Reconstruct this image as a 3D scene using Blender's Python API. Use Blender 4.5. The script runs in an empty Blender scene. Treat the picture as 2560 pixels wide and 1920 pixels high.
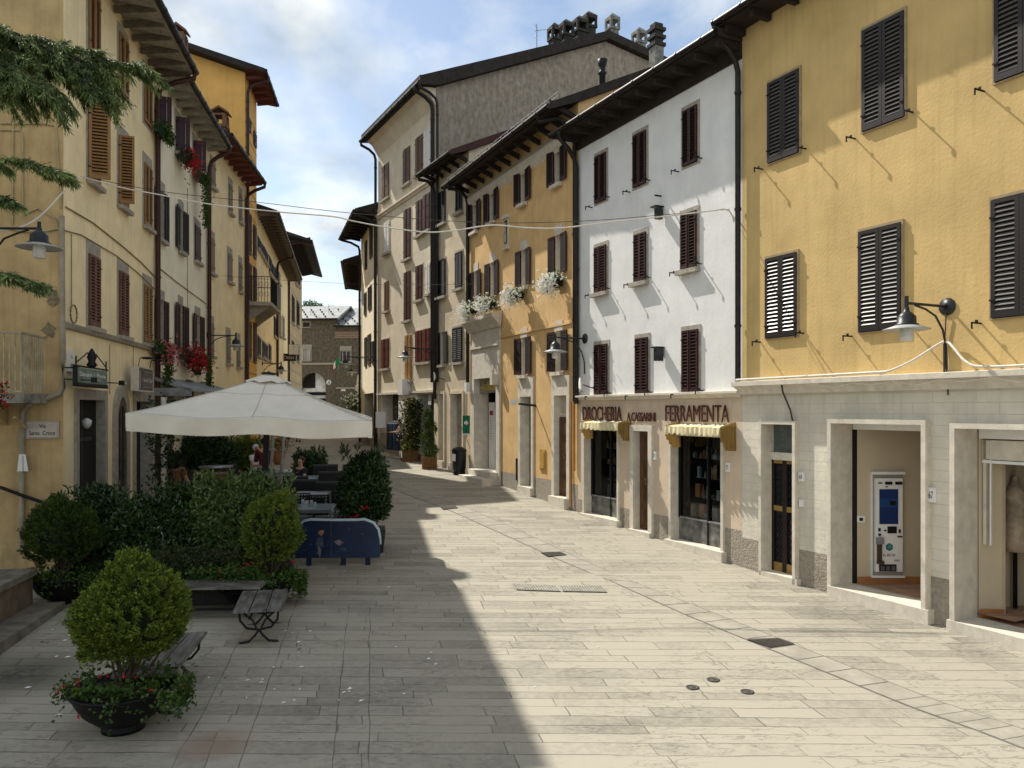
import bpy, math, random
import numpy as np
from mathutils import Vector, Matrix
random.seed(7); rng = np.random.default_rng(7)
R = math.radians
# ------------------------------------------------------------------ camera, world, sun
F, CX, HY, CAMZ = 1980.0, 1280.0, 1025.0, 3.0
sc = bpy.context.scene
cam = bpy.data.objects.new('camera', bpy.data.cameras.new('camera'))
sc.collection.objects.link(cam); sc.camera = cam
cam.location = (0, 0, CAMZ); cam.rotation_euler = (R(90), 0, 0)
cam.data.sensor_width = 36; cam.data.lens = F/2560*36
cam.data.shift_y = (HY-960)/2560; cam.data.clip_end = 2000; cam.data.clip_start = .1
SL = Vector((.2736, -.284, -.44)).normalized()            # direction sunlight travels
sun = bpy.data.objects.new('sun', bpy.data.lights.new('sun', 'SUN'))
sc.collection.objects.link(sun); sun.rotation_euler = SL.to_track_quat('-Z', 'Y').to_euler()
sun.location = (-10, 12, 30)
sun.data.energy = 4.9; sun.data.angle = R(.55); sun.data.color = (1, .94, .84)
SUN_EL = math.asin(-SL.z); SUN_AZ = math.atan2(-SL.x, -SL.y)
world = bpy.data.worlds.new("World"); sc.world = world; world.use_nodes = True
sc.view_settings.view_transform = 'Standard'; sc.view_settings.look = 'None'
sc.view_settings.exposure = .43; sc.view_settings.gamma = 1
sc.cycles.max_bounces = 8; sc.cycles.diffuse_bounces = 6; sc.cycles.transparent_max_bounces = 12
def build_world():
    nt = world.node_tree; n = nt.nodes; l = nt.links; n.clear()
    out = n.new('ShaderNodeOutputWorld'); bg = n.new('ShaderNodeBackground')
    sky = n.new('ShaderNodeTexSky'); sky.sky_type = 'NISHITA'; sky.sun_disc = False
    sky.sun_elevation = SUN_EL; sky.sun_rotation = SUN_AZ
    sky.air_density = 1.0; sky.dust_density = .6; sky.ozone_density = 2
    tc = n.new('ShaderNodeTexCoord'); sep = n.new('ShaderNodeSeparateXYZ')
    l.new(tc.outputs['Generated'], sep.inputs[0])
    # project the dome on a flat cloud deck: (x, y) / (z + c)
    ad = n.new('ShaderNodeMath'); ad.operation = 'ADD'; ad.inputs[1].default_value = .22
    mx = n.new('ShaderNodeMath'); mx.operation = 'MAXIMUM'; mx.inputs[1].default_value = .05
    l.new(sep.outputs[2], ad.inputs[0]); l.new(ad.outputs[0], mx.inputs[0])
    dv = n.new('ShaderNodeVectorMath'); dv.operation = 'DIVIDE'
    cb = n.new('ShaderNodeCombineXYZ')
    for i in range(3): l.new(mx.outputs[0], cb.inputs[i])
    l.new(tc.outputs['Generated'], dv.inputs[0]); l.new(cb.outputs[0], dv.inputs[1])
    mp = n.new('ShaderNodeMapping'); mp.inputs['Scale'].default_value = (1.5, 1.2, .5)
    mp.inputs['Location'].default_value = (3.3, 1.2, 0)
    l.new(dv.outputs[0], mp.inputs[0])
    nz = n.new('ShaderNodeTexNoise'); nz.inputs['Scale'].default_value = 1.25
    nz.inputs['Detail'].default_value = 10; nz.inputs['Roughness'].default_value = .56
    nz.inputs['Distortion'].default_value = .35
    l.new(mp.outputs[0], nz.inputs[0])
    rp = n.new('ShaderNodeValToRGB'); rp.color_ramp.elements[0].position = .41
    rp.color_ramp.elements[1].position = .60; l.new(nz.outputs[0], rp.inputs[0])
    nz2 = n.new('ShaderNodeTexNoise'); nz2.inputs['Scale'].default_value = 2.6
    nz2.inputs['Detail'].default_value = 6; l.new(mp.outputs[0], nz2.inputs[0])
    cr = n.new('ShaderNodeValToRGB'); e = cr.color_ramp.elements
    e[0].position = .36; e[0].color = (3.5, 4.1, 4.7, 1); e[1].position = .60; e[1].color = (7.2, 7.4, 7.3, 1)
    l.new(nz2.outputs[0], cr.inputs[0])
    blue = n.new('ShaderNodeMixRGB'); blue.blend_type = 'MULTIPLY'; blue.inputs[0].default_value = 1
    blue.inputs[2].default_value = (1.22, 1.12, 1.0, 1); l.new(sky.outputs[0], blue.inputs[1])
    ov = n.new('ShaderNodeMapRange'); ov.inputs[1].default_value = .45; ov.inputs[2].default_value = -.5; ov.inputs[3].default_value = 0; ov.inputs[4].default_value = .9  # extra cloud cover behind the camera, added to raise the fill light
    l.new(sep.outputs[1], ov.inputs[0]); mxx = n.new('ShaderNodeMath'); mxx.operation = 'MAXIMUM'; l.new(rp.outputs[0], mxx.inputs[0]); l.new(ov.outputs[0], mxx.inputs[1])
    mix = n.new('ShaderNodeMixRGB'); l.new(mxx.outputs[0], mix.inputs[0])
    l.new(blue.outputs[0], mix.inputs[1]); l.new(cr.outputs[0], mix.inputs[2])
    l.new(mix.outputs[0], bg.inputs[0]); bg.inputs[1].default_value = .112
    l.new(bg.outputs[0], out.inputs[0])
build_world()
# ------------------------------------------------------------------ helpers
GY = [0, 8, 10, 13.8, 19.4, 26.1, 28.6, 34.4, 45, 60, 80, 200]
GZ = [-.07, -.05, .02, .13, .50, .88, .99, 1.30, 1.45, 1.62, 1.8, 2.2]
def G(y): return float(np.interp(y, GY, GZ))
def at(X, Y, d): return Vector(((X-CX)/F*d, d, CAMZ+(HY-Y)/F*d))
def gnd(X, Y):
    d = 12.
    for _ in range(60): d = .5*d+.5*(CAMZ-G(d))*F/(Y-HY)
    return Vector(((X-CX)/F*d, d, G(d)))
def tag(o, label=None, cat=None, group=None, kind=None):
    if label: o['label'] = label
    if cat: o['category'] = cat
    if group: o['group'] = group
    if kind: o['kind'] = kind
    return o
def empty(name, loc=(0, 0, 0), rz=0, label=None, cat=None, group=None):
    o = bpy.data.objects.new(name, None); sc.collection.objects.link(o)
    o.location = loc; o.rotation_euler = (0, 0, rz); o.empty_display_size = .2
    return tag(o, label, cat, group)
class MB:
    def __init__(s): s.v = []; s.f = []; s.m = []; s.sm = []
    def add(s, vs, fs, mi=0, smooth=False):
        b = len(s.v); s.v += [tuple(p) for p in vs]
        for f in fs: s.f.append([b+i for i in f]); s.m.append(mi); s.sm.append(smooth)
        return s
    def face(s, pts, mi=0): return s.add(pts, [list(range(len(pts)))], mi)
    def box(s, x0, x1, y0, y1, z0, z1, mi=0):
        return s.add([(x0,y0,z0),(x1,y0,z0),(x1,y1,z0),(x0,y1,z0),(x0,y0,z1),(x1,y0,z1),(x1,y1,z1),(x0,y1,z1)],
            [(0,3,2,1),(4,5,6,7),(0,1,5,4),(1,2,6,5),(2,3,7,6),(3,0,4,7)], mi)
    def obox(s, c, ax, ay, az, mi=0):
        c, ax, ay, az = map(Vector, (c, ax, ay, az)); vs = []
        for k in (-1, 1):
            for i, j in ((-1,-1),(1,-1),(1,1),(-1,1)): vs.append(c+ax*i+ay*j+az*k)
        return s.add(vs, [(0,3,2,1),(4,5,6,7),(0,1,5,4),(1,2,6,5),(2,3,7,6),(3,0,4,7)], mi)
    def bar(s, p, q, w, h=None, mi=0):
        p, q = Vector(p), Vector(q); d = (q-p); L = d.length; d.normalize()
        u = d.cross(Vector((0,0,1)));  u = Vector((1,0,0)) if u.length < 1e-4 else u.normalized()
        return s.obox((p+q)/2, d*L/2, u*w/2, d.cross(u)*(h or w)/2, mi)
    def tube(s, pts, r, n=8, mi=0, cap=True):
        pts = [Vector(p) for p in pts]; vs = []; rs = r if isinstance(r, (list, tuple)) else [r]*len(pts)
        for i, p in enumerate(pts):
            d = (pts[min(i+1, len(pts)-1)]-pts[max(i-1, 0)]).normalized()
            u = d.cross(Vector((0,0,1))); u = Vector((1,0,0)) if u.length < 1e-3 else u.normalized()
            w = d.cross(u)
            vs += [p+(u*math.cos(2*math.pi*k/n)+w*math.sin(2*math.pi*k/n))*rs[i] for k in range(n)]
        fs = [(i*n+k, i*n+(k+1) % n, (i+1)*n+(k+1) % n, (i+1)*n+k) for i in range(len(pts)-1) for k in range(n)]
        s.add(vs, fs, mi, True)
        if cap: s.add(vs[:n], [list(range(n))[::-1]], mi); s.add(vs[-n:], [list(range(n))], mi)
        return s
    def lathe(s, c, prof, n=24, mi=0, sx=1, sy=1):
        vs = [(c[0]+r*sx*math.cos(2*math.pi*k/n), c[1]+r*sy*math.sin(2*math.pi*k/n), c[2]+z) for r, z in prof for k in range(n)]
        fs = [(i*n+k, i*n+(k+1) % n, (i+1)*n+(k+1) % n, (i+1)*n+k) for i in range(len(prof)-1) for k in range(n)]
        return s.add(vs, fs, mi, True)
    def prism(s, poly, a0, a1, mi=0, axis='x'):
        n = len(poly)
        P = (lambda a, p: (a, p[0], p[1])) if axis == 'x' else ((lambda a, p: (p[0], a, p[1])) if axis == 'y' else (lambda a, p: (p[0], p[1], a)))
        vs = [P(a0, p) for p in poly]+[P(a1, p) for p in poly]
        return s.add(vs, [list(range(n))[::-1], list(range(n, 2*n))]+[(i, (i+1) % n, n+(i+1) % n, n+i) for i in range(n)], mi)
    def build(s, name, mats, parent=None, loc=None, rot=None):
        me = bpy.data.meshes.new(name); me.from_pydata(s.v, [], s.f)
        mats = mats if isinstance(mats, (list, tuple)) else [mats]
        for m in mats: me.materials.append(m)
        me.polygons.foreach_set('material_index', [min(i, len(mats)-1) for i in s.m])
        me.polygons.foreach_set('use_smooth', s.sm); me.update()
        o = bpy.data.objects.new(name, me); sc.collection.objects.link(o)
        if parent: o.parent = parent
        if loc is not None: o.location = loc
        if rot is not None: o.rotation_euler = rot
        return o
def copy_tree(o, parent=None, **kw):
    c = o.copy(); sc.collection.objects.link(c); c.parent = parent
    for ch in list(o.children): copy_tree(ch, c)
    return c
def text_mesh(txt, w, h, name, mat, parent=None, ext=.01, loc=(0,0,0), rot=(R(90),0,0), font_shear=0, bold=0):
    """lettering as a mesh, w wide and h high, lower-left corner at loc, facing -y"""
    cu = bpy.data.curves.new('t', 'FONT'); cu.body = txt; cu.extrude = 1.0; cu.shear = font_shear; cu.offset = bold
    o = bpy.data.objects.new('t', cu); sc.collection.objects.link(o)
    dg = bpy.context.evaluated_depsgraph_get(); me = bpy.data.meshes.new_from_object(o.evaluated_get(dg))
    bpy.data.objects.remove(o); me.name = name
    co = np.zeros(len(me.vertices)*3); me.vertices.foreach_get('co', co); co = co.reshape(-1, 3)
    mn, mx = co.min(0), co.max(0); co = (co-mn)/(mx-mn)*np.array([w, h, ext*2])
    me.vertices.foreach_set('co', co.ravel()); me.materials.clear(); me.materials.append(mat); me.update()
    r = bpy.data.objects.new(name, me); sc.collection.objects.link(r); r.parent = parent
    r.location = loc; r.rotation_euler = rot
    return r
# ------------------------------------------------------------------ materials
MATS = {}
def mat(name, col, rough=.8, var=.12, scale=3, bump=0, bscale=60, metal=0, col2=None, streak=0, spec=.3, dirt=0, dirtcol=(.12,.1,.07), island=0, trans=0, coat=0, stretch=(1,1,1), detail=6, brick=0):
    if name in MATS: return MATS[name]
    m = bpy.data.materials.new(name); m.use_nodes = True; nt = m.node_tree; n = nt.nodes; l = nt.links
    b = n['Principled BSDF']; b.inputs['Roughness'].default_value = rough; b.inputs['Metallic'].default_value = metal
    b.inputs['Specular IOR Level'].default_value = spec; b.inputs['Coat Weight'].default_value = coat
    tc = n.new('ShaderNodeTexCoord'); mp = n.new('ShaderNodeMapping'); mp.inputs['Scale'].default_value = stretch
    l.new(tc.outputs['Object'], mp.inputs[0])
    nz = n.new('ShaderNodeTexNoise'); nz.inputs['Scale'].default_value = scale; nz.inputs['Detail'].default_value = detail
    nz.inputs['Roughness'].default_value = .62; l.new(mp.outputs[0], nz.inputs[0])
    rp = n.new('ShaderNodeValToRGB'); rp.color_ramp.elements[0].position = .32; rp.color_ramp.elements[1].position = .68
    c2 = col2 or tuple(max(0, c*(1-var*1.6)) for c in col); c1 = tuple(min(1, c*(1+var*.6)) for c in col)
    rp.color_ramp.elements[0].color = (*c2, 1); rp.color_ramp.elements[1].color = (*c1, 1)
    l.new(nz.outputs[0], rp.inputs[0]); last = rp.outputs[0]
    def mixc(fac, c, cur, blend='MIX'):
        x = n.new('ShaderNodeMixRGB'); x.blend_type = blend; l.new(fac, x.inputs[0]); l.new(cur, x.inputs[1])
        if isinstance(c, tuple): x.inputs[2].default_value = (*c, 1)
        else: l.new(c, x.inputs[2])
        return x.outputs[0]
    if streak:
        mp2 = n.new('ShaderNodeMapping'); mp2.inputs['Scale'].default_value = (5, 5, .35); l.new(tc.outputs['Object'], mp2.inputs[0])
        n2 = n.new('ShaderNodeTexNoise'); n2.inputs['Scale'].default_value = 1.6; n2.inputs['Detail'].default_value = 7; l.new(mp2.outputs[0], n2.inputs[0])
        r2 = n.new('ShaderNodeMapRange'); r2.inputs[1].default_value = .5; r2.inputs[2].default_value = .75; r2.inputs[4].default_value = streak
        l.new(n2.outputs[0], r2.inputs[0]); last = mixc(r2.outputs[0], tuple(c*.55 for c in col), last)
    if brick:
        cb = n.new('ShaderNodeMapping'); cb.inputs['Rotation'].default_value = (R(90), 0, 0); l.new(tc.outputs['Object'], cb.inputs[0])
        bk = n.new('ShaderNodeTexBrick'); bk.inputs['Scale'].default_value = 1; bk.inputs['Brick Width'].default_value = .62; bk.inputs['Row Height'].default_value = .155; bk.inputs['Mortar Size'].default_value = .006; bk.inputs['Mortar Smooth'].default_value = .6
        l.new(cb.outputs[0], bk.inputs[0]); nk = n.new('ShaderNodeMath'); nk.operation = 'MULTIPLY'; l.new(bk.outputs['Fac'], nk.inputs[0]); l.new(nz.outputs[0], nk.inputs[1]); last = mixc(nk.outputs[0], tuple(c*.55 for c in col), last)
    if dirt:
        n3 = n.new('ShaderNodeTexNoise'); n3.inputs['Scale'].default_value = .9; n3.inputs['Detail'].default_value = 12; n3.inputs['Roughness'].default_value = .7
        l.new(tc.outputs['Object'], n3.inputs[0])
        r3 = n.new('ShaderNodeMapRange'); r3.inputs[1].default_value = .56; r3.inputs[2].default_value = .66; r3.inputs[4].default_value = dirt
        l.new(n3.outputs[0], r3.inputs[0]); last = mixc(r3.outputs[0], dirtcol, last)
    if island:
        g = n.new('ShaderNodeNewGeometry'); h = n.new('ShaderNodeMapRange'); h.inputs[3].default_value = 1-island; h.inputs[4].default_value = 1+island
        l.new(g.outputs['Random Per Island'], h.inputs[0])
        v = n.new('ShaderNodeHueSaturation'); l.new(h.outputs[0], v.inputs['Value']); l.new(last, v.inputs['Color']); last = v.outputs[0]
    l.new(last, b.inputs['Base Color'])
    if bump:
        nb = n.new('ShaderNodeTexNoise'); nb.inputs['Scale'].default_value = bscale; nb.inputs['Detail'].default_value = 5
        l.new(mp.outputs[0], nb.inputs[0]); bp = n.new('ShaderNodeBump'); bp.inputs['Strength'].default_value = bump
        bp.inputs['Distance'].default_value = .02; l.new(nb.outputs[0], bp.inputs['Height']); l.new(bp.outputs[0], b.inputs['Normal'])
    if trans:
        t = n.new('ShaderNodeBsdfTranslucent'); l.new(last, t.inputs[0]); ms = n.new('ShaderNodeMixShader'); ms.inputs[0].default_value = trans
        l.new(b.outputs[0], ms.inputs[1]); l.new(t.outputs[0], ms.inputs[2]); l.new(ms.outputs[0], n['Material Output'].inputs[0])
    MATS[name] = m; return m
P = dict
yellow = mat('yellow plaster', (.62,.44,.185), .92, .14, .8, .26, 22, streak=.38, dirt=.5, dirtcol=(.56,.40,.19))
white = mat('white plaster', (.74,.74,.725), .9, .07, 1.6, .16, 14, streak=.12, dirt=.3, dirtcol=(.60,.57,.50))
pinkish = mat('cream rose plaster', (.60,.49,.37), .9, .08, 2, .3, 20, streak=.22)
orange = mat('ochre plaster', (.68,.45,.205), .9, .12, 1.8, .3, 18, streak=.28, dirt=.3, dirtcol=(.68,.50,.27))
beige = mat('beige plaster', (.70,.62,.48), .9, .11, 1.4, .3, 20, streak=.30)
beige2 = mat('pale ochre plaster', (.68,.58,.42), .9, .13, 1.5, .3, 20, streak=.3, dirt=.3, dirtcol=(.42,.34,.22))
gable_m = mat('brown render', (.33,.285,.225), .95, .25, 7, .8, 30, streak=.5, dirt=.55, dirtcol=(.38,.35,.31), stretch=(1,1,.55))
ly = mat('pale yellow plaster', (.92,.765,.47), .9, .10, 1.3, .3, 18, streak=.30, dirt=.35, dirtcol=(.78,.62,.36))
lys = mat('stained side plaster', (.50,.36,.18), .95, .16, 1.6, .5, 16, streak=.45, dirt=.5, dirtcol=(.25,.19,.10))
lw = mat('cream white plaster', (.88,.81,.63), .9, .08, 1.3, .3, 18, streak=.25)
tower_m = mat('orange plaster', (.78,.45,.13), .9, .10, 1.3, .3, 18, streak=.22)
stone = mat('grey stone trim', (.38,.345,.285), .85, .18, 9, .3, 50, streak=.2)
pale_stone = mat('pale stone trim', (.62,.57,.48), .85, .12, 6, .2, 50, streak=.2)
plinth_m = mat('rough stucco plinth', (.34,.30,.245), .95, .18, 12, 1.0, 26, dirt=.3)
old_stone = mat('old stone masonry', (.15,.125,.088), .95, .35, 4, 1.0, 9, streak=.3, dirt=.4, dirtcol=(.15,.13,.095))
slate = mat('slate roof', (.30,.31,.31), .7, .3, 2.5, .5, 10)
brown = mat('dark brown paint', (.012,.007,.006), .5, .2, 8, spec=.4)
maroon = mat('maroon brown paint', (.040,.012,.011), .5, .2, 8, spec=.4)
maroon_s = mat('matt maroon slats', (.022,.009,.008), .85, .2, 8, spec=.1)
slat_m = mat('grey slat paint', (.11,.105,.10), .25, .15, 12, spec=.5)  # glossy grey, lighter than the shutter frame paint
redbrown = mat('red brown paint', (.050,.016,.011), .55, .2, 8)
tan_sh = mat('tan varnished wood', (.30,.16,.06), .55, .2, 6, stretch=(6,6,1))
plum = mat('plum planks', (.055,.028,.04), .6, .2, 8)
greywood = mat('grey weathered planks', (.25,.205,.155), .8, .2, 8, stretch=(8,8,1))
blackgreen = mat('black green paint', (.015,.016,.018), .5, .2, 8)
door_wood = mat('old door wood', (.12,.06,.03), .6, .3, 5, .2, 30, stretch=(6,6,1))
whitewood = mat('white painted wood', (.72,.70,.66), .6, .08, 8)
roof_dark = mat('dark tile roof', (.035,.028,.024), .85, .3, 5, .5, 12)
roof_red = mat('red clay tile', (.17,.055,.035), .85, .3, 6, .5, 12)
soffit_dark = mat('dark soffit boards', (.025,.018,.015), .8, .3, 6)
soffit_grey = mat('grey corrugated soffit', (.33,.30,.25), .8, .25, 6, .3)
rafter_m = mat('rafter wood', (.12,.095,.07), .8, .3, 6)
soffit_red = mat('red brown soffit boards', (.14,.04,.028), .8, .3, 6)
gutter_m = mat('dark copper gutter', (.028,.024,.022), .45, .3, 8, metal=.4)
pipe_b = mat('brown downpipe', (.055,.022,.018), .45, .2, 8, metal=.2)
iron = mat('black iron', (.012,.012,.014), .5, .1, 8, metal=.3)
grey_metal = mat('grey metal', (.30,.30,.31), .45, .15, 8, metal=.5)
dark_glass = mat('dark glass', (.012,.014,.016), .06, .1, 2, spec=.6)
curtain = mat('pale curtain', (.50,.50,.49), .9, .1, 10)
interior_d = mat('dark interior', (.018,.016,.014), .9, .3, 4)  # near-black colour in place of unlit rooms behind openings
brass = mat('brass', (.42,.28,.10), .4, .15, 10, metal=.7)
cable_w = mat('white cable', (.66,.62,.54), .6, .1, 20)
cable_d = mat('dark cable', (.05,.045,.04), .7, .1, 20)
paint_white = mat('white enamel', (.75,.74,.72), .4, .05, 8)
bulb_m = mat('milky glass', (.62,.62,.60), .25, .1, 8, spec=.6)
lamp_top = mat('dark lamp enamel', (.03,.033,.036), .4, .2, 8, metal=.3)
lamp_under = mat('lamp shade enamel', (.40,.41,.40), .5, .1, 8)
def glass_mat():
    m = bpy.data.materials.new('shop glass'); m.use_nodes = True; n = m.node_tree.nodes; l = m.node_tree.links; n.clear()
    o = n.new('ShaderNodeOutputMaterial'); t = n.new('ShaderNodeBsdfTransparent'); g = n.new('ShaderNodeBsdfGlossy'); mx = n.new('ShaderNodeMixShader')
    t.inputs[0].default_value = (.75,.8,.8,1); g.inputs['Roughness'].default_value = .03; fr = n.new('ShaderNodeFresnel'); fr.inputs[0].default_value = 1.5
    nz = n.new('ShaderNodeTexNoise'); nz.inputs['Scale'].default_value = 1.2; bp = n.new('ShaderNodeBump'); bp.inputs['Strength'].default_value = .03
    l.new(nz.outputs[0], bp.inputs['Height']); l.new(bp.outputs[0], g.inputs['Normal'])
    l.new(fr.outputs[0], mx.inputs[0]); l.new(t.outputs[0], mx.inputs[1]); l.new(g.outputs[0], mx.inputs[2]); l.new(mx.outputs[0], o.inputs[0]); return m
shop_glass = glass_mat()
# ------------------------------------------------------------------ ground
UA = R(10.08)                                            # the street leans this far left of +y
def uv2xy(u, v): return (u*math.cos(UA)-v*math.sin(UA), u*math.sin(UA)+v*math.cos(UA))
def xy2uv(x, y): return (x*math.cos(UA)+y*math.sin(UA), -x*math.sin(UA)+y*math.cos(UA))
def paving_mat(name, rowh, bw, c1, c2, angle=UA, crack=.5):
    m = bpy.data.materials.new(name); m.use_nodes = True; nt = m.node_tree; n = nt.nodes; l = nt.links; b = n['Principled BSDF']
    def M(op, a, b_=None, c=None):
        x = n.new('ShaderNodeMath'); x.operation = op
        for i, q in enumerate((a, b_, c)):
            if q is None: continue
            if isinstance(q, (int, float)): x.inputs[i].default_value = q
            else: l.new(q, x.inputs[i])
        return x.outputs[0]
    tc = n.new('ShaderNodeTexCoord'); mp = n.new('ShaderNodeMapping'); mp.vector_type = 'POINT'; mp.inputs['Rotation'].default_value = (0, 0, -angle)
    mq = n.new('ShaderNodeMapping'); mq.inputs['Rotation'].default_value = (0, 0, R(.8))
    l.new(tc.outputs['Object'], mp.inputs[0]); l.new(tc.outputs['Object'], mq.inputs[0])
    wn = n.new('ShaderNodeTexNoise'); wn.inputs['Scale'].default_value = 1.5; wn.inputs['Detail'].default_value = 6; l.new(mp.outputs[0], wn.inputs[0])
    sp = n.new('ShaderNodeSeparateXYZ'); l.new(mp.outputs[0], sp.inputs[0]); sq = n.new('ShaderNodeSeparateXYZ'); l.new(mq.outputs[0], sq.inputs[0]); sw = n.new('ShaderNodeSeparateColor'); l.new(wn.outputs['Color'], sw.inputs[0])
    U = M('ADD', sp.outputs[0], M('MULTIPLY', M('SUBTRACT', sw.outputs[0], .5), .07))
    V = M('ADD', sq.outputs[1], M('ADD', M('MULTIPLY', M('SUBTRACT', sw.outputs[1], .5), .07), M('ADD', M('MULTIPLY', M('SINE', M('MULTIPLY', sq.outputs[1], 2.3)), .05), M('MULTIPLY', M('SINE', M('MULTIPLY', sq.outputs[1], 5.9)), .035))))
    # three zones across the street: a strip of long slabs, joints between them
    def white(a, b_=0):
        w = n.new('ShaderNodeTexWhiteNoise'); w.noise_dimensions = '2D'; c = n.new('ShaderNodeCombineXYZ'); l.new(a, c.inputs[0])
        if b_: l.new(b_, c.inputs[1])
        l.new(c.outputs[0], w.inputs[0]); return w.outputs[0]
    v = M('DIVIDE', V, rowh); row = M('FLOOR', v); fv = M('SUBTRACT', v, row); r1 = white(row)
    w = M('ADD', M('MULTIPLY', r1, bw*.7), bw*.65)
    u = M('ADD', M('DIVIDE', U, w), M('MULTIPLY', r1, 37.7)); cell = M('FLOOR', u); fu = M('SUBTRACT', u, cell)
    tone = white(row, cell)
    dv = M('MULTIPLY', M('MINIMUM', fv, M('SUBTRACT', 1, fv)), rowh); du = M('MULTIPLY', M('MINIMUM', fu, M('SUBTRACT', 1, fu)), w)
    jn = n.new('ShaderNodeTexNoise'); jn.inputs['Scale'].default_value = 1.7; jn.inputs['Detail'].default_value = 3; l.new(mp.outputs[0], jn.inputs[0])
    jw = M('MULTIPLY', M('MAXIMUM', M('SUBTRACT', jn.outputs[0], .30), .04), .028)    # joint width wanders
    d = M('MINIMUM', dv, du)
    for u0, v0, v1 in ((-1.675, 2, 10.6), (-1.12, 2, 15), (-.335, 2, 11.8), (-.02, 5.5, 11.8)):
        dd = M('ABSOLUTE', M('SUBTRACT', U, u0)); out = M('ADD', M('LESS_THAN', V, v0), M('GREATER_THAN', V, v1))
        d = M('MINIMUM', d, M('ADD', dd, M('MULTIPLY', out, 9)))
    mr = n.new('ShaderNodeMapRange'); mr.interpolation_type = 'SMOOTHSTEP'; l.new(d, mr.inputs[0]); mr.inputs[1].default_value = 0; l.new(M('ADD', jw, .002), mr.inputs[2])
    mr.inputs[3].default_value = 1; mr.inputs[4].default_value = 0; joint = mr.outputs[0]
    # cracks and flaking: stretched ridged noise
    cm = n.new('ShaderNodeMapping'); cm.inputs['Scale'].default_value = (1.1, 3.2, 1); l.new(mq.outputs[0], cm.inputs[0])
    cn = n.new('ShaderNodeTexNoise'); cn.inputs['Scale'].default_value = 1.6; cn.inputs['Detail'].default_value = 7; cn.inputs['Roughness'].default_value = .6; l.new(cm.outputs[0], cn.inputs[0])
    rid = M('ABSOLUTE', M('SUBTRACT', cn.outputs[0], .5))
    pn = n.new('ShaderNodeTexNoise'); pn.inputs['Scale'].default_value = .9; pn.inputs['Detail'].default_value = 3; l.new(mp.outputs[0], pn.inputs[0])
    pm = n.new('ShaderNodeMapRange'); l.new(pn.outputs[0], pm.inputs[0]); pm.inputs[1].default_value = .44; pm.inputs[2].default_value = .56
    ck = n.new('ShaderNodeMapRange'); l.new(rid, ck.inputs[0]); ck.inputs[1].default_value = 0; ck.inputs[2].default_value = .010; ck.inputs[3].default_value = 1; ck.inputs[4].default_value = 0
    cracks = M('MULTIPLY', M('MULTIPLY', ck.outputs[0], pm.outputs[0]), crack)
    sn = n.new('ShaderNodeTexNoise'); sn.inputs['Scale'].default_value = .35; sn.inputs['Detail'].default_value = 9; sn.inputs['Roughness'].default_value = .65; l.new(mp.outputs[0], sn.inputs[0])
    fn = n.new('ShaderNodeTexNoise'); fn.inputs['Scale'].default_value = 13; fn.inputs['Detail'].default_value = 8; fn.inputs['Roughness'].default_value = .7; l.new(mq.outputs[0], fn.inputs[0])
    t = M('ADD', M('ADD', M('MULTIPLY', tone, .30), M('MULTIPLY', sn.outputs[0], 1.0)), M('MULTIPLY', fn.outputs[0], .6))
    rp = n.new('ShaderNodeValToRGB'); e = rp.color_ramp.elements; e[0].position = .62; e[1].position = 1.12
    e[0].color = (*c2, 1); e[1].color = (*c1, 1); l.new(t, rp.inputs[0])
    mj = n.new('ShaderNodeMixRGB'); l.new(M('MULTIPLY', M('MAXIMUM', joint, cracks), .66), mj.inputs[0]); l.new(rp.outputs[0], mj.inputs[1]); mj.inputs[2].default_value = (.055,.05,.04,1)
    # old stains: rust ring near the front planter, dark wet soil by the kerb
    last = mj.outputs[0]
    def blob(cx, cy, r0, r1, col, amt, sy=1):
        c = n.new('ShaderNodeVectorMath'); c.operation = 'SUBTRACT'; l.new(tc.outputs['Object'], c.inputs[0]); c.inputs[1].default_value = (cx, cy, 0)
        s2 = n.new('ShaderNodeVectorMath'); s2.operation = 'MULTIPLY'; l.new(c.outputs[0], s2.inputs[0]); s2.inputs[1].default_value = (1, sy, 0)
        ln = n.new('ShaderNodeVectorMath'); ln.operation = 'LENGTH'; l.new(s2.outputs[0], ln.inputs[0])
        q = M('ADD', ln.outputs['Value'], M('MULTIPLY', M('SUBTRACT', jn.outputs[0], .5), .35))
        k = n.new('ShaderNodeMapRange'); l.new(q, k.inputs[0]); k.inputs[1].default_value = r0; k.inputs[2].default_value = r1; k.inputs[3].default_value = amt; k.inputs[4].default_value = 0
        nonlocal last
        x = n.new('ShaderNodeMixRGB'); l.new(M('MULTIPLY', k.outputs[0], M('ADD', fn.outputs[0], .3)), x.inputs[0]); l.new(last, x.inputs[1]); x.inputs[2].default_value = (*col, 1); last = x.outputs[0]
    g1 = gnd(540, 1862); blob(g1.x, g1.y, .12, .42, (.20,.10,.05), .55)
    g2 = gnd(60, 1680); blob(g2.x, g2.y, .2, 1.0, (.02,.018,.014), .9)
    l.new(last, b.inputs['Base Color']); b.inputs['Roughness'].default_value = .82; b.inputs['Specular IOR Level'].default_value = .25
    bp = n.new('ShaderNodeBump'); bp.inputs['Strength'].default_value = .55; bp.inputs['Distance'].default_value = .012
    hh = M('SUBTRACT', M('ADD', M('MULTIPLY', fn.outputs[0], .45), M('MULTIPLY', tone, .7)), M('MULTIPLY', M('MAXIMUM', joint, cracks), 1.6))
    l.new(hh, bp.inputs['Height']); l.new(bp.outputs[0], b.inputs['Normal'])
    return m
pave = paving_mat('street paving', .225, 1.15, (.35,.322,.26), (.19,.176,.142))
ys = [-30, -10, 0, 4]+[y*1.0 for y in range(6, 80)]+[100, 140, 200, 400]; xs = [-200, -60, -30, -20]+[x*2.0 for x in range(-8, 9)]+[25, 60, 200]
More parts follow.
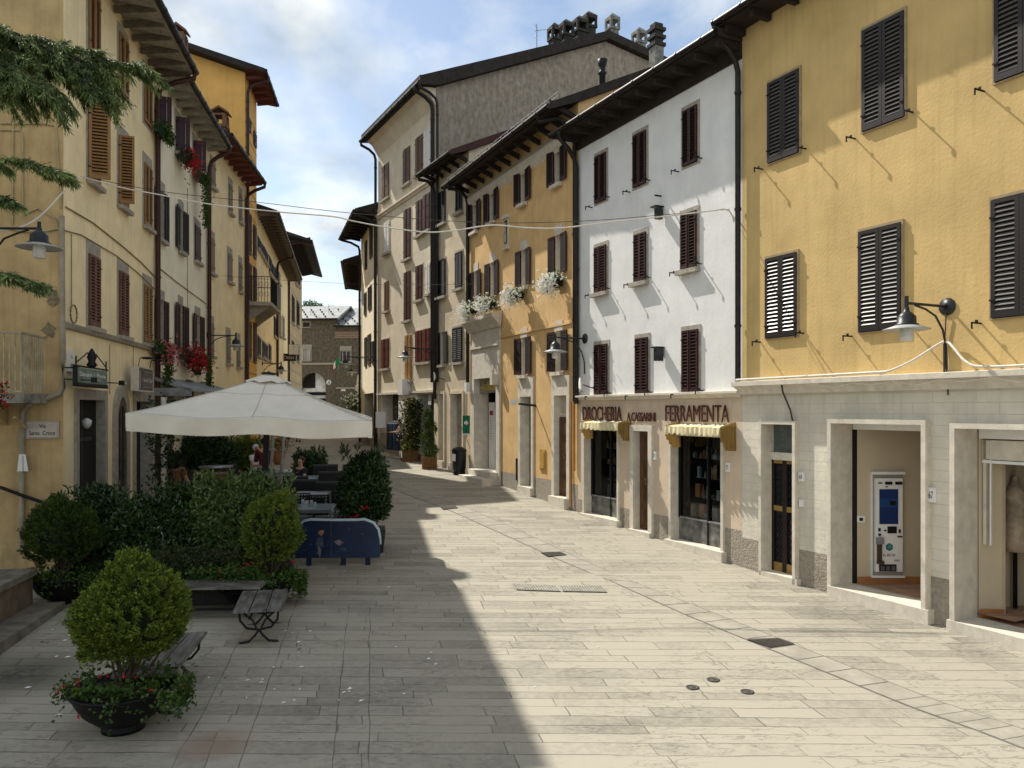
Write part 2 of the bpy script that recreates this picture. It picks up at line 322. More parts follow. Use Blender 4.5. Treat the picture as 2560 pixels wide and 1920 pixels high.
mb = MB(); vs = [(x, y, G(y)) for y in ys for x in xs]; nx = len(xs)
mb.add(vs, [(j*nx+i, j*nx+i+1, (j+1)*nx+i+1, (j+1)*nx+i) for j in range(len(ys)-1) for i in range(nx-1)], 0, True)
tag(mb.build('ground', pave), kind='structure')
# pale drain strip running along the street
strip_m = mat('pale drain slabs', (.325,.30,.245), .8, .14, 3, .3, 14)
dark_joint = mat('joint dirt', (.17,.155,.13), .9, .2, 10)
Lp = [(820,1015+100),(905,1185),(1005,1232),(1115,1272),(1250,1332),(1400,1400),(1523,1450.6),(1715,1537),(1923,1622),(2240,1752),(2449,1828),(2700,1925)]
Rp = [(835,1112),(925,1180),(1040,1228),(1160,1267),(1300,1328),(1454,1400),(1581,1454),(1775,1530),(1986,1613),(2312,1742),(2530,1815),(2780,1905)]
def drape(a, b, n=6):
    return [(gnd(a[0][0]+(0), a[0][1]))]
mb = MB(); A = [gnd(*p) for p in Lp]; B = [gnd(*p) for p in Rp]
def lerp_pl(Pl, k=8):
    o = []
    for i in range(len(Pl)-1):
        for j in range(k): o.append(Pl[i].lerp(Pl[i+1], j/k))
    return o+[Pl[-1]]
A = lerp_pl(A); B = lerp_pl(B)
A = [Vector((p.x, p.y, G(p.y)+.006)) for p in A]; B = [Vector((p.x, p.y, G(p.y)+.006)) for p in B]
for i in range(len(A)-1):
    mb.face([A[i], B[i], B[i+1], A[i+1]], 0)
    if i % 2 == 0:
        up = Vector((0,0,.003)); d = (A[i+1]-A[i])*.06; mb.face([A[i]+up, B[i]+up, B[i]+d+up, A[i]+d+up], 1)
for E, s in ((A, -1), (B, 1)):
    for i in range(len(E)-1):
        u = (B[i]-A[i]).normalized()*.022*s; z = Vector((0,0,-.002)); mb.face([E[i]+z, E[i]+u+z, E[i+1]+u+z, E[i+1]+z], 1)
tag(mb.build('drain_channel', [strip_m, dark_joint]), kind='structure')
# ------------------------------------------------------------------ houses
def leaf_mesh(w, h, kind, side, mats, t=.035):
    """shutter leaf hinged on the z axis; side=+1 spans +x (left leaf), -1 spans -x"""
    mb = MB(); fw = min(.055, w*.16); X = (lambda a, b: (a, b)) if side > 0 else (lambda a, b: (-b, -a))
    def bx(a, b, y0, y1, z0, z1, mi=0): a, b = X(a, b); mb.box(a, b, y0, y1, z0, z1, mi)
    if kind == 'louver':
        bx(0, fw, -t, 0, 0, h); bx(w-fw, w, -t, 0, 0, h); bx(fw, w-fw, -t, 0, 0, fw*1.5); bx(fw, w-fw, -t, 0, h-fw, h)
        n = max(6, int((h-fw*2.5)/.062)); p = (h-fw*2.5)/n
        for i in range(n):
            z = fw*1.5+(i+.5)*p; a, b = X(fw, w-fw)
            mb.obox(((a+b)/2, -t/2, z), ((b-a)/2, 0, 0), (0, -t*.52, -p*.36), (0, -.0022, .0034), 1)
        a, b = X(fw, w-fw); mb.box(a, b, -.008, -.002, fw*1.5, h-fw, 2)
    elif kind == 'panel':
        bx(0, w, -t*.6, 0, 0, h)
        for z0, z1 in ((.06, h*.30), (h*.34, h*.62), (h*.66, h-.06)):
            bx(fw, w-fw, -t*.85, -t*.6, z0, z1)
    else:
        n = max(2, int(round(w/.12)))
        for i in range(n): bx(w*i/n+.003, w*(i+1)/n-.003, -t*.7, 0, 0, h)
        bx(.01, w-.01, -t, -t*.7, h*.12, h*.12+.07); bx(.01, w-.01, -t, -t*.7, h*.82, h*.82+.07)
    for z in (h*.15, h*.85): bx(-.012, .05, -t-.012, -t, z-.012, z+.012, 3)
    return mb
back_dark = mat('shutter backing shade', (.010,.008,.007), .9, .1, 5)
class House:
    def __init__(s, label, PA, PB, ze, base, mats, cat='house', name='house', depth=9., split=None, o=.7, ks=0.1, kr=.35, ridge=None, over=(0,0), roofm=None, soff=None, raft=None, grp=None, plinth=None, kb=None):
        s.PA = Vector((*PA, 0)); s.PB = Vector((*PB, 0)); d = s.PB-s.PA; s.L = d.length; s.a = d/s.L; s.n = Vector((s.a.y, -s.a.x, 0))
        s.root = empty(name, (PA[0], PA[1], 0), math.atan2(s.a.y, s.a.x), label, cat, grp)
        s.ze = ze; s.base = base; s.mats = mats; s.D = depth; s.split = split; s.o = o; s.ks = ks; s.kr = kr; s.ops = []; s.over = over
        s.ridge = ridge or depth/2; s.roofm = roofm or roof_dark; s.soff = soff or soffit_dark; s.raft = raft or soffit_dark; s.plinth = plinth; s.kb = kb if kb is not None else kr
    def px(s, X, Y, o=0):
        off = (X-CX)/F; p = s.PA+s.n*o; t = (off*p.y-p.x)/(s.a.x-off*s.a.y); d = p.y+t*s.a.y; return t, CAMZ+(HY-Y)/F*d
    def W(s, x, y, z): p = s.PA+s.a*x-s.n*y; return Vector((p.x, p.y, z))
    def hole(s, x0, x1, z0, z1, dep=.22, m=None): s.ops.append((x0, x1, z0, z1, dep, m))
    def walls(s):
        zt = s.ze+s.ks*s.o; zb = s.base-1.2; mb = MB()
        cuts = ([s.plinth] if s.plinth else [])+([s.split] if s.split else [])
        xs = sorted(set([0., s.L]+[max(0, min(s.L, v)) for h in s.ops for v in h[:2]])); zs = sorted(set([zb, zt]+cuts+[v for h in s.ops for v in h[2:4]]))
        for i in range(len(xs)-1):
            for j in range(len(zs)-1):
                cx, cz = (xs[i]+xs[i+1])/2, (zs[j]+zs[j+1])/2
                if xs[i+1]-xs[i] < 1e-6 or zs[j+1]-zs[j] < 1e-6: continue
                if any(h[0] < cx < h[1] and h[2] < cz < h[3] for h in s.ops): continue
                mi = 0
                if s.split and cz < s.split: mi = 1
                if s.plinth and cz < s.plinth: mi = 2
                mb.face([(xs[i],0,zs[j]),(xs[i+1],0,zs[j]),(xs[i+1],0,zs[j+1]),(xs[i],0,zs[j+1])], mi)
        for x0, x1, z0, z1, d, m in s.ops:
            mi = 3 if m is None else m; x0 = max(0, x0); x1 = min(s.L, x1)
            mb.face([(x0,0,z0),(x0,0,z1),(x0,d,z1),(x0,d,z0)], mi); mb.face([(x1,0,z1),(x1,0,z0),(x1,d,z0),(x1,d,z1)], mi)
            mb.face([(x0,0,z1),(x1,0,z1),(x1,d,z1),(x0,d,z1)], mi); mb.face([(x1,0,z0),(x0,0,z0),(x0,d,z0),(x1,d,z0)], mi)
        yr, D = s.ridge, s.D; zr = s.ze+s.kr*(yr+s.o)-.03; e = .004
        prof = [(0,zb),(0,zt),(yr,zr),(D,zr-s.kb*(D-yr)),(D,zb)]
        mb.face([(e,y,z) for y, z in prof], 4); mb.face([(s.L-e,y,z) for y, z in prof[::-1]], 4)
        mb.face([(e,D,zb),(s.L-e,D,zb),(s.L-e,D,prof[3][1]),(e,D,prof[3][1])], 4)
        M_ = list(s.mats)
        while len(M_) < 5: M_.append(M_[0] if len(M_) != 3 else pale_stone)
        mb.build('wall', M_, s.root)
    def roof(s, gut=True, raft=True, tiles=True, th=.13, gr=.06, fascia=None):
        o, ze, yr, D = s.o, s.ze, s.ridge, s.D; x0, x1 = -s.over[0], s.L+s.over[1]; mb = MB()
        zr = ze+s.kr*(yr+o); zbk = zr-s.kb*(D-yr+.5); zt = ze+s.ks*o
        poly = [(-o,ze),(0.0,zt+.002),(yr,zr),(D+.5,zbk),(D+.5,zbk+th),(yr,zr+th),(-o,ze+th)]
        n0 = len(mb.f); mb.prism(poly, x0, x1, 0)
        mb.box(x0, x1, -o-.02, -o, ze-.02, ze+th+.02, 1)
        if tiles:
            k = int((x1-x0)/.22); sl = Vector((0, yr+o, zr-ze)).normalized(); Ln = math.hypot(yr+o, zr-ze)
            for i in range(k):
                x = x0+.11+i*(x1-x0-.2)/max(1, k-1); c = Vector((x, -o, ze+th))+sl*Ln/2
                mb.obox(c+Vector((0,0,.02)), (.05,0,0), sl*Ln/2, (0,0,.025), 0)
        mb.build('roof', [s.roofm, s.soff], s.root)
        sf = MB(); sf.face([(x0+.01,-o+.01,ze-.004),(x0+.01,-.01,zt-.006),(x1-.01,-.01,zt-.006),(x1-.01,-o+.01,ze-.004)]); sf.build('soffit', s.soff, s.root)
        if raft:
            k = max(2, int(s.L/.62)); dz = zt-ze; rf = MB().obox((0, -(o-.06)/2-.03, ze+dz*.5-.075), (.045,0,0), (0,(o-.08)/2,-dz/2*.9), (0,0,.065)).build('rafter', s.raft, s.root); rf.location.x = .08
            for i in range(1, k+1): c = rf.copy(); sc.collection.objects.link(c); c.parent = s.root; c.location.x = .08+(s.L-.16)*i/k
        if fascia: MB().box(0, s.L, -.05, -.003, ze-fascia, zt-.02).build('wall_plate', s.soff, s.root)
        if gut:
            g = MB(); g.tube([(x0, -o-gr*1.1, ze+.06), (x1, -o-gr*1.1, ze+.06)], gr, 10)
            for i in range(int((x1-x0)/.7)+1): x = x0+i*.7; g.tube([(x, -o-gr*1.1, ze+.06), (x+.03, -o-gr*1.1, ze+.06)], gr+.01, 10)
            g.build('gutter', gutter_m, s.root)
    def pipe(s, x, z1=None, z0=None, r=.05, m=None, xe=None, off=.09, brk=True):
        z1 = z1 or s.ze+.02; z0 = s.base if z0 is None else z0; g = MB(); xe = x if xe is None else xe; zz = s.ze+s.ks*s.o-.35
        g.tube([(xe, -s.o-.06, z1), (xe, -s.o-.05, z1-.15), (xe*.5+x*.5, -s.o*.55, zz-.02), (x, -off-.06, zz-.2), (x, -off, zz-.4), (x, -off, z0)], r, 9)
        if brk:
            z = zz-.8
            while z > z0+.3: g.tube([(x, -off, z), (x, -off, z+.05)], r+.013, 9); z -= 2.1
        g.build('downpipe', m or gutter_m, s.root)
    def window(s, x0, x1, z0, z1, kind='louver', cols=None, state='closed', frame=.07, sill=True, fm=None, lw=None, lintel=None, hooks=False, glassm=None, fproud=.015, ang=None, sillm=None, dep=.2):
        fm = fm or stone; cols = cols or (maroon, maroon); s.hole(x0, x1, z0, z1, dep)
        w = x1-x0; h = z1-z0; mb = MB(); y = dep-.06
        mb.box(x0, x0+.05, y, y+.05, z0, z1); mb.box(x1-.05, x1, y, y+.05, z0, z1); mb.box(x0+.05, x1-.05, y, y+.05, z0, z0+.06); mb.box(x0+.05, x1-.05, y, y+.05, z1-.05, z1)
        cx = (x0+x1)/2; mb.box(cx-.025, cx+.025, y, y+.05, z0+.06, z1-.05)
        win = mb.build('window', whitewood if state == 'open' else greywood, s.root)
        MB().face([(x0, y+.04, z0), (x1, y+.04, z0), (x1, y+.04, z1), (x0, y+.04, z1)]).build('pane', glassm or (curtain if state == 'open' else dark_glass), win)
        if frame:
            f = MB(); q = fproud; f.box(x0-frame, x0, -q, .0, z0-frame*.6, z1+(lintel or frame*1.3)); f.box(x1, x1+frame, -q, 0, z0-frame*.6, z1+(lintel or frame*1.3))
            f.box(x0, x1, -q, 0, z1, z1+(lintel or frame*1.3)); f.box(x0, x1, -q, 0, z0-frame*.6, z0)
            f.build('surround', fm, win)
        if sill:
            MB().box(x0-.09, x1+.09, -.13, -.016, z0-.11, z0-.02).build('sill', sillm or fm, win)
        lwid = lw or w/2; mats = [cols[0], cols[1], back_dark, iron]
        for sd, hx in ((1, x0), (-1, x1)):
            if state == 'open': a = 176 if ang is None else ang; kw = lwid
            elif state == 'closed': a = 0; kw = w/2-.003
            elif state == 'ajar': a = 4 if sd > 0 else 1; kw = w/2-.003
            elif state == 'halfout': a = 76 if sd > 0 else 0; kw = lwid if sd > 0 else w/2
            hoff = -.055 if a > 90 else -.022
            o = leaf_mesh(kw, h-.02, kind, sd, mats).build('shutter', mats, win, (hx, hoff, z0+.01), (0, 0, R(-a*sd)))
        if hooks:
            for hx in (x0-.16, x1+.12):
                k = MB(); zz = z0-.04 if hx < x0 else z0+.03
                k.tube([(hx, 0, zz), (hx, -.19, zz)], .013, 5); k.tube([(hx, -.19, zz+.01), (hx, -.19, zz-.08)], .012, 5); k.box(hx-.02, hx+.02, -.10, -.09, zz, zz+.04)
                k.build('shutter_hook', iron, s.root)
        return win
    def wpx(s, TL, BR, **k):
        x0, z1 = s.px(*TL); x1, z0 = s.px(*BR); return s.window(x0, x1, z0, z1, **k)
    def opx(s, xs, Xy, yt, yb, **k):
        e = [s.px(x, 500)[0] for x in xs]; z1 = s.px(Xy, yt)[1]; z0 = s.px(Xy, yb)[1]
        return s.window(e[1], e[2], z0, z1, state='open', lw=((e[1]-e[0])+(e[3]-e[2]))/2, **k)
    def frame_box(s, x0, x1, z0, z1, w=.12, q=.06, m=None, wt=None, name='door_surround', parent=None):
        f = MB(); wt = wt or w; f.box(x0-w, x0, -q, .0, z0, z1+wt); f.box(x1, x1+w, -q, 0, z0, z1+wt); f.box(x0, x1, -q, 0, z1, z1+wt)
        return f.build(name, m or pale_stone, parent or s.root)
    def step(s, x0, x1, z1, out=.12, m=None, z0=None):
        MB().box(x0, x1, -out, .352, (s.base-1 if z0 is None else z0), z1+.006).build('threshold', m or pale_stone, s.root)
    def cornice(s, z, h, out, m=None, x0=0, x1=None, name='cornice'):
        x1 = s.L if x1 is None else x1
        p = [(0,z),(-out*.35,z),(-out*.45,z+h*.3),(-out*.8,z+h*.55),(-out,z+h*.6),(-out,z+h*.9),(0,z+h)]
        MB().prism(p, x0, x1).build(name, m or pale_stone, s.root)
def mirrored(M_): return M_
# ------------------------------------------------------------------ right side of the street
# yellow house
aR = Vector((.4472, -.8944)); PY = (4.158, 14.29)
Y = House('mustard yellow three storey house with dark louvred shutters and a pale stone ground floor', PY, (PY[0]+aR.x*8.2, PY[1]+aR.y*8.2), 9.84, G(12),
    [yellow, mat('pale stone facing', (.64,.60,.51), .9, .12, 1.2, .35, 12, streak=.35, dirt=.45, dirtcol=(.46,.43,.36), brick=1), plinth_m, pale_stone, yellow], depth=10, split=3.5, o=.50, ks=0, kr=.4, over=(.12,.3), plinth=.70)
bc = (brown, slat_m)
zs1 = (Y.px(2160, 332)[1], Y.px(2160, 77.7)[1]); zs2 = (Y.px(2151.5, 832)[1], Y.px(2151.5, 580)[1])
cols = [(1923.5, 2001), (2160, 2264), (2491, None)]
for k, (z0, z1) in enumerate((zs1, zs2)):
    for i, (a, b) in enumerate(cols if k == 0 else [(1918, 1995.6), (2151.5, 2256.6), (2483, None)]):
        x0 = Y.px(a, 500)[0]; x1 = Y.px(b, 500)[0] if b else x0+.72
        Y.window(x0, x1, z0+(.06 if i == 0 else 0), z1-(.08 if i == 0 else 0), 'louver', bc, 'closed', frame=.03, sill=False, hooks=True, fproud=.035, fm=mat('dusty ochre surround', (.36,.28,.17), .9, .15, 8), dep=.16)
Y.cornice(3.28, .24, .27, name='cornice')
def span(H, X0, X1, Yt, Yb, Xt=None, Xb=None):
    x0 = H.px(X0, 1200)[0]; x1 = H.px(X1, 1200)[0]; return x0, x1, H.px(Xb or X1, Yb)[1], H.px(Xt or X0, Yt)[1]
# street door
x0, x1, z0, z1 = span(Y, 1913, 1991, 1060, 1446)
Y.hole(x0, x1, z0, z1, .34); Y.frame_box(x0, x1, z0-.2, z1, .06, .10); Y.step(x0-.05, x1+.1, z0, .10)
dm = MB(); zb = z1-.62; dm.box(x0, x1, .12, .24, zb, zb+.13, 0); dm.build('transom_beam', pale_stone, Y.root)
MB().box(x0, x1, .20, .22, zb+.13, z1).build('transom_pane', mat('dusty glass', (.10,.12,.11), .15, .2, 5), Y.root)
d = MB(); cx = x0+(x1-x0)*.42
for a, b in ((x0, cx), (cx, x1)):
    d.box(a, a+.05, .15, .20, z0, zb, 0); d.box(b-.05, b, .15, .20, z0, zb, 0)
    for za, zc in ((z0, z0+.16), (z0+1.05, z0+1.14), (zb-.06, zb)): d.box(a+.05, b-.05, .15, .20, za, zc, 1)
    k = int((zb-z0)/.13)
    for i in range(1, k):
        z = z0+.1+i*.13; w = (b-a-.1)
        for j in range(3):
            c = a+.05+w*(j+.5)/3; d.tube([(c+math.cos(q*math.pi/4)*w/6.2, .165, z+math.sin(q*math.pi/4)*.06) for q in range(9)], .008, 4, 2, False)
do = d.build('door', [brown, brass, iron], Y.root); MB().face([(x0,.19,z0),(x1,.19,z0),(x1,.19,zb),(x0,.19,zb)]).build('door_pane', dark_glass, do)
# room with the payment kiosk
x0, x1, z0, z1 = span(Y, 2090, 2316, 1062, 1476, Xt=2300, Xb=2090)
z0 = .24; Y.hole(x0, x1, z0, z1, .36); Y.frame_box(x0, x1, z0-.3, z1, .07, .12); Y.step(x0-.05, x1+.12, z0, .14)
cream_in = mat('cream room paint', (.50,.42,.30), .85, .05, 2)
tile_f = mat('terracotta floor tile', (.42,.25,.16), .5, .2, 3); skirt = mat('terracotta skirting', (.35,.15,.05), .5, .15, 5)
KA = (x0, x1, z0, z1)
dd = Vector((.447, .894, 0)).normalized(); nn = Vector((dd.y, -dd.x, 0)); p0 = Vector((x0+.03, .44, 0)); pe = p0+dd*1.9
def rb(u, z, out=0): q = p0+dd*u+nn*out; return Vector((q.x, q.y, z))
rm = MB(); zc_ = z1+.3
rm.face([rb(0,z0),rb(1.9,z0),rb(1.9,zc_),rb(0,zc_)], 0); rm.face([(x0-.003,.362,z0),(p0.x,p0.y,z0),(p0.x,p0.y,zc_),(x0-.003,.362,zc_)], 4)
rm.face([(pe.x,pe.y,z0),(x1+1.0,pe.y,z0),(x1+1.0,pe.y,zc_),(pe.x,pe.y,zc_)], 0); rm.face([(x1+1,pe.y,z0),(x1+.003,.362,z0),(x1+.003,.362,zc_),(x1+1,pe.y,zc_)], 0)
rm.face([(x0-.5,.353,z0+.004),(x1+1,.353,z0+.004),(x1+1,pe.y,z0+.004),(x0-.5,pe.y,z0+.004)], 1); rm.face([(x0-.5,.362,zc_),(x1+1,.362,zc_),(x1+1,pe.y,zc_),(x0-.5,pe.y,zc_)], 0)
rm.box(x0, x1, .37, .45, z1-.10, z1+.02, 3); rm.face([(x0, .37, z1+.02), (x1, .37, z1+.02), (x1, .37, z1+.3), (x0, .37, z1+.3)], 0)
rm.face([rb(0, z0+.005, .02), rb(1.9, z0+.005, .02), rb(1.9, z0+.11, .02), rb(0, z0+.11, .02)], 2); rm.face([rb(0, z0+.11, .02), rb(1.9, z0+.11, .02), rb(1.9, z0+.11, 0), rb(0, z0+.11, 0)], 2)
rm.build('entrance_room', [cream_in, tile_f, skirt, paint_white, iron], Y.root)
gr = MB()
for i in range(0, 8): gr.bar((x0+.15+i*.30, .42, z0+.005), (x0+.15+i*.30+.5, 1.6, z0+.005), .010, .002)
for i in range(4): gr.bar((x0+.1+i*.15, .50+i*.3, z0+.005), (x1+.9, .40+i*.3, z0+.005), .010, .002)
gr.build('floor_grout', dark_joint, Y.root)
Ky = empty('payment_kiosk', Y.W(0,0,0)-Vector((0,0,0)), Y.root.rotation_euler.z, 'tall narrow white payment terminal with blue screen recessed in the cream entrance wall', 'payment terminal')
# place by ray with the room's back wall
def back_px(X, Yp):
    o = Y.W(p0.x, p0.y, 0); e = Y.W(p0.x+dd.x, p0.y+dd.y, 0)-o; off = (X-CX)/F
    u = (off*o.y-o.x)/(e.x-off*e.y); dpt = o.y+u*e.y; return u, CAMZ+(HY-Yp)/F*dpt
ku0, kz1 = back_px(2184, 1195); ku1, kz0 = back_px(2251, 1427)
def kq(mb, u0, u1, z0_, z1_, o0, o1, mi=0):
    c = (rb((u0+u1)/2, (z0_+z1_)/2, (o0+o1)/2)); mb.obox(c, dd*(u1-u0)/2, nn*(o1-o0)/2, (0,0,(z1_-z0_)/2), mi)
kw, kh = ku1-ku0, kz1-kz0; U_ = lambda f: ku0+kw*f; Z_ = lambda f: kz1-kh*f
k = MB(); kq(k, U_(-.09), U_(1.06), Z_(1.04), Z_(-.04), .0, .02, 1); kq(k, U_(-.12), U_(1.12), Z_(-.04), Z_(-.07), 0, .06); kq(k, U_(-.12), U_(1.12), Z_(1.07), Z_(1.045), 0, .05)
kq(k, U_(-.12), U_(-.08), Z_(1.07), Z_(-.04), 0, .04); kq(k, U_(0), U_(1), Z_(1), Z_(0), .02, .075)
k.build('cabinet', [paint_white, mat('grey bezel', (.30,.29,.25), .5, .05, 5)], Ky)
k = MB(); kq(k, U_(.13), U_(.83), Z_(.49), Z_(.115), .075, .079, 0); kq(k, U_(.13), U_(.83), Z_(.31), Z_(.215), .079, .0805, 1); kq(k, U_(.52), U_(.74), Z_(.29), Z_(.24), .0805, .083, 2)
scr = mat('terminal screen', (.01,.02,.07), .2, .05, 5)
def emis(m, c, s):
    b = m.node_tree.nodes['Principled BSDF']; b.inputs['Emission Color'].default_value = (*c, 1); b.inputs['Emission Strength'].default_value = s; return m
emis(scr, (.012,.03,.10), .12); scr2 = emis(mat('terminal screen band', (.01,.03,.09), .2, .05, 5), (.02,.05,.14), .14)
k.build('screen', [scr, scr2, iron], Ky)
k = MB()
for a, b, c, e in ((.08,.23,.055,.043),(.34,.60,.066,.036),(.72,.97,.066,.036),(.36,.42,.095,.083),(.09,.17,.566,.532),(.09,.18,.614,.59),(.31,.38,.565,.55),(.43,.76,.587,.514),(.85,.91,.583,.545),(.80,.97,.63,.616),(.12,.75,.995,.92)):
    kq(k, U_(a), U_(b), Z_(c), Z_(e), .075, .09)
for i in range(3): kq(k, U_(.17+i*.2), U_(.31+i*.2), Z_(.985), Z_(.935), .09, .094, 1)
k.build('slots', [iron, mat('smoked chute', (.10,.10,.11), .3, .1, 5)], Ky)
k = MB(); kq(k, U_(.03), U_(.2), Z_(.885), Z_(.66), .076, .11, 1); kq(k, U_(.0), U_(.25), Z_(.70), Z_(.63), .08, .13, 0); kq(k, U_(.02), U_(.26), Z_(.91), Z_(.88), .08, .13, 1)
k.build('dispenser', [grey_metal, mat('smoked flap', (.06,.045,.03), .3, .1, 5)], Ky)
k = MB(); cc = rb(U_(.5), Z_(.735), .079)
k.face([cc+dd*math.cos(R(60*i+30))*kw*.15+Vector((0,0,math.sin(R(60*i+30))*kw*.15)) for i in range(6)], 0)
k.face([cc+nn*.002+dd*(math.cos(R(60*i+30))*kw*.09+.004)+Vector((0,0,math.sin(R(60*i+30))*kw*.09+.006)) for i in range(6)], 1)
k.build('emblem', [mat('teal print', (.02,.14,.17), .5, .1, 5), mat('light teal print', (.08,.26,.24), .5, .2, 30)], Ky)
for tx, u0, u1, za, zb_ in (('G-BOX', .27, .73, .835, .805), ('AIN', .68, .88, .89, .868)):
    text_mesh(tx, kw*(u1-u0), kh*(za-zb_), 'lettering', iron, Ky, .001, rb(U_(u0), Z_(za), .077), (R(90), 0, math.atan2(dd.y, dd.x)))
k = MB(); su, sz = back_px(2152, 1298); kq(k, su-.06, su+.06, sz-.05, sz+.05, 0, .012, 0); kq(k, su-.03, su+.03, sz-.025, sz+.025, .012, .016, 1)
k.build('light_switch', [paint_white, brown], Y.root)
# second shop opening at the right edge
x0 = Y.px(2400, 1200)[0]; x1 = min(x0+2.3, Y.L-.3); z1 = Y.px(2400, 1071)[1]; z0 = .18
Y.hole(x0, x1, z0, z1, .36); Y.frame_box(x0, x1, z0-.35, z1, .07, .12); Y.step(x0-.1, x1+.12, z0, .14)
rm = MB(); rm.face([(x0-.001,.362,z0),(x0-.001,.362,z1),(x0+.001,1.9,z1),(x0+.001,1.9,z0)], 0); pw = x0+.34; a_, b_ = Vector((x0+.01,.38,0)), Vector((x0+.155,.67,0)); zz_ = Vector((0,0,1))
rm.face([a_+zz_*z0, b_+zz_*z0, b_+zz_*z1, a_+zz_*z1], 0); c_ = b_+Vector((.06,-.03,0)); rm.face([b_+zz_*z0, c_+zz_*z0, c_+zz_*z1, b_+zz_*z1], 0); nq = Vector((.02,-.01,0)); rm.face([a_+nq+zz_*(z0+.005), b_+nq*2+zz_*(z0+.005), b_+nq*2+zz_*(z0+.12), a_+nq+zz_*(z0+.12)], 2)
rm.face([(x0,.353,z0+.004),(x1,.353,z0+.004),(x1,2.4,z0+.004),(x0,2.4,z0+.004)], 1); rm.face([(x0,2.4,z0),(x1,2.4,z0),(x1,2.4,z1),(x0,2.4,z1)], 3); rm.face([(x1,.37,z0),(x1,2.4,z0),(x1,2.4,z1),(x1,.37,z1)], 3); rm.face([(x0,.37,z1),(x1,.37,z1),(x1,2.4,z1),(x0,2.4,z1)], 3)
rm.build('shop_room', [cream_in, tile_f, skirt, interior_d], Y.root)
rs = MB(); rs.box(x0+.02, x1, .37, .52, z1-.14, z1-.01, 0); rs.box(x0+.05, x1, .40, .50, z1-.42, z1-.16, 1); rs.box(x0+.05, x1, .39, .52, z1-.47, z1-.43, 0); rs.box(x0+.06, x0+.10, .40, .44, z0+1.0, z1-.16, 1); rs.box(x0+.15, x0+.17, .40, .42, z0+1.0, z1-.16, 0)
rs.build('roller_shutter', [paint_white, pale_stone], Y.root)
m = MB(); m.box(pw+.55, pw+.60, .9, .95, z0, z1-.4, 1); m.box(pw+.60, x1, .85, 1.4, z0, z0+.85, 2)
m.build('shop_front', [interior_d, iron, stone], Y.root); MB().face([(pw+.6,.93,z0+.85),(x1,.93,z0+.85),(x1,.93,z1-.4),(pw+.6,.93,z1-.4)]).build('shop_pane', shop_glass, Y.root)
dres = MB(); lw_ = Matrix.Rotation(-math.atan2(aR.y, aR.x), 4, 'Z') @ (at(2538, 1400, 11.0)-Vector((PY[0], PY[1], 0))); dx_, dy_ = lw_.x, lw_.y
dres.lathe((dx_, dy_, z0+.85), [(.02,.0),(.20,.02),(.17,.35),(.11,.55),(.15,.8),(.05,.95),(.035,1.05)], 14, 0); dres.box(dx_-.02, dx_+.02, dy_-.02, dy_+.02, z0, z0+.9, 1)
dm_ = dres.build('dress_form', [mat('pale dress', (.42,.33,.24), .9, .3, 6), iron]); dm_.matrix_world = Matrix.Translation((PY[0], PY[1], 0)) @ Matrix.Rotation(math.atan2(aR.y, aR.x), 4, 'Z')
tag(dm_, 'beige dress on a stand behind the shop glass at the right edge', 'dress form')
Y.walls(); Y.roof(raft=True)
Y.pipe(-.02, r=.05, z0=3.5, xe=-.1, m=gutter_m)
# house numbers and bell
def plate(H, X, Yp, w, h, txt, label, name='house_number', cat='sign', o=.03, col=None):
    s, z = H.px(X, Yp, .0); r = empty(name, H.W(s, -.0, z), math.atan2(H.a.y, H.a.x), label, cat)
    m = MB(); m.box(-w/2, w/2, -o, -.002, -h/2, h/2); m.build('plate', col or paint_white, r)
    if txt: text_mesh(txt, w*.62, h*.5, 'number', iron, r, .001, (-w*.31, -o-.001, -h*.25))
    return r
plate(Y, 2333, 1237, .10, .20, '67', 'small white house number 67 right of the kiosk entrance', o=.05)
plate(Y, 2007, 1192, .09, .15, '69', 'small white house number 69 beside the ornate street door', o=.05)
plate(Y, 2006, 1258, .07, .12, '', 'small white doorbell panel right of the ornate street door', 'doorbell', 'doorbell', o=.04)
# ------------------------------------------------------------------ white house
PW = (1.62, 19.37)
Wh = House('white three storey house with maroon shutters above the drogheria shopfront', PW, PY, 9.64, G(17),
    [white, pinkish, plinth_m, pale_stone, white], depth=9.5, split=3.23, o=.56, ks=0, kr=.25, over=(.30,.0), plinth=.82)
mc = (maroon, maroon_s)
for TL, BR, st in (((1490,393),(1517,498.7),'ajar'), ((1586,340),(1617,458),'ajar'), ((1709.8,278.6),(1745,403.7),'closed'),
                   ((1489,620),(1517.5,726),'ajar'), ((1588.4,587.6),(1617,699),'closed'), ((1706,537),(1743.6,666),'ajar'),
                   ((1489,862.7),(1520.4,986),'ajar'), ((1591.8,846),(1621.7,984),'closed'), ((1709,827),(1747.9,980),'ajar')):
    Wh.wpx(TL, BR, kind='louver', cols=mc, state=st, frame=.065, hooks=True, sill=BR[1] < 900 and BR[1] > 600, fm=stone, dep=.18)
Wh.cornice(3.23, .13, .14, x0=.05)
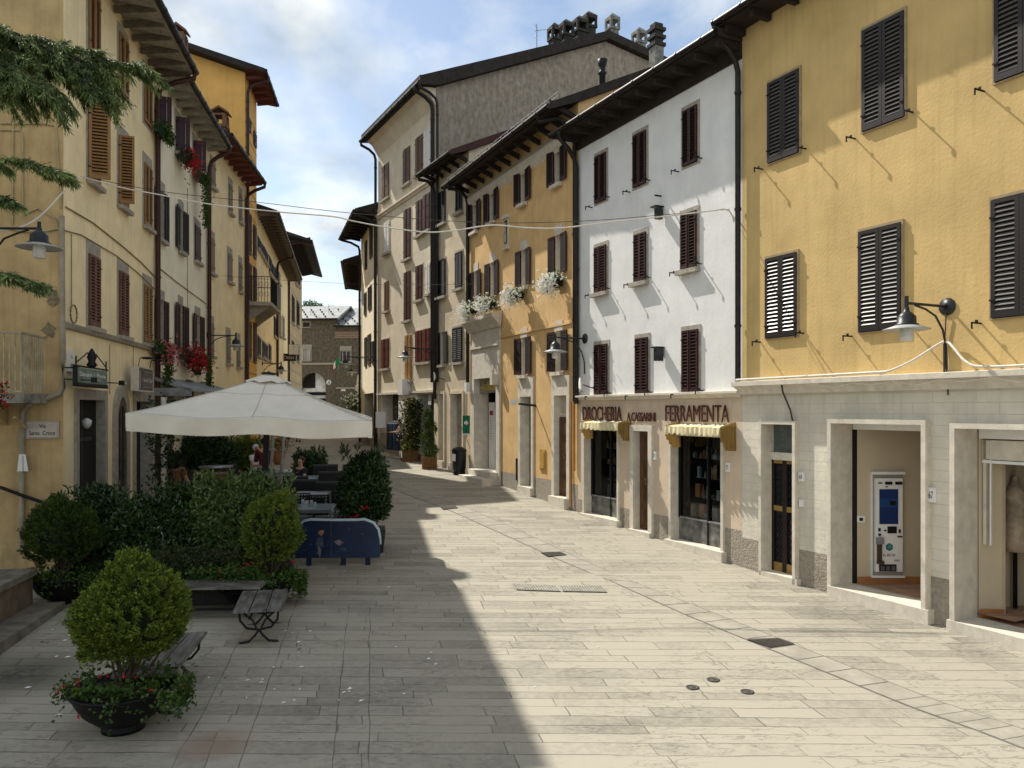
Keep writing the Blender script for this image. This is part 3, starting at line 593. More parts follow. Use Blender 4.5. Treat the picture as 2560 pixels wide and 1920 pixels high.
# shop windows and door below
def display(H, X0, X1, Yt, Yb, ledge, items, seed):
    x0, x1, z0, z1 = span(H, X0, X1, Yt, Yb, Xb=X1); rs = random.Random(seed)
    H.hole(x0, x1, z0, z1, .30); H.frame_box(x0, x1, z0-.1, z1, .07, .05); Q = -.13; H.step(x0-.12, x1+.12, z0, .13)
    m = MB(); m.box(x0, x1, .17, .23, z0, z0+ledge, 1); m.box(x0, x0+.04, .15, .23, z0+ledge, z1, 0); m.box(x1-.04, x1, .15, .23, z0+ledge, z1, 0); cx = x0+(x1-x0)*.60; m.box(cx-.02, cx+.02, .15, .23, z0, z1, 0)
    m.box(x0+.05, x1-.05, .15, .23, z0+ledge, z0+ledge+.03, 2)
    so = m.build('shop_window', [iron, mat('grey marble', (.16,.16,.15), .35, .5, 5), grey_metal], H.root)
    MB().face([(x0,.20,z0+ledge),(x1,.20,z0+ledge),(x1,.20,z1),(x0,.20,z1)]).build('shop_pane', shop_glass, so)
    r = MB(); D = 1.3
    for q in ([(x0,D,z0),(x1,D,z0),(x1,D,z1),(x0,D,z1)], [(x0,.37,z0),(x0,D,z0),(x0,D,z1),(x0,.37,z1)], [(x1,.37,z0),(x1,D,z0),(x1,D,z1),(x1,.37,z1)], [(x0,.37,z1),(x1,.37,z1),(x1,D,z1),(x0,D,z1)], [(x0,.37,z0+ledge-.01),(x1,.37,z0+ledge-.01),(x1,D,z0+ledge-.01),(x0,D,z0+ledge-.01)]): r.face(q)
    for i in range(1, 4): zz = z0+ledge+(z1-z0-ledge)*i/4.2; r.box(x0+.05, x1-.05, .55, .95, zz, zz+.015, 1)
    r.build('display_shelves', [interior_d, grey_metal], so)
    it = MB()
    for i in range(items):
        lev = rs.randrange(0, 4); zz = z0+ledge+((z1-z0-ledge)*lev/4.2 if lev else 0)+.016; cx = rs.uniform(x0+.1, x1-.1); cy = rs.uniform(.40, .75); w = rs.uniform(.025, .08); h = rs.uniform(.08, .3); mi = rs.randrange(5)
        if rs.random() < .5: it.box(cx-w, cx+w, cy-.03, cy+.03, zz, zz+h, mi)
        else: it.lathe((cx, cy, zz), [(w*.7,0),(w*.7,h*.6),(w*.3,h*.8),(w*.3,h)], 8, mi)
    it.build('goods', [mat('goods %d' % i, c, .5, .2, 20) for i, c in enumerate(((.5,.5,.48),(.2,.2,.2),(.45,.2,.1),(.3,.36,.4),(.35,.3,.15)))], so)
    return x0, x1, z0, z1
w1 = display(Wh, 1464, 1546, 1074, 1301, .42, 46, 3)
w2 = display(Wh, 1681, 1806, 1088, 1378, .45, 70, 5)
x0, x1, z0, z1 = span(Wh, 1588, 1625, 1077, 1331)
Wh.hole(x0, x1, z0, z1, .28); Wh.frame_box(x0, x1, z0-.15, z1, .13, .06); Wh.step(x0-.1, x1+.14, z0, .13)
def panel_door(H, x0, x1, z0, z1, y=.12, m=door_wood, top=.0, leaves=2, parent=None, rows=4):
    d = MB(); cx = (x0+x1)/2
    for a, b in ((x0, cx), (cx, x1)) if leaves == 2 else ((x0, x1),):
        d.box(a+.004, b-.004, y, y+.05, z0, z1-top)
        for i in range(rows):
            za = z0+.1+(z1-top-z0-.12)*i/rows; zb = za+(z1-top-z0-.12)/rows-.09; d.box(a+.06, b-.06, y-.02, y, za, zb); d.box(a+.09, b-.09, y-.032, y-.02, za+.05, zb-.05)
    o = d.build('door', [m], H.root); MB().tube([(cx+.05, y-.03, z0+1), (cx+.05, y-.08, z0+1), (cx+.05, y-.08, z0+1.12)], .01, 6).build('handle', brass, o); return o
panel_door(Wh, x0, x1, z0, z1)
Wh.walls(); Wh.roof(raft=True, fascia=.30)
Wh.pipe(.06, r=.055, z0=3.15, xe=.15)
# awnings
canvas_y = mat('pale yellow canvas', (.80,.72,.46), .85, .08, 6, trans=.25); canvas_d = mat('mustard canvas underside', (.30,.19,.06), .9, .12, 6, trans=.2)
def awning(H, X0, X1, Yt, Yb, lab, dep=.5, drop=.62, nsc=9):
    x0 = H.px(X0, 1070, dep)[0]; x1 = H.px(X1, 1070, dep)[0]; z1 = H.px(X1, Yt, dep)[1]; z0 = H.px(X1, Yb, dep)[1]
    r = empty('awning', H.W(x0, 0, z1), math.atan2(H.a.y, H.a.x), lab, 'awning'); w = x1-x0; h = z1-z0
    m = MB(); n = 12; prof = []
    for i in range(6): q = i/5; prof.append((-dep*q, .035-.035*q*q))
    vs = [(w*j/n, y, z+.01*math.sin(j*2.1)) for y, z in prof for j in range(n+1)]
    m.add(vs, [(i*(n+1)+j, i*(n+1)+j+1, (i+1)*(n+1)+j+1, (i+1)*(n+1)+j) for i in range(5) for j in range(n)], 0, True)
    k = nsc*6; top = [(w*j/k, -dep-.005-.012*math.sin(j*1.1), 0) for j in range(k+1)]; bot = [(w*j/k, -dep-.02-.02*math.sin(j*1.3), -h*.72-h*.28*abs(math.sin(math.pi*j/6))) for j in range(k+1)]
    m.add(top+bot, [(j, k+1+j, k+2+j, j+1) for j in range(k)], 0, True); m.build('canopy', [canvas_y], r)
    for sx in (0, w):
        g = MB(); q = 16; tp = []; bt = []
        for j in range(q+1):
            t = j/q; y = -dep*(1-t); f = .025*math.sin(j*2.4); tp.append((sx+f, y, .02+.08*(t))); bt.append((sx+f*1.6, y, -drop*(.45+.55*min(1, t*2.2))))
        g.add(tp+bt, [(j, q+1+j, q+2+j, j+1) for j in range(q)], 0, True); g.build('side_curtain', [canvas_d], r)
    m = MB(); m.tube([(0,-.02,.03),(w,-.02,.03)], .02, 8); m.tube([(0.02,-.03,-.25),(0.02,-dep,-.02)], .012, 6); m.tube([(w-.02,-.03,-.25),(w-.02,-dep,-.02)], .012, 6); m.build('awning_frame', grey_metal, r)
    return r
awning(Wh, 1451, 1545, 1059, 1078, 'smaller pale yellow scalloped awning over the left shop window of the drogheria', .34, .38, 8)
awning(Wh, 1663, 1800, 1070, 1092, 'larger pale yellow scalloped awning over the ferramenta shop window', .36, .42, 10)
letter_m = mat('dark red letter paint', (.07,.02,.015), .6, .15, 20)
def wall_text(H, txt, X0, X1, Yt, Yb, label, h=None, m=letter_m, ext=.010, o=.035):
    s0, _ = H.px(X0, 1020); s1, z1 = H.px(X1, Yt); _, z0 = H.px(X1, Yb)
    t = text_mesh(txt, s1-s0, z1-z0, 'wall_lettering', m, None, ext, H.W(s0, -o, z0), (R(90), 0, math.atan2(H.a.y, H.a.x)), bold=0)
    return tag(t, label, 'shop lettering', 'raised shop letters on the white house')
wall_text(Wh, 'DROCHERIA', 1461, 1558, 1016, 1053, 'dark red raised letters reading DROCHERIA left on the shopfront')
wall_text(Wh, 'A.CASSARINI', 1572, 1643, 1031, 1054, 'smallest dark red raised lettering, centred above the shop door')
wall_text(Wh, 'FERRAMENTA', 1668, 1827, 1012, 1056, 'large dark red raised letters reading FERRAMENTA above the right awning')
plate(Wh, 1639, 1139, .08, .17, '71', 'small white house number 71 between shop door and ferramenta window', o=.04)
plate(Wh, 1822, 1168, .08, .17, '73', 'small white house number 73 right of the ferramenta window', o=.04)
# lantern box and iron brackets on the white wall
def wall_box(H, X, Yp, w, h, d, m, name, label, cat, extra=None):
    s, z = H.px(X, Yp); r = empty(name, H.W(s, 0, z), math.atan2(H.a.y, H.a.x), label, cat)
    b = MB(); b.box(-w/2, w/2, -d, -.04 if d > .1 else -.002, -h/2, h/2); b.build('casing', m, r)
    if extra: extra(r)
    return r
def br(r): MB().box(-.14, .05, -.22, -.002, .14, .165).build('bracket', iron, r)
wall_box(Wh, 1658, 887, .12, .26, .20, lamp_top, 'wall_lantern', 'small black boxed lantern on the white wall between lower windows', 'lantern', br)
wall_box(Wh, 1657, 536, .10, .22, .18, lamp_top, 'wall_lantern', 'small black boxed lantern high on the white wall by the cable', 'lantern', br)
wall_box(Wh, 1657, 491, .03, .03, .20, iron, 'wall_bracket', 'bare iron bracket above the high lantern on white wall', 'bracket')
# ------------------------------------------------------------------ ochre house
PO = (-1.42, 26.1)
Or = House('ochre house with white window sills, flower boxes and a tall portal', PO, PW, 10.22, G(22.5), [orange, orange, plinth_m, pale_stone, orange], depth=11, split=None, o=.8, ks=.38, kr=.47, over=(.15,.08), plinth=1.17)
wf = P(kind='louver', cols=mc, frame=.0, sill=True, fm=pale_stone, dep=.22)
for xs, Xy, yt, yb in (((1172.5,1182.3,1193.6,1204.2),1184,499,580.5), ((1213.7,1224.4,1237,1249.6),1226,470,557), ((1291,1302.5,1315.6,1331),1303,417.7,510.7), ((1372.6,1387,1403,1420),1388,360.7,463)):
    Or.opx(xs, Xy, yt, yb, **wf)
for xs, Xy, yt, yb in (((1174.5,1185.2,1195,1204.2),1185,680,755.7), ((1216,1226.5,1238.4,1249.6),1227,657.6,743), ((1290.8,1304,1317.4,1327.5),1304,626.8,717.9), ((1372,1389,1405,1416.4),1389,590.3,688.4),
                       ((1291.3,1304,1316.9,1332),1304,845,937), ((1372.6,1389,1405.8,1422),1389,829,929)):
    w = Or.opx(xs, Xy, yt, yb, **wf); e = [Or.px(x, 500)[0] for x in xs]; zt = Or.px(Xy, yt)[1]
    MB().box(e[1]-.04, e[2]+.04, -.02, -.001, zt, zt+.26).build('lintel', pale_stone, w)
# string cable moulding, frieze
mb = MB(); zc_ = Or.px(1400, 815)[1]; mb.box(1.0, Or.L, -.035, -.001, zc_, zc_+.05); mb.build('string_course', orange, Or.root)
MB().prism([(0,9.62),(-.10,9.75),(-.13,9.9),(0,10.1)], 0, Or.L).build('eaves_moulding', pale_stone, Or.root)
# big portal
x0, x1, z0, z1 = span(Or, 1188, 1243, 948, 1181)
Or.hole(x0, x1, z0, z1, .55)
pm = MB(); q = .05; pm.box(x0-.30, x0, -q, 0, z0-.4, z1+1.5); pm.box(x1, x1+.28, -q, 0, z0-.4, z1+1.5); pm.box(x0, x1, -q, 0, z1, z1+1.5); pm.box(x0-.2, x1+.2, -q-.05, -q, z1+.95, z1+1.08); pm.build('portal_surround', pale_stone, Or.root)
ztop = z1+1.5; MB().prism([(-.05,ztop),(-.1,ztop),(-.16,ztop+.12),(-.34,ztop+.3),(-.34,ztop+.4),(0,ztop+.48)], x0-.42, x1+.4).build('portal_cornice', pale_stone, Or.root)
MB().box(x0, x1, .15, .2, z1-.45, z1).build('sign_board', mat('sign grey', (.34,.33,.29), .7, .1, 5), Or.root)
text_mesh('Ambrosia', (x1-x0)*.72, .30, 'sign_lettering', mat('gilt letters', (.50,.40,.12), .5, .2, 10), Or.root, .02, (x0+(x1-x0)*.14, .13, z1-.38), font_shear=.3)
m = MB(); m.face([(x0,.552,z0),(x1,.552,z0),(x1,.552,z1),(x0,.552,z1)], 0); m.box(x0+.18, x0+.62, .40, .44, z0, z1-.75, 1); m.box(x0+.03, x0+.10, .45, .55, z0, z1-.45, 2); m.box(x1-.30, x1, .40, .50, z0, z1-.45, 3)
m.build('entrance_panel', [dark_glass, paint_white, brown, mat('dark red door', (.10,.02,.02), .5, .2, 5)], Or.root)
m = MB(); m.box(x0+.27, x0+.54, .393, .4, z0+1.72, z0+1.86, 0)
for i in range(9): m.box(x0+.28, x0+.28+.24*random.uniform(.5,1), .394, .4, z0+.95+i*.085, z0+.97+i*.085, 1)
m.build('notice', [mat('red print', (.35,.03,.03), .6, .1, 5), stone], Or.root)
Or.step(x0-.1, x1+.15, z0-.0, .30); MB().box(x0+.1, x1+.3, -.62, -.3, 0, z0-.17).build('step', pale_stone, Or.root)
# narrow glazed door
x0, x1, z0, z1 = span(Or, 1303, 1330, 992, 1220)
Or.hole(x0, x1, z0, z1, .3); Or.frame_box(x0, x1, z0-.2, z1, .13, .04, wt=.55); Or.step(x0-.05, x1+.1, z0, .1)
m = MB(); m.box(x0, x1, .26, .3, z0, z0+.35, 0); m.box(x0, x0+.05, .26, .3, z0+.35, z1, 0); m.box(x1-.05, x1, .26, .3, z0+.35, z1, 0); m.box(x0+.05, x1-.05, .26, .3, z1-.7, z1-.64, 0); dd_ = m.build('door', iron, Or.root)
MB().face([(x0,.29,z0),(x1,.29,z0),(x1,.29,z1),(x0,.29,z1)]).build('door_pane', dark_glass, dd_)
x0, x1, z0, z1 = span(Or, 1388, 1419, 989, 1246)
Or.hole(x0, x1, z0, z1, .3); Or.frame_box(x0, x1, z0-.2, z1, .14, .04, wt=.5); Or.step(x0-.1, x1+.1, z0, .16)
MB().box(x0, x1, .15, .22, z1-.55, z1-.45).build('transom_beam', pale_stone, Or.root); MB().box(x0, x1, .24, .26, z1-.45, z1).build('transom_panel', pale_stone, Or.root)
panel_door(Or, x0, x1, z0, z1, top=.55, leaves=1)
# niche with relief
s, z = Or.px(1268, 582); m = MB(); m.box(s-.13, s+.13, -.04, 0, z-.42, z+.42); m.box(s-.19, s+.19, -.10, 0, z+.42, z+.5); m.box(s-.17, s+.17, -.09, 0, z-.5, z-.42)
nb = m.build('wall_shrine', pale_stone, Or.root); m = MB(); m.box(s-.085, s+.085, -.05, -.041, z-.32, z+.36, 0); m.lathe((s, -.06, z-.3), [(.05,0),(.06,.25),(.035,.42),(.045,.5),(.02,.58)], 10, 1); m.build('figure', [interior_d, stone], nb)
m = MB(); s, z = Or.px(1358, 1150); m.box(s-.16, s+.16, -.03, -.001, z-.28, z+.28); m.box(s-.11, s+.11, -.045, -.03, z-.22, z+.22); m.build('meter_cabinet', mat('ochre painted metal', (.45,.27,.07), .5, .1, 5), Or.root)
m = MB(); s, z = Or.px(1292, 1172); m.box(s-.04, s+.05, -.02, -.001, z-.32, z+.3); m.build('cable_duct', iron, Or.root)
m = MB(); s, z = Or.px(1246, 949); m.box(s-.07, s+.09, -.25, -.001, z-.16, z+.16); m.build('lamp_box', pale_stone, Or.root)
m = MB(); m.tube([(Or.L-.12, -.05, 9.4), (Or.L-.12, -.05, 1.5)], .03, 6); m.tube([(Or.L-.32, -.03, 3.2), (Or.L-.32, -.03, 1.4), (Or.L-.28,-.05,.6)], .02, 6); m.build('conduit', mat('ochre conduit', (.38,.18,.05), .7, .1, 5), Or.root)
Or.walls(); Or.roof(raft=True)
Or.pipe(.12, r=.06, xe=.4, z0=3.6); Or.pipe(Or.L-.02, r=.05, xe=Or.L-.5, z0=3.2)
m = MB()                                                                # snow guard rails
zz = Or.ze+.16
for h in (.08, .17): m.tube([(-.1, -.72, zz+h), (Or.L+.3, -.72, zz+h)], .009, 5)
for i in range(17): x = -.1+i*(Or.L+.4)/16; m.tube([(x, -.72, zz), (x, -.72, zz+.19)], .012, 5)
m.build('snow_guard', grey_metal, Or.root)
# rear storey of ochre house seen above white roof
# ------------------------------------------------------------------ narrow beige house
PN = (-2.75, 28.6)
Na = House('narrow beige house with black shutters between the ochre and the tall house', PN, PO, 11.30, G(27.3), [beige2, beige2, beige2, pale_stone, beige2], depth=8, o=.67, ks=.36, kr=.47, over=(.0,.1), roofm=mat('maroon roof', (.07,.025,.025), .7, .2, 5), plinth=None)
bg = (blackgreen, blackgreen)
for TL, BR, kw in (((1099.7,482),(1115,553),{}), ((1141.7,468),(1157,525),{}), ((1096.9,653.4),(1115,737),{}), ((1140.3,633.8),(1157,717),{}), ((1133.7,821),(1157,903),{})):
    Na.wpx(TL, BR, kind='louver', cols=bg, state='closed', frame=.05, fm=stone, **kw)
Na.opx((1091.8,1101.4,1112,1121), 1102, 831.6, 911.5, kind='louver', cols=bg, frame=0, fm=stone, glassm=mat('grey pane', (.13,.15,.14), .2, .1, 4))
for X0, X1, b in ((1098,1110,1153), (1128,1157,1161)):
    x0, x1, z0, z1 = span(Na, X0, X1, 985, b); Na.hole(x0, x1, z0, z1, .3); Na.frame_box(x0, x1, z0-.1, z1, .1, .04, beige2); Na.step(x0-.05, x1+.05, z0, .1); panel_door(Na, x0, x1, z0, z1, .22, stone if X0 > 1120 else door_wood, leaves=1)
Na.walls(); Na.roof(raft=True)
Na.pipe(.1, r=.06, xe=.2, z0=3.4, m=gutter_m)
# ------------------------------------------------------------------ tall beige house
PB_ = (-5.81, 34.4)
Bi = House('tall beige four storey house with panelled brown shutters and a bare brown gable', PB_, PN, 14.55, G(31.5), [beige, beige, plinth_m, pale_stone, gable_m], depth=10.4, o=.68, ks=.15, kr=.42, ridge=7.4, kb=.16, over=(.2,.25), plinth=1.75)
rc = (redbrown, redbrown); br_ = (brown, brown); RB = mat('rust red paint', (.085,.012,.009), .5, .15, 6)
for TL, BR, c in (((956,419.6),(974,489.8),door_wood), ((1009.2,377.8),(1027,451.8),door_wood), ((1040.4,348.6),(1058,427),door_wood),
                  ((1010.8,527.3),(1028,642),redbrown), ((1041.6,506),(1057,583),redbrown), ((1059,490.8),(1076.4,570.7),redbrown),
                  ((962.3,706),(973,775),door_wood), ((1011.4,682.8),(1028,797.8),redbrown), ((1040.8,666.9),(1057.6,746),redbrown),
                  ((954.7,849.7),(973.4,919),RB), ((1039.7,828.6),(1057,904),RB), ((1059.3,823.5),(1077.3,902),RB)):
    Bi.wpx(TL, BR, kind='panel', cols=(c, c), state='ajar', frame=.05, fm=beige, sill=True, sillm=stone)
for TL, BR in (((962.3,558),(975,628)), ((1062,330),(1079,414)), ((1067.4,659),(1077,732)), ((1014,839),(1030,950))):
    Bi.wpx(TL, BR, kind='panel', cols=(whitewood if BR[1] < 900 else tan_sh,)*2, state='ajar', frame=.05, fm=beige, sillm=stone)  # white paint on the upper three stands for sunlit shutters
zc1 = Bi.px(1076, 452)[1]; Bi.cornice(zc1-.15, .18, .12, beige, name='string_course')
MB().prism([(0,14.0),(-.3,14.45),(-.6,14.62),(0,14.62)], 0, Bi.L).build('eaves_cove', beige, Bi.root)
zs_ = 3.95
for X0, X1, b, nm in ((954,997,1086,'a'), (1046,1085,1140,'b')):
    x0, x1, z0, z1 = span(Bi, X0, X1, 986, b); Bi.hole(x0, x1, z0, z1, .5); m = MB(); m.face([(x0,.5,z0),(x1,.5,z0),(x1,.5,z1),(x0,.5,z1)], 0)
    m.box(x0+(x1-x0)*.35, x0+(x1-x0)*.4, .45, .5, z0, z1, 1); m.build('shop_window', [dark_glass, iron], Bi.root)
x0 = Bi.px(998, 1000)[0]; x1 = Bi.px(1045, 1000)[0]
MB().box(x0, x1, -.03, -.001, G(31)-.5, Bi.px(1020, 988)[1]).build('shop_pier', paint_white, Bi.root)
Bi.step(Bi.px(953, 1000)[0], Bi.px(999, 1000)[0], Bi.px(997, 1086)[1], .06, plinth_m)
MB().box(.0, Bi.L, -.10, -.001, Bi.px(1000, 985)[1], Bi.px(1000, 981)[1]+.02).build('shop_ledge', pale_stone, Bi.root)
m = MB(); s, z = Bi.px(1022, 968); m.box(s-.30, s+.22, -.35, -.01, z-.3, z+.3); m.build('air_conditioner', paint_white, Bi.root)
Bi.walls(); Bi.roof(raft=False, tiles=False, th=.32)
Bi.pipe(-.1, r=.06, xe=-.1, z0=3.0); Bi.pipe(Bi.L-.12, r=.07, xe=Bi.L-.1, z0=4.0)
Bi.pipe(Bi.L+.35, r=.05, xe=Bi.L+.3, z0=4.0, m=gutter_m)
# posters in the right shop window
m = MB()
for i, (X, Yp, w, h, mi) in enumerate(((1075,1000,.30,.36,0),(1058,1040,.28,.3,1),(1056,1055,.28,.25,1),(1052,1072,.26,.2,1),(1052,1090,.26,.28,2),(1052,1106,.26,.30,0))):
    s, z = Bi.px(X, Yp); m.box(s-w/2, s+w/2, -.02, -.003, z-h/2, z+h/2, mi)
m.build('posters', [mat('paper white', (.5,.5,.47), .8, .25, 20), mat('paper grey', (.3,.3,.27), .8, .3, 20), mat('paper green', (.25,.28,.05), .8, .3, 20)], Bi.root)
# ------------------------------------------------------------------ far houses on the right
P6 = (-7.6, 39.9)
R6 = House('cream house just beyond the tall beige house on the right', P6, PB_, 11.6, G(37), [lw, lw, plinth_m, pale_stone, lw], depth=9, o=.95, ks=.15, kr=.35, over=(.6,-.3), plinth=2.0)
for TL, BR in (((914,606),(919,670)), ((926,560),(933,640)), ((912,735),(917,785)), ((922,720),(930,770)), ((913,845),(918,915)), ((921,838),(928,910)), ((930,855),(935,905))):
    R6.wpx(TL, BR, kind='louver', cols=br_, state='closed', frame=.05, fm=lw, sill=False)
x0, x1, z0, z1 = span(R6, 911, 934, 985, 1095); R6.hole(x0, x1, z0, z1, .4); m = MB(); m.face([(x0,.4,z0),(x1,.4,z0),(x1,.4,z1),(x0,.4,z1)]); m.build('shop_window', dark_glass, R6.root)
R6.walls(); R6.roof(); R6.pipe(.1, r=.06); R6.pipe(R6.L-.25, r=.07, xe=R6.L-.3)
R7 = House('farthest pale house on the right side of the street', (-9.2, 48.5), P6, 10.4, G(43), [ly, ly, plinth_m, pale_stone, ly], depth=9, o=.9, ks=.15, kr=.35, over=(.3,-.1))
R7.walls(); R7.roof()
# ------------------------------------------------------------------ left side of the street
PL1 = (-8.02, 14.16); PL2 = (-9.075, 20.12)
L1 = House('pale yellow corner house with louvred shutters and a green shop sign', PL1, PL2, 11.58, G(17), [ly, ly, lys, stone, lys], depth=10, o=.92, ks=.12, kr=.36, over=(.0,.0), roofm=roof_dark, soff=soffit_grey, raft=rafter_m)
tc_ = (tan_sh, tan_sh); rcL = (mat('reddish louvres', (.17,.075,.05), .6, .2, 6),)*2
zr0 = (L1.px(357, 300)[1]+.0, L1.px(357, 168.7)[1]); zr1 = (L1.px(366, 566)[1], L1.px(359, 405)[1]); zr2 = (L1.px(368, 857)[1], L1.px(359, 709.5)[1])
xc = [(L1.px(219, 600)[0], L1.px(245.5, 600)[0]), (L1.px(295.5, 600)[0], L1.px(317, 600)[0]), (L1.px(358.5, 600)[0], L1.px(376, 600)[0])]
for i, (x0, x1) in enumerate(xc):
    L1.window(x0, x1, zr0[0], zr0[1], 'louver', tc_, 'closed', frame=.10, lintel=.2, sill=False)
    L1.window(x0, x1, zr1[0], zr1[1], 'louver', tc_, 'halfout' if i < 2 else 'closed', frame=.10, lintel=.25, lw=(.38, .30, .3)[i])
    L1.window(x0, x1, zr2[0], zr2[1], 'louver', rcL if i < 2 else tc_, 'closed', frame=.10, lintel=.25, sill=True)
zl = L1.px(161, 822)[1]; MB().prism([(0,zl),(-.07,zl+.02),(-.1,zl+.1),(0,zl+.14)], 0, L1.L).build('string_course', stone, L1.root)
# doors and arch at street level
x0, x1 = L1.px(192, 1100)[0], L1.px(257, 1100)[0]; z1 = L1.px(257, 1001)[1]; z0 = G(15.5)+.1
L1.hole(x0, x1, z0, z1, .13); L1.frame_box(x0, x1, z0-.4, z1, .16, .05, stone, wt=.2)
m = MB(); m.face([(x0,.13,z0),(x1,.13,z0),(x1,.13,z1),(x0,.13,z1)], 0); m.box(x0+.55, x0+.60, .10, .128, z0, z1, 1); m.box(x0, x0+1.1, .10, .128, z0+2.05, z0+2.12, 1); m.lathe((x0+.6, .03, z0+2.3), [(.03,0),(.08,.05),(.1,.15),(.03,.2)], 10, 2)
m.build('dark_doorway', [interior_d, cable_d, bulb_m], L1.root)  # no door leaf: dark sheet stands for the unlit inside
x0, x1 = L1.px(288, 1100)[0], L1.px(311, 1100)[0]; zt = L1.px(299, 996)[1]; rr = (x1-x0)/2; zsp = zt-rr*1.5; cx = (x0+x1)/2
m = MB(); NN = 14
def arch(r, extra=0): return [(cx-r, z0-.4)]+[(cx-r*math.cos(math.pi*i/NN), zsp+(r*1.5)*math.sin(math.pi*i/NN)) for i in range(NN+1)]+[(cx+r, z0-.4)]
for ro, ri, y0, y1, mi in ((rr+.2, rr+.02, -.07, .0, 0), (rr+.02, rr-.1, -.045, .0, 1)):
    a, b = arch(ro), arch(ri)
    for i in range(len(a)-1):
        q = [(a[i][0],y0,a[i][1]),(b[i][0],y0,b[i][1]),(b[i+1][0],y0,b[i+1][1]),(a[i+1][0],y0,a[i+1][1])]; m.face(q, mi)
        m.face([(a[i][0],y0,a[i][1]),(a[i+1][0],y0,a[i+1][1]),(a[i+1][0],y1,a[i+1][1]),(a[i][0],y1,a[i][1])], mi); m.face([(b[i][0],y0,b[i][1]),(b[i][0],.0,b[i][1]),(b[i+1][0],.0,b[i+1][1]),(b[i+1][0],y0,b[i+1][1])], mi)
m.face([(x, -.012, z) for x, z in arch(rr-.1)], 2); m.box(cx-.02, cx+.02, -.03, -.012, z0, zsp+.3, 1)
m.build('arched_door', [stone, rafter_m, interior_d], L1.root)
x0, x1 = L1.px(336, 1100)[0], L1.px(377, 1100)[0]; z1 = L1.px(340, 1003)[1]
L1.hole(x0, x1, z0, z1, .25); L1.frame_box(x0, x1, z0-.4, z1, .14, .05, stone, wt=.28); MB().face([(x0,.25,z0),(x1,.25,z0),(x1,.25,z1),(x0,.25,z1)]).build('dark_doorway', interior_d, L1.root)
# wall cables on facade and side wall (plastered-over cables)
cab = mat('painted wall cable', (.40,.33,.19), .8, .15, 8)
m = MB()
def fac(H, pts, o=.02): return [(s, -o, z) for s, z in (H.px(X, Yp) for X, Yp in pts)]
m.tube(fac(L1, [(161,517),(230,557),(300,612),(350,655),(384,690)]), .014, 5); m.tube(fac(L1, [(161,577),(200,587),(290,640),(340,680),(384,722)]), .012, 5); m.tube(fac(L1, [(176,585),(176,765)]), .008, 4)
for X in (272, 331): m.tube(fac(L1, [(X,862),(X,985)]), .007, 4)
q = L1.px(177, 785); m.tube([(q[0]+.16*math.sin(a*.45), -.04-.01*(a % 3), q[1]+.17*math.cos(a*.45)) for a in range(44)], .009, 5)
m.build('wall_cable', mat('aged wall cable', (.24,.19,.11), .8, .2, 20), L1.root)
# side wall furniture: local frame of L1, y = depth along the side wall, x<0 outward
def sidept(X, Yp, out=0):     # ray to the side wall plane (x_local = -out)
    p = L1.PA-L1.a*out; b = -L1.n; off = (X-CX)/F; t = (off*p.y-p.x)/(b.x-off*b.y); d = p.y+t*b.y; return (-out, t, CAMZ+(HY-Yp)/F*d)
m = MB()
for pts in ([(0,308),(60,309),(100,308),(136,313),(141,330),(145,400),(152,470),(153,520)], [(0,325),(50,325),(57,345),(57,520),(60,537),(95,520),(135,545),(150,580)], [(33,280),(32,400),(31,560)], [(0,566),(60,580),(120,577),(152,570)]):
    m.tube([sidept(X, Yp, .015) for X, Yp in pts], .017, 5)
m.build('side_wall_cables', cab, L1.root)
m = MB(); m.tube([sidept(X, Yp, .06) for X, Yp in ((155,540),(156,700),(158,900),(158,968),(150,985),(110,998),(72,1012),(57,1030),(55,1100),(54,1376))], .045, 9)
m.build('downpipe', mat('pale painted pipe', (.33,.29,.22), .6, .2, 5), L1.root)
m = MB(); 
for i in range(9):
    X, Yp = random.choice(((138,800),(128,830),(140,790),(120,825),(132,752),(137,735))); c = Vector(sidept(X, Yp, .004)); pts = [(c.x, c.y+random.uniform(.03,.13)*math.cos(a), c.z+random.uniform(.04,.16)*math.sin(a)) for a in [k*math.pi/4 for k in range(8)]]; MB().face([(p[0]-.0004*i, p[1], p[2]) for p in pts], 0).build('plaster_scar', mat('bare plaster', (.24,.19,.11), .95, .3, 20), L1.root)
# balcony on the side wall
a0 = sidept(0, 700)[1]; yA, yB = .25, 3.0; zb = sidept(100, 985)[2]-.0
zb = at(60, 985, 13.6).z; bal = MB(); bal.box(-1.0, .05, yA, yB, zb-.16, zb); bal.build('balcony_slab', [mat('balcony slab', (.26,.25,.22), .95, .4, 5, .4, 20, dirt=.6, dirtcol=(.08,.08,.07))], L1.root)
rl = MB()
for i in range(31): y = yA+.06+i*(2.6/30); rl.box(-.97, -.955, y-.011, y+.011, zb+.02, zb+1.0)
for i in range(10): x = -.9+i*.09; rl.box(x-.011, x+.011, yA+.05, yA+.065, zb+.02, zb+1.0)
rl.box(-.985, -.94, yA+.03, yB-.1, zb+1.0, zb+1.03); rl.box(-.97, 0, yA+.03, yA+.07, zb+1.0, zb+1.03); rl.box(-.98, -.95, yA+.03, yB-.1, zb+.02, zb+.045)
rl.build('balcony_railing', mat('faded beige railing', (.40,.36,.25), .7, .3, 5), L1.root)
m = MB(); m.tube([(-.5, .6, zb-.4), (-.06, .6, zb-.6)], .03); 
m.build('balcony_outlet', lys, L1.root)
for y in (.9, 2.4): MB().prism([(-.9, zb-.16), (0, zb-.16), (0, zb-.55)], y, y+.12, axis='y').build('balcony_bracket', lys, L1.root)
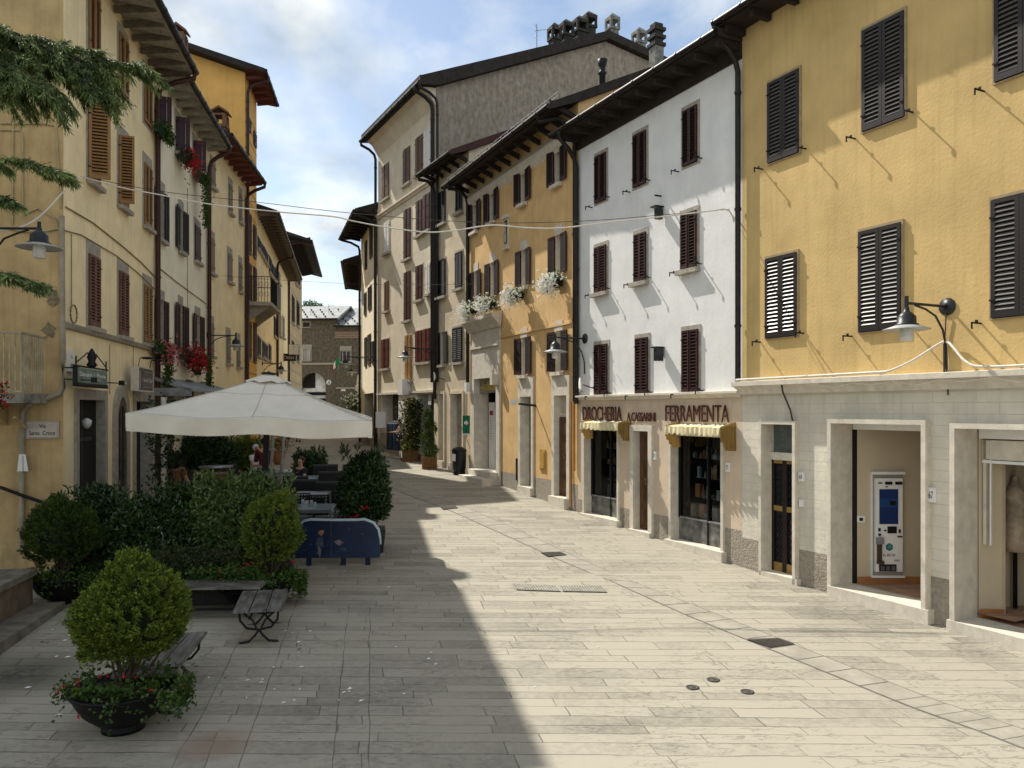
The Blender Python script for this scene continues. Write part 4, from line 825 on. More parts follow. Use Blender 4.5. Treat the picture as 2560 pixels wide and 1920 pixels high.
# planter hoop hanging on the railing
m = MB(); 
for zz in (.95, .72): m.tube([(-1.0-.14*math.sin(math.pi*i/12), .7+.55*i/12, zb+zz-.0) for i in range(13)], .006, 4)
for i in range(0, 13, 3): m.tube([(-1.0-.14*math.sin(math.pi*i/12), .7+.55*i/12, zb+.95), (-1.0-.14*math.sin(math.pi*i/12), .7+.55*i/12, zb+.72)], .005, 4)
m.build('flower_pot_basket', iron, L1.root)
# street name plate
c = sidept(107, 1074, .012); rt = L1.root.rotation_euler.z
sg = empty('street_sign', L1.W(c[0], c[1], c[2]), rt-R(90)+0, 'marble street name plate reading Via Santa Croce on the side wall', 'street sign')
m = MB(); m.box(-.27, .27, -.03, 0, -.155, .155); m.build('plate', mat('worn marble', (.50,.44,.38), .5, .15, 4), sg)
m = MB(); m.tube([(-.255,-.032,-.14),(.255,-.032,-.14),(.255,-.032,.14),(-.255,-.032,.14),(-.255,-.032,-.14)], .004, 4); m.build('border', stone, sg)
text_mesh('Via', .11, .07, 'lettering', iron, sg, .001, (-.05, -.033, .03)); text_mesh('Santa  Croce', .42, .075, 'lettering', iron, sg, .001, (-.21, -.033, -.095))
sg.rotation_euler.z = math.atan2(-L1.n.y, -L1.n.x)+math.pi
c = sidept(57, 1157, .12); nt = empty('paper_notice', L1.W(c[0], c[1], c[2]), sg.rotation_euler.z, 'white folded paper notice taped round the side wall downpipe', 'notice'); m = MB(); m.prism([(-.09,-.15),(.09,-.15),(.045,.15),(-.06,.15)], -.005, .003, 0, 'y'); m.prism([(0,-.15),(.012,-.15),(.01,.12),(0,.12)], -.012, -.006, 1, 'y'); m.build('sheet', [paint_white, stone], nt)
m = MB(); m.tube([sidept(0,1218,.10), sidept(60,1240,.10), sidept(140,1268,.10)], .03, 8); tag(m.build('handrail', iron), 'black handrail sloping down along the side wall', 'handrail').matrix_world = L1.root.matrix_world
bpy.data.objects['handrail'].matrix_world = Matrix.Translation((PL1[0], PL1[1], 0)) @ Matrix.Rotation(rt, 4, 'Z')
L1.walls(); L1.roof(raft=True, gr=.075)
L1.pipe(L1.L-.06, r=.065, m=pipe_b, xe=L1.L-.1)
c = L1.px(172, 903); r = empty('street_number_plate', L1.W(c[0], 0, c[1]), rt, 'small white number plate near the corner of pale yellow house', 'sign'); m = MB(); m.box(-.11, .11, -.05, -.003, -.19, .19); m.build('plate', paint_white, r)
text_mesh('6', .05, .09, 'lettering', stone, r, .001, (-.02, -.052, .04)); text_mesh('10000', .15, .09, 'lettering', stone, r, .001, (-.07, -.052, -.13))
# hanging shop signs
def sign_board(X0, X1, Yt0, Yb0, lab, face_m, o=.28):
    s0 = L1.px(X0, 1000, o)[0]; s1 = L1.px(X1, 1000, o)[0]; z1 = L1.px(X0, Yt0, o)[1]; z0 = L1.px(X0, Yb0, o)[1]
    r = empty('shop_sign', L1.W(s0, -o, z0), rt, lab, 'shop sign'); return r, s1-s0, z1-z0
r, w, h = sign_board(193, 268, 918, 960, 'green faded hanging sign with scrolled iron frame above the first door', None)
m = MB(); m.box(0, w, 0, .05, 0, h, 0); m.box(-.02, 0, -.01, .07, -.02, h+.02, 1); m.box(0, w, -.015, -.001, -.02, .03, 1)
m.build('board', [mat('sage green board', (.20,.26,.21), .7, .3, 3, streak=.3), iron], r)
m = MB(); m.tube([(-.12,.02,h+.03),(w+.1,.02,h+.03)], .018, 6); m.tube([(-.12,.02,-.03),(w+.1,.02,-.03)], .014, 6)
for a in (.0, w): m.tube([(a,.02,h),(a,.02,h+.2)], .014, 6)
m.tube([(.0,.02,h+.08),(w*.36,.02,h+.3),(w*.4,.02,h+.25)], .012, 6); m.tube([(w,.02,h+.08),(w*.64,.02,h+.3),(w*.6,.02,h+.25)], .012, 6)
m.lathe((w*.5,.02,h+.03), [(.05,0),(.10,.05),(.06,.12),(.09,.2),(.05,.3),(.02,.36)], 8); m.tube([(w*.1,.02,h),(w*.1,.27,h)], .014, 6); m.tube([(w*.9,.02,h),(w*.9,.27,h)], .014, 6)
m.build('iron_frame', iron, r)
text_mesh('Dansarri  |  Pizerie', w*.86, h*.34, 'lettering', paint_white, r, .002, (w*.07, -.004, h*.42))
for k, (fx, mi) in enumerate(((.14, 0), (1.12, 1))):
    m = MB(); m.box(w*fx-.09, w*fx+.12, -.28, -.18, h*.12, h*.42, 0); m.box(w*fx-.07, w*fx+.10, -.285, -.28, h*.15, h*.39, 1); m.tube([(w*fx, -.2, h*.25), (w*fx-.1, .26, h*.3)], .012, 6)
    m.build('floodlight', [iron, mat('lamp glass grey', (.16,.19,.18), .2, .1, 5)], r)
r, w, h = sign_board(347, 382, 919, 975, 'grey boxed bar sign in pale frame above the far door', None, .32)
m = MB(); m.box(0, w, 0, .05, 0, h, 0); m.box(-.03, 0, -.01, .16, -.02, h+.02, 1); m.box(0, w, -.01, .06, h, h+.03, 1); m.box(0, w, -.01, .06, -.03, 0, 1); m.box(w, w+.03, -.01, .06, -.03, h+.03, 1)
m.build('board', [mat('charcoal board', (.12,.11,.10), .6, .1, 5), pale_stone], r)
m = MB(); m.tube([(w*.08,-.004,h*.12),(w*.24,-.004,h*.12),(w*.24,-.004,h*.85),(w*.08,-.004,h*.85),(w*.08,-.004,h*.12)], .006, 4); m.tube([(w*.32,-.004,h*.15),(w*.95,-.004,h*.15)], .004, 4); m.tube([(w*.32,-.004,h*.85),(w*.95,-.004,h*.85)], .004, 4); m.build('border', pale_stone, r)
text_mesh("Bar de' Classi", w*.62, h*.2, 'lettering', pale_stone, r, .002, (w*.32, -.004, h*.38))
for fx in (.0, .8): m = MB(); m.lathe((w*fx+.1,-.15,h+.22), [(.0,.03),(.1,.02),(.15,0),(.1,-.02),(.0,-.03)], 14); m.tube([(w*fx+.02,.02,h),(w*fx+.02,-.02,h+.22),(w*fx+.1,-.15,h+.24)], .01, 6); m.build('spotlight', iron, r)
# cream white house
PL3 = (-10.01, 25.98)
L2 = House('cream white house with plum shutters, window flowers and a shop awning', PL2, PL3, 11.6, G(23), [lw, lw, lw, stone, lw], depth=10, o=.66, ks=.12, kr=.36, over=(.0,.0), soff=soffit_grey, raft=mat('weathered rafters', (.34,.31,.25), .8, .2, 6))
pl = (plum, plum)
for X, TY, BY in ((389,238,318), (438.5,290,376), (482,350,427)):
    x0 = L2.px(X, 400)[0]; z1 = L2.px(X, TY)[1]; z0 = L2.px(X, BY)[1]; L2.window(x0, x0+.66, z0, z1, 'plank', pl, 'halfout', frame=.1, lintel=.22, lw=.36)
wk = P(kind='louver', frame=.09, fm=stone, lintel=.25)
L2.opx((387.6,392,409,420), 400, 474.5, 597, cols=bg, glassm=mat('grey pane', (.13,.15,.14)), **wk); L2.opx((434,446.6,456.3,463), 447, 518, 624.5, cols=bg, glassm=MATS['grey pane'], **wk)
L2.wpx((485.6,560), (499,659), kind='plank', cols=(redbrown,)*2, state='closed', frame=.09, lintel=.22)
L2.opx((387.6,394,408,418), 400, 748, 863, cols=rc, glassm=MATS['grey pane'], **wk); L2.opx((432,446.6,454.5,463), 447, 760, 876, cols=rc, **wk); L2.opx((479,488,498.3,505), 489, 785.4, 881, cols=rc, **wk)
m = MB(); m.tube(fac(L2, [(390,665),(440,705),(515,760)]), .013, 5); m.tube(fac(L2, [(467,470),(467,900)]), .008, 4); m.build('wall_cable', MATS['aged wall cable'], L2.root)
m = MB(); x0 = L2.px(400,1100)[0]; x1 = L2.px(515, 1100)[0]; z0 = G(24); z1 = 3.55+G(22)-.3
for a in (x0+.3, (x0+x1)/2, x1-.8): L2.hole(a, a+1.0, z0, z1, .4); m.face([(a,.4,z0),(a+1.0,.4,z0),(a+1.0,.4,z1),(a,.4,z1)])
m.build('dark_doorway', interior_d, L2.root)
m = MB(); zz = L2.px(430, 965)[1]; m.prism([(0,zz+.2),(-.9,zz-.12),(-.9,zz-.18),(0,zz+.1)], x0-.6, x1+1.2); m.box(x0-.6, x0-.5, -.9, 0, zz-.3, zz-.1); m.build('shop_canopy', slate, L2.root)
L2.walls(); L2.roof(raft=True, gr=.07); L2.pipe(L2.L-.05, r=.065, m=pipe_b)
r = empty('awning', L2.W(1.4, -.9, zz-.2), rt, 'white scalloped shop awning hanging below the slate canopy of cream house', 'awning')
m = MB(); n = 30; w = 1.5; top = [(w*j/n, .01*math.sin(j), 0) for j in range(n+1)]; bot = [(w*j/n, -.12, -.52-.12*abs(math.sin(j*math.pi/5))) for j in range(n+1)]; m.add(top+bot, [(j, n+1+j, n+2+j, j+1) for j in range(n)], 0, True); m.build('valance', mat('white awning cloth', (.62,.60,.55), .9, .08, 5), r)
MB().tube([(0,0,0),(w,0,0)], .03, 8).build('roller', grey_metal, r)
# pale yellow house with weathered plank shutters
PL4 = (-10.62, 31.5)
L3 = House('pale yellow house with weathered grey plank shutters and a red eave', PL3, PL4, 12.0, G(30), [ly, ly, ly, stone, ly], depth=10, o=.72, ks=.12, kr=.34, soff=soffit_red, raft=mat('red rafters', (.16,.05,.035), .7, .2, 6))
gw = (greywood, greywood)
for TL, BR in (((526.5,405),(536,472)), ((571.4,458),(579,536)), ((597.5,482),(603.5,558)), ((522,590),(534,685)), ((569,632),(578.5,707)), ((597,655),(603.5,730)), ((521,805),(532,890)), ((566,835),(574,908)), ((592,848),(598.5,917))):
    L3.wpx(TL, BR, kind='plank', cols=gw, state='closed', frame=.1, lintel=.25)
L3.walls(); L3.roof(raft=True); L3.pipe(L3.L-.08, r=.065, m=pipe_b)
# tall orange house
PL5 = (-11.08, 34.35)
L4 = House('tall orange house with red brown eaves and an iron balcony', PL4, PL5, 16.3, G(34), [tower_m, tower_m, tower_m, stone, tower_m], depth=8, ridge=4.5, o=.8, ks=.15, kr=.28, over=(.5,.3), soff=soffit_red, raft=mat('red rafters', (.16,.05,.035)))
for X, Yt, Yb in ((621,290,335), (635,325,372), (622,530,640), (634.5,560,650), (622,655,760), (635,665,760), (622,800,900), (635,805,910)):
    L4.wpx((X-2,Yt), (X+4,Yb), kind='louver', cols=rc, state='closed', frame=.0, sill=False)
m = MB()
for z in np.arange(4, 15.5, .5): m.box(0, L4.L, -.012, -.001, z, z+.04)
m.build('render_joints', mat('darker orange joint', (.40,.23,.08), .9), L4.root)
L4.walls(); L4.roof(raft=True); L4.pipe(.1, r=.06, m=pipe_b)
z = L4.px(625, 762)[1]; x0, x1 = .1, L4.L+.2; ba = MB(); ba.box(x0, x1, -1.0, 0, z-.15, z)
for x in (x0+.3, x1-.5): ba.prism([(-.85,z-.15),(0,z-.15),(0,z-.8),(-.3,z-.55)], x, x+.22)
ba.build('balcony_slab', stone, L4.root)
ra = MB()
for i in range(9): y = -.97+i*.12; ra.tube([(x0+.02,y,z),(x0+.02,y,z+1)], .009, 4); 
for i in range(24): x = x0+(x1-x0)*i/23; ra.tube([(x,-.97,z),(x,-.97,z+1)], .009, 4)
for i in range(4):
    for q in (.3, .7): ra.tube([(x0+.02, -.82+i*.22+.07*math.cos(a*.7), z+q+.09*math.sin(a*.7)) for a in range(10)], .007, 4)
ra.tube([(x0,0,z+1),(x0,-.97,z+1),(x1,-.97,z+1),(x1,0,z+1)], .018, 6); ra.box(x1-1.3, x1, -1.0, -.985, z+.02, z+1.0)
ra.build('balcony_railing', iron, L4.root)
# cream and ochre row behind
PL6 = (-14.77, 52.1)
L5 = House('long cream row house with dark hanging shutters far down the left side', PL5, PL6, 11.55, G(44), [ly, ly, ly, stone, ly], depth=9, o=.85, ks=.15, kr=.3, soff=mat('dim corrugated soffit', (.16,.13,.10), .8, .25, 6), raft=rafter_m)
for TL, BR in (((643,590),(656,642)), ((658,615),(668,664)), ((672,640),(678,690)), ((680,660),(685,700)), ((687,668),(691,705)), ((695,678),(699,712)), ((643,840),(650,893)), ((655,853),(667,900)), ((698,785),(702,842)), ((706,790),(710,846)), ((684,790),(690,845)), ((671,860),(676,905))):
    L5.wpx(TL, BR, kind='louver' if BR[0] < 695 else 'plank', cols=br_ if BR[0] < 695 else gw, state='closed', frame=.06)
for X0, X1 in ((646,652),(660,668),(678,684),(694,700),(706,711)):
    x0, x1 = L5.px(X0, 1000)[0], L5.px(X1, 1000)[0]; z0, z1 = G(44)-.2, G(44)+2.6; L5.hole(x0, x1, z0, z1, .3); MB().face([(x0,.3,z0),(x1,.3,z0),(x1,.3,z1),(x0,.3,z1)]).build('dark_doorway', interior_d, L5.root)
L5.walls(); L5.roof(raft=True); L5.pipe(9.5, r=.07, m=pipe_b)
PL7 = (-17.3, 65.2)
L6 = House('ochre house with jutting dark roof at the far left bend', PL6, PL7, 14.1, G(58), [mat('dull ochre plaster', (.50,.38,.21), .9, .15, 1, streak=.3), gable_m, lys, stone, gable_m], depth=9, o=1.5, ks=.25, kr=.3, over=(.2,.8))
for TL, BR in (((728,630),(734,700)), ((737,640),(742,715)), ((745,655),(749,720)), ((729,735),(735,812)), ((741,750),(747,820)), ((729,850),(734,905)), ((742,860),(747,905))):
    L6.wpx(TL, BR, kind='louver', cols=br_, state='closed', frame=.06)
for i, z in enumerate(np.arange(5, 12, .8)): MB().box(0, L6.L, -.02, -.001, z, z+.06).build('render_joint', stone, L6.root)
L6.walls(); L6.roof(raft=True); L6.pipe(.15, r=.07, m=pipe_b)
# stone house closing the street
E0 = (-21.5, 75.6); E1 = (-16.7, 75); E2 = (-11.8, 74.6)
En = House('grey stone house with slate roof and a big arch closing the street', E0, E1, CAMZ+(HY-800)/F*75, G(75), [old_stone, old_stone, old_stone, stone, old_stone], depth=7, o=.5, ks=.05, kr=.42, over=(.3,.35), roofm=slate, soff=soffit_dark)
En.wpx((757,856), (775,896), kind='plank', cols=br_, state='closed', frame=.0, sill=False) if False else None
x0, z1 = En.px(759, 872); x1, z0 = En.px(775, 901); En.window(x0, x1, z0, z1, 'plank', (whitewood,)*2, 'open', frame=.18, lintel=.4, lw=.3, ang=95)
x0, z1 = En.px(758, 800); x1, z0 = En.px(774, 817); En.window(x0, x1, z0, z1-.25, 'plank', br_, 'closed', frame=.12)
ax0, ax1 = En.px(752, 1000)[0], En.px(814, 1000)[0]; azt = En.px(780, 932)[1]; ac = (ax0+ax1)/2; ar = (ax1-ax0)/2; asp = azt-ar
En.hole(max(.05, ax0), ax1, G(75)-.2, azt, .6)
m = MB(); N_ = 20; pts = [(ac-ar*math.cos(math.pi*i/N_), asp+ar*math.sin(math.pi*i/N_)) for i in range(N_+1)]
for i in range(N_): m.face([(pts[i][0],-.004,pts[i][1]),(pts[i+1][0],-.004,pts[i+1][1]),(pts[i+1][0],-.004,azt+.01),(pts[i][0],-.004,azt+.01)], 0); m.face([(pts[i][0],-.004,pts[i][1]),(pts[i][0],.6,pts[i][1]),(pts[i+1][0],.6,pts[i+1][1]),(pts[i+1][0],-.004,pts[i+1][1])], 0)
m.build('arch', old_stone, En.root)
m = MB(); m.face([(ax0,.62,0),(ax1,.62,0),(ax1,.62,azt),(ax0,.62,azt)], 0); m.box(ax0, ax0+1.2, .5, .61, asp-.2, azt, 1); m.box(ax0, ax1, .5, .61, asp-.9, asp-.6, 1); m.box(ax0, ax1, .5, .61, 1, asp-1.2, 1); m.build('passage_back', [mat('passage light paint', (.80,.82,.82), .8, .2, 2), interior_d], En.root)  # pale colour stands for the bright passage beyond the arch
MB().box(.0, En.L, -.12, 0, azt+.75, azt+.95).build('string_course', stone, En.root)
En.walls(); En.roof(gut=True, raft=False, tiles=False)
E3 = House('lower stone house with brick lattice band next to the arch house', (E1[0]+.02, E1[1]), E2, CAMZ+(HY-818)/F*75, G(75), [old_stone, old_stone, old_stone, stone, old_stone], depth=8, ridge=5, o=.5, ks=.05, kr=.42, over=(.0,.5), roofm=slate)
m = MB(); xa, za = E3.px(838, 845.6); xb, zb_ = E3.px(912, 828); k = 34
for i in range(k):
    for j in range(4):
        c = (xa+(xb-xa)*(i+.5*(j % 2))/k, -.02, za+(zb_-za)*(j+.5)/4); d = (xb-xa)/k*.42; m.face([(c[0]-d,-.02,c[2]),(c[0],-.02,c[2]-.07),(c[0]+d,-.02,c[2]),(c[0],-.02,c[2]+.07)], 0)
m.build('lattice_band', mat('pale brick lattice', (.42,.37,.30), .9), E3.root); MB().box(xa, xb, -.015, -.001, za-.02, zb_+.02).build('lattice_ground', mat('red brick', (.20,.10,.06), .9, .2, 8), E3.root)
x0, z1 = E3.px(855, 877); x1, z0 = E3.px(874, 904); E3.window(x0, x1, z0, z1, 'plank', br_, 'open', frame=.2, lintel=.45, lw=.2, ang=100, glassm=mat('painted reflection pane', (.05,.10,.14), .2, .5, 3, col2=(.10,.03,.04)))  # blue and dark red mottling stands for a reflection in the glass
MB().box(0, E3.L, -.1, 0, 5.0, 5.15).build('string_course', stone, E3.root); MB().box(E3.px(853,980)[0], E3.px(864,980)[0], -.03, -.001, E3.px(860,978)[1], E3.px(860,971)[1]).build('plaque', paint_white, E3.root)
E3.walls(); E3.roof(gut=True, raft=False, tiles=False)
for H in (En, E3):
    m = MB(); rs = random.Random(2)
    for i in range(4):
        for j in range(int(H.L/.9)):
            y = -.35+i*.75; z = H.ze+.13+H.kr*(y+H.o)+.04; x = .3+j*.9+.45*(i % 2); m.box(x, x+.14, y-.03, y+.03, z, z+.14)
    m.build('snow_hooks', iron, H.root)
# wing behind L1 and hill trees not seen: plain back row closing side views
# chimneys
def chimney(name, loc, w, d, h, lab, m_, cap='cage', rz=0.45, capm=None):
    r = empty(name, loc, rz, lab, 'chimney', 'chimneys on the roof of the tall beige house' if 'tall beige' in lab else None)
    MB().box(-w/2, w/2, -d/2, d/2, -.7, h).build('stack', m_, r); c = MB()
    if cap == 'cage':
        c.box(-w*.62, w*.62, -d*.62, d*.62, h, h+.10)
        for sx in (-1, 1):
            for sy in (-1, 1): c.box(sx*w*.5-.045, sx*w*.5+.045, sy*d*.5-.045, sy*d*.5+.045, h+.10, h+.38)
        c.box(-w*.62, w*.62, -d*.62, d*.62, h+.38, h+.52); a = w*.62; b = d*.62; z = h+.52
        c.add([(-a,-b,z),(a,-b,z),(a,b,z),(-a,b,z),(0,0,z+.24)], [(0,1,4),(1,2,4),(2,3,4),(3,0,4)])
    elif cap == 'brick':
        for i in range(3): c.box(-w*.66, w*.66, -d*.66, d*.66, h+i*.28, h+.12+i*.28); c.box(-w*.45, w*.45, -d*.45, d*.45, h+.12+i*.28, h+.28+i*.28)
    else:
        for sx in (-1, 1):
            for sy in (-1, 1): c.box(sx*w*.42-.06, sx*w*.42+.06, sy*d*.42-.06, sy*d*.42+.06, h, h+.3)
        c.box(-w*.6, w*.6, -d*.6, d*.6, h-.1, h); c.box(-w*.55, w*.55, -d*.55, d*.55, h+.3, h+.36)
        c.prism([(-w*.75, h+.36), (0, h+.55), (w*.75, h+.36), (w*.75, h+.42), (0, h+.62), (-w*.75, h+.42)], -d*.6, d*.6, 0, 'y')
    c.build('cap', capm or m_, r); return r
ch_d = mat('dark chimney pot', (.045,.042,.036), .9, .4, 5); ch_g = mat('grey chimney concrete', (.22,.22,.20), .9, .4, 5)
def roofpt(X, Yb, d): return at(X, Yb, d)
for i, (X, Yt, Yb, d, w, lab, m_) in enumerate(((1386,64,112,31.9,.36,'leftmost dark capped chimney on the ridge of the tall beige house roof',ch_d), (1415,52,103,32.2,.42,'second dark capped chimney from the left on the tall beige house ridge',ch_d),
    (1449,38,96,32.5,.44,'third and broadest dark chimney on the tall beige house ridge',ch_d), (1472,27,90,32.7,.42,'highest capped chimney in the dark group on the tall beige house',ch_d),
    (1531,38,86,33.2,.38,'lone grey capped chimney right of the apex of the tall beige house',ch_g), (1598,70,120,33.9,.40,'pale grey capped chimney low on the back slope of the tall beige house',ch_g))):
    p = at(X, Yb, d); h = (Yb-Yt)/F*d-.76; chimney('chimney', p, w, w, max(.15, h), lab, m_, capm=ch_g if i > 3 else ch_d)
p = at(1641, 170, 29); chimney('chimney', p, .38, .38, .75, 'thick ringed brick chimney rising beside the ochre house roof', ch_g, 'brick', capm=ch_d)
p = at(446, 148, 22.5); chimney('chimney', p, .36, .36, .35, 'red brick chimney with pitched cap above the left gutter', mat('red brick', (.20,.10,.06)), 'house', rz=.1)
p = at(551, 322, 27); chimney('chimney', p, .42, .42, .1, 'low terracotta chimney behind the eave of cream house', mat('red brick', (.20,.10,.06)), 'house', rz=.1)
m = MB(); p = at(1506, 215, 25.5); m.lathe(p, [(.10,-.8),(.10,.35),(.15,.4),(.10,.46),(.10,.6),(.13,.66),(.17,.84),(.12,.86)], 14); tag(m.build('flue_pipe', iron), 'black metal flue pipe standing on the ochre house roof', 'flue')
# antennas
def antenna(X, Yb, Yt, d, lab, n=7, L=.9):
    p = at(X, Yb, d); h = (Yb-Yt)/F*d; m = MB(); m.tube([(0,0,-.5),(0,0,h)], .018, 5); m.tube([(-.1,0,h*.72),(L,.1,h*.9)], .012, 4)
    for i in range(n): x = -.1+(L+.1)*i/(n-1); z = h*.72+h*.18*i/(n-1); m.tube([(x,-.22,z-.12),(x,.22,z+.12)], .007, 4)
    for s in (-1, 1): m.tube([(-.1, .02, h*.72+s*.3), (.05, .0, h*.72)], .009, 4)
    return tag(m.build('tv_antenna', grey_metal, loc=p), lab, 'antenna')
antenna(1342, 122, 60, 31.6, 'television antenna left of the dark chimneys on the tall beige house'); antenna(777, 774, 745, 76, 'taller television antenna above the stone house roof', 5, .5); antenna(822, 774, 762, 76, 'smaller television antenna at the right end of the slate roof', 4, .5)
# ------------------------------------------------------------------ foliage
def leaves(name, Pt, Dr, L, Wd, m, parent=None, nrm_j=1.0, fold=.25, loc=None):
    """one mesh of many folded leaf faces at points Pt, long axis Dr"""
    n = len(Pt); Dr = Dr/np.linalg.norm(Dr, axis=1, keepdims=True); J = rng.normal(size=(n, 3))*nrm_j+np.array([0, 0, .6])
    S = np.cross(Dr, J); S /= np.linalg.norm(S, axis=1, keepdims=True)+1e-9; N = np.cross(S, Dr)
    L = (L*rng.uniform(.7, 1.3, n))[:, None]; W = (Wd*rng.uniform(.7, 1.3, n))[:, None]
    a = Pt; mid = Pt+Dr*L*.45; tip = Pt+Dr*L+N*L*(-.12)
    V = np.stack([a, mid+S*W*.5+N*W*fold, tip, mid-S*W*.5+N*W*fold], 1).reshape(-1, 3)
    me = bpy.data.meshes.new(name); me.vertices.add(4*n); me.vertices.foreach_set('co', V.ravel())
    fi = np.arange(n)[:, None]*4+np.array([[0, 1, 2, 0, 2, 3]]); me.loops.add(6*n); me.loops.foreach_set('vertex_index', fi.ravel())
    me.polygons.add(2*n); me.polygons.foreach_set('loop_start', np.arange(2*n)*3); me.polygons.foreach_set('loop_total', np.full(2*n, 3))
    me.materials.append(m); me.update(calc_edges=True); o = bpy.data.objects.new(name, me); sc.collection.objects.link(o)
    if parent: o.parent = parent
    if loc is not None: o.location = loc
    return o
def sph(n): v = rng.normal(size=(n, 3)); return v/np.linalg.norm(v, axis=1, keepdims=True)
def lump(D, k=4, seed=0):
    r = np.random.default_rng(seed); s = np.zeros(len(D))
    for i in range(14):
        c = r.normal(size=3); c /= np.linalg.norm(c); s += r.uniform(.4, 1)*np.exp(k*3*(D@c-1))
    return s
g_thuja = mat('bright thuja foliage', (.19,.245,.03), .75, .2, 11, island=.4, trans=.25, col2=(.045,.075,.012))
g_thuja2 = mat('deep thuja foliage', (.075,.115,.018), .75, .2, 6, island=.4, trans=.25, col2=(.02,.045,.008))
g_laurel = mat('laurel leaf', (.045,.08,.02), .26, .2, 5, island=.45, spec=.6, trans=.12, col2=(.018,.045,.012))
g_dark = mat('dark shrub leaf', (.022,.045,.012), .6, .2, 5, island=.4, trans=.1)
g_fresh = mat('fresh green leaf', (.06,.115,.02), .5, .2, 6, island=.35, trans=.3)
g_cedar = mat('cedar needles', (.22,.28,.10), .65, .2, 3, island=.6, trans=.2, col2=(.02,.05,.018))
g_core = mat('shrub core shade', (.012,.018,.007), .95, .2, 5)  # shade between the leaves put into a near-black colour
bark = mat('bark', (.07,.05,.035), .95, .3, 12, .5, 30)
soil = mat('soil', (.03,.022,.015), .95, .3, 12, .5, 30)
red_f = mat('red petals', (.45,.012,.015), .6, .2, 20, island=.3, trans=.2); pink_f = mat('pink petals', (.62,.16,.20), .6, .2, 20, island=.3, trans=.2)
white_f = mat('white petals', (.88,.88,.82), .7, .1, 20, island=.12, trans=.2); yel_f = mat('yellow petals', (.70,.62,.22), .7, .1, 20, island=.2, trans=.2)
bowl_m = mat('black planter bowl', (.006,.006,.007), .5, .2, 8, spec=.2)
def ball(parent, c, rx, ry, rz, n, m, seed=1, L=.05, W=.018, name='foliage', flat=0):
    """thuja-like ball: feathery upright plumes set over a lumpy ellipsoid, dark gaps between"""
    D = sph(n); D = D[D[:, 2] > -.88]; n = len(D); lp = lump(D, 5, seed); lp = (lp-lp.mean())/lp.std()
    l2 = lump(D, 12, seed+3); l2 = (l2-l2.mean())/l2.std(); rad = (.93+.065*lp+.07*l2-np.abs(rng.normal(0, .08, n))); P0 = D*rad[:, None]*np.array([rx, ry, rz])+np.array(c)
    ax = D*np.array([1, 1, .45])+np.array([0, 0, .75])+rng.normal(0, .22, (n, 3)); ax /= np.linalg.norm(ax, axis=1, keepdims=True); pl = rng.uniform(.7, 1.4, n)*L*2.4
    k = 26; A = np.repeat(ax, k, 0); s_ = np.tile(np.linspace(0, 1, k), n)[:, None]; T = np.repeat(pl, k)[:, None]
    e = rng.normal(size=(n*k, 3)); e -= A*(e*A).sum(1, keepdims=True); e /= np.linalg.norm(e, axis=1, keepdims=True)
    P = np.repeat(P0, k, 0)+A*T*(s_-.35)+e*T*.22*np.sin(np.pi*np.clip(s_*.85+.15, 0, 1))*rng.uniform(.2, 1, (n*k, 1))
    return leaves(name, P, A*1.0+e*.75, L*.62, W, m, parent, .8)
def core(parent, c, rx, ry, rz, name='branches', m=None, sc_=.80):  # plain dark ellipsoid, not modelled branches; stands for shade inside the shrub
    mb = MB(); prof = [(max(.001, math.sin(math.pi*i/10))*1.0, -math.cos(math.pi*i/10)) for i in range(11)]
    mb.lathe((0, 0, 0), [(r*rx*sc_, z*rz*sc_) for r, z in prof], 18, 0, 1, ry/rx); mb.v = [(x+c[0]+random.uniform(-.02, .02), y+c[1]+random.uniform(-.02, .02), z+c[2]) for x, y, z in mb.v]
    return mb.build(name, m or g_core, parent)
def shrub(parent, c, r, n, m, L=.10, W=.035, seed=1, up=.5, name='foliage', tips=0, tipz=0):
    D = sph(n); lp = lump(D, 4, seed); lp = (lp-lp.mean())/lp.std(); rad = np.clip(rng.uniform(.35, 1.02, n)**.5, 0, 1)*(1+.09*lp)
    P0 = D*rad[:, None]*np.array(r)+np.array(c); k = 6
    P = np.repeat(P0, k, 0)+rng.normal(0, .012, (n*k, 3)); base = np.repeat(D*np.array([1, 1, .6]), k, 0)*.5+np.array([0, 0, up])+rng.normal(0, .75, (n*k, 3))
    if tips: Q = np.stack([rng.uniform(-r[0]*.85, r[0]*.85, tips), rng.uniform(-r[1]*.6, r[1]*.6, tips), tipz-rng.uniform(0, .2, tips)], 1); Q = np.repeat(Q, 8, 0); Q[:, 2] += np.tile(np.arange(8)*.02, tips); P = np.concatenate([P, Q]); base = np.concatenate([base, rng.normal(0, .5, Q.shape)+np.array([0,0,.9])])
    return leaves(name, P, base, L, W, m, parent)
def blooms(parent, P, m, size=.03, name='flowers', k=6):
    n = len(P); Q = np.repeat(np.array(P), k, 0)+rng.normal(0, size*.25, (n*k, 3)); return leaves(name, Q, rng.normal(size=(n*k, 3)), size, size*.8, m, parent)
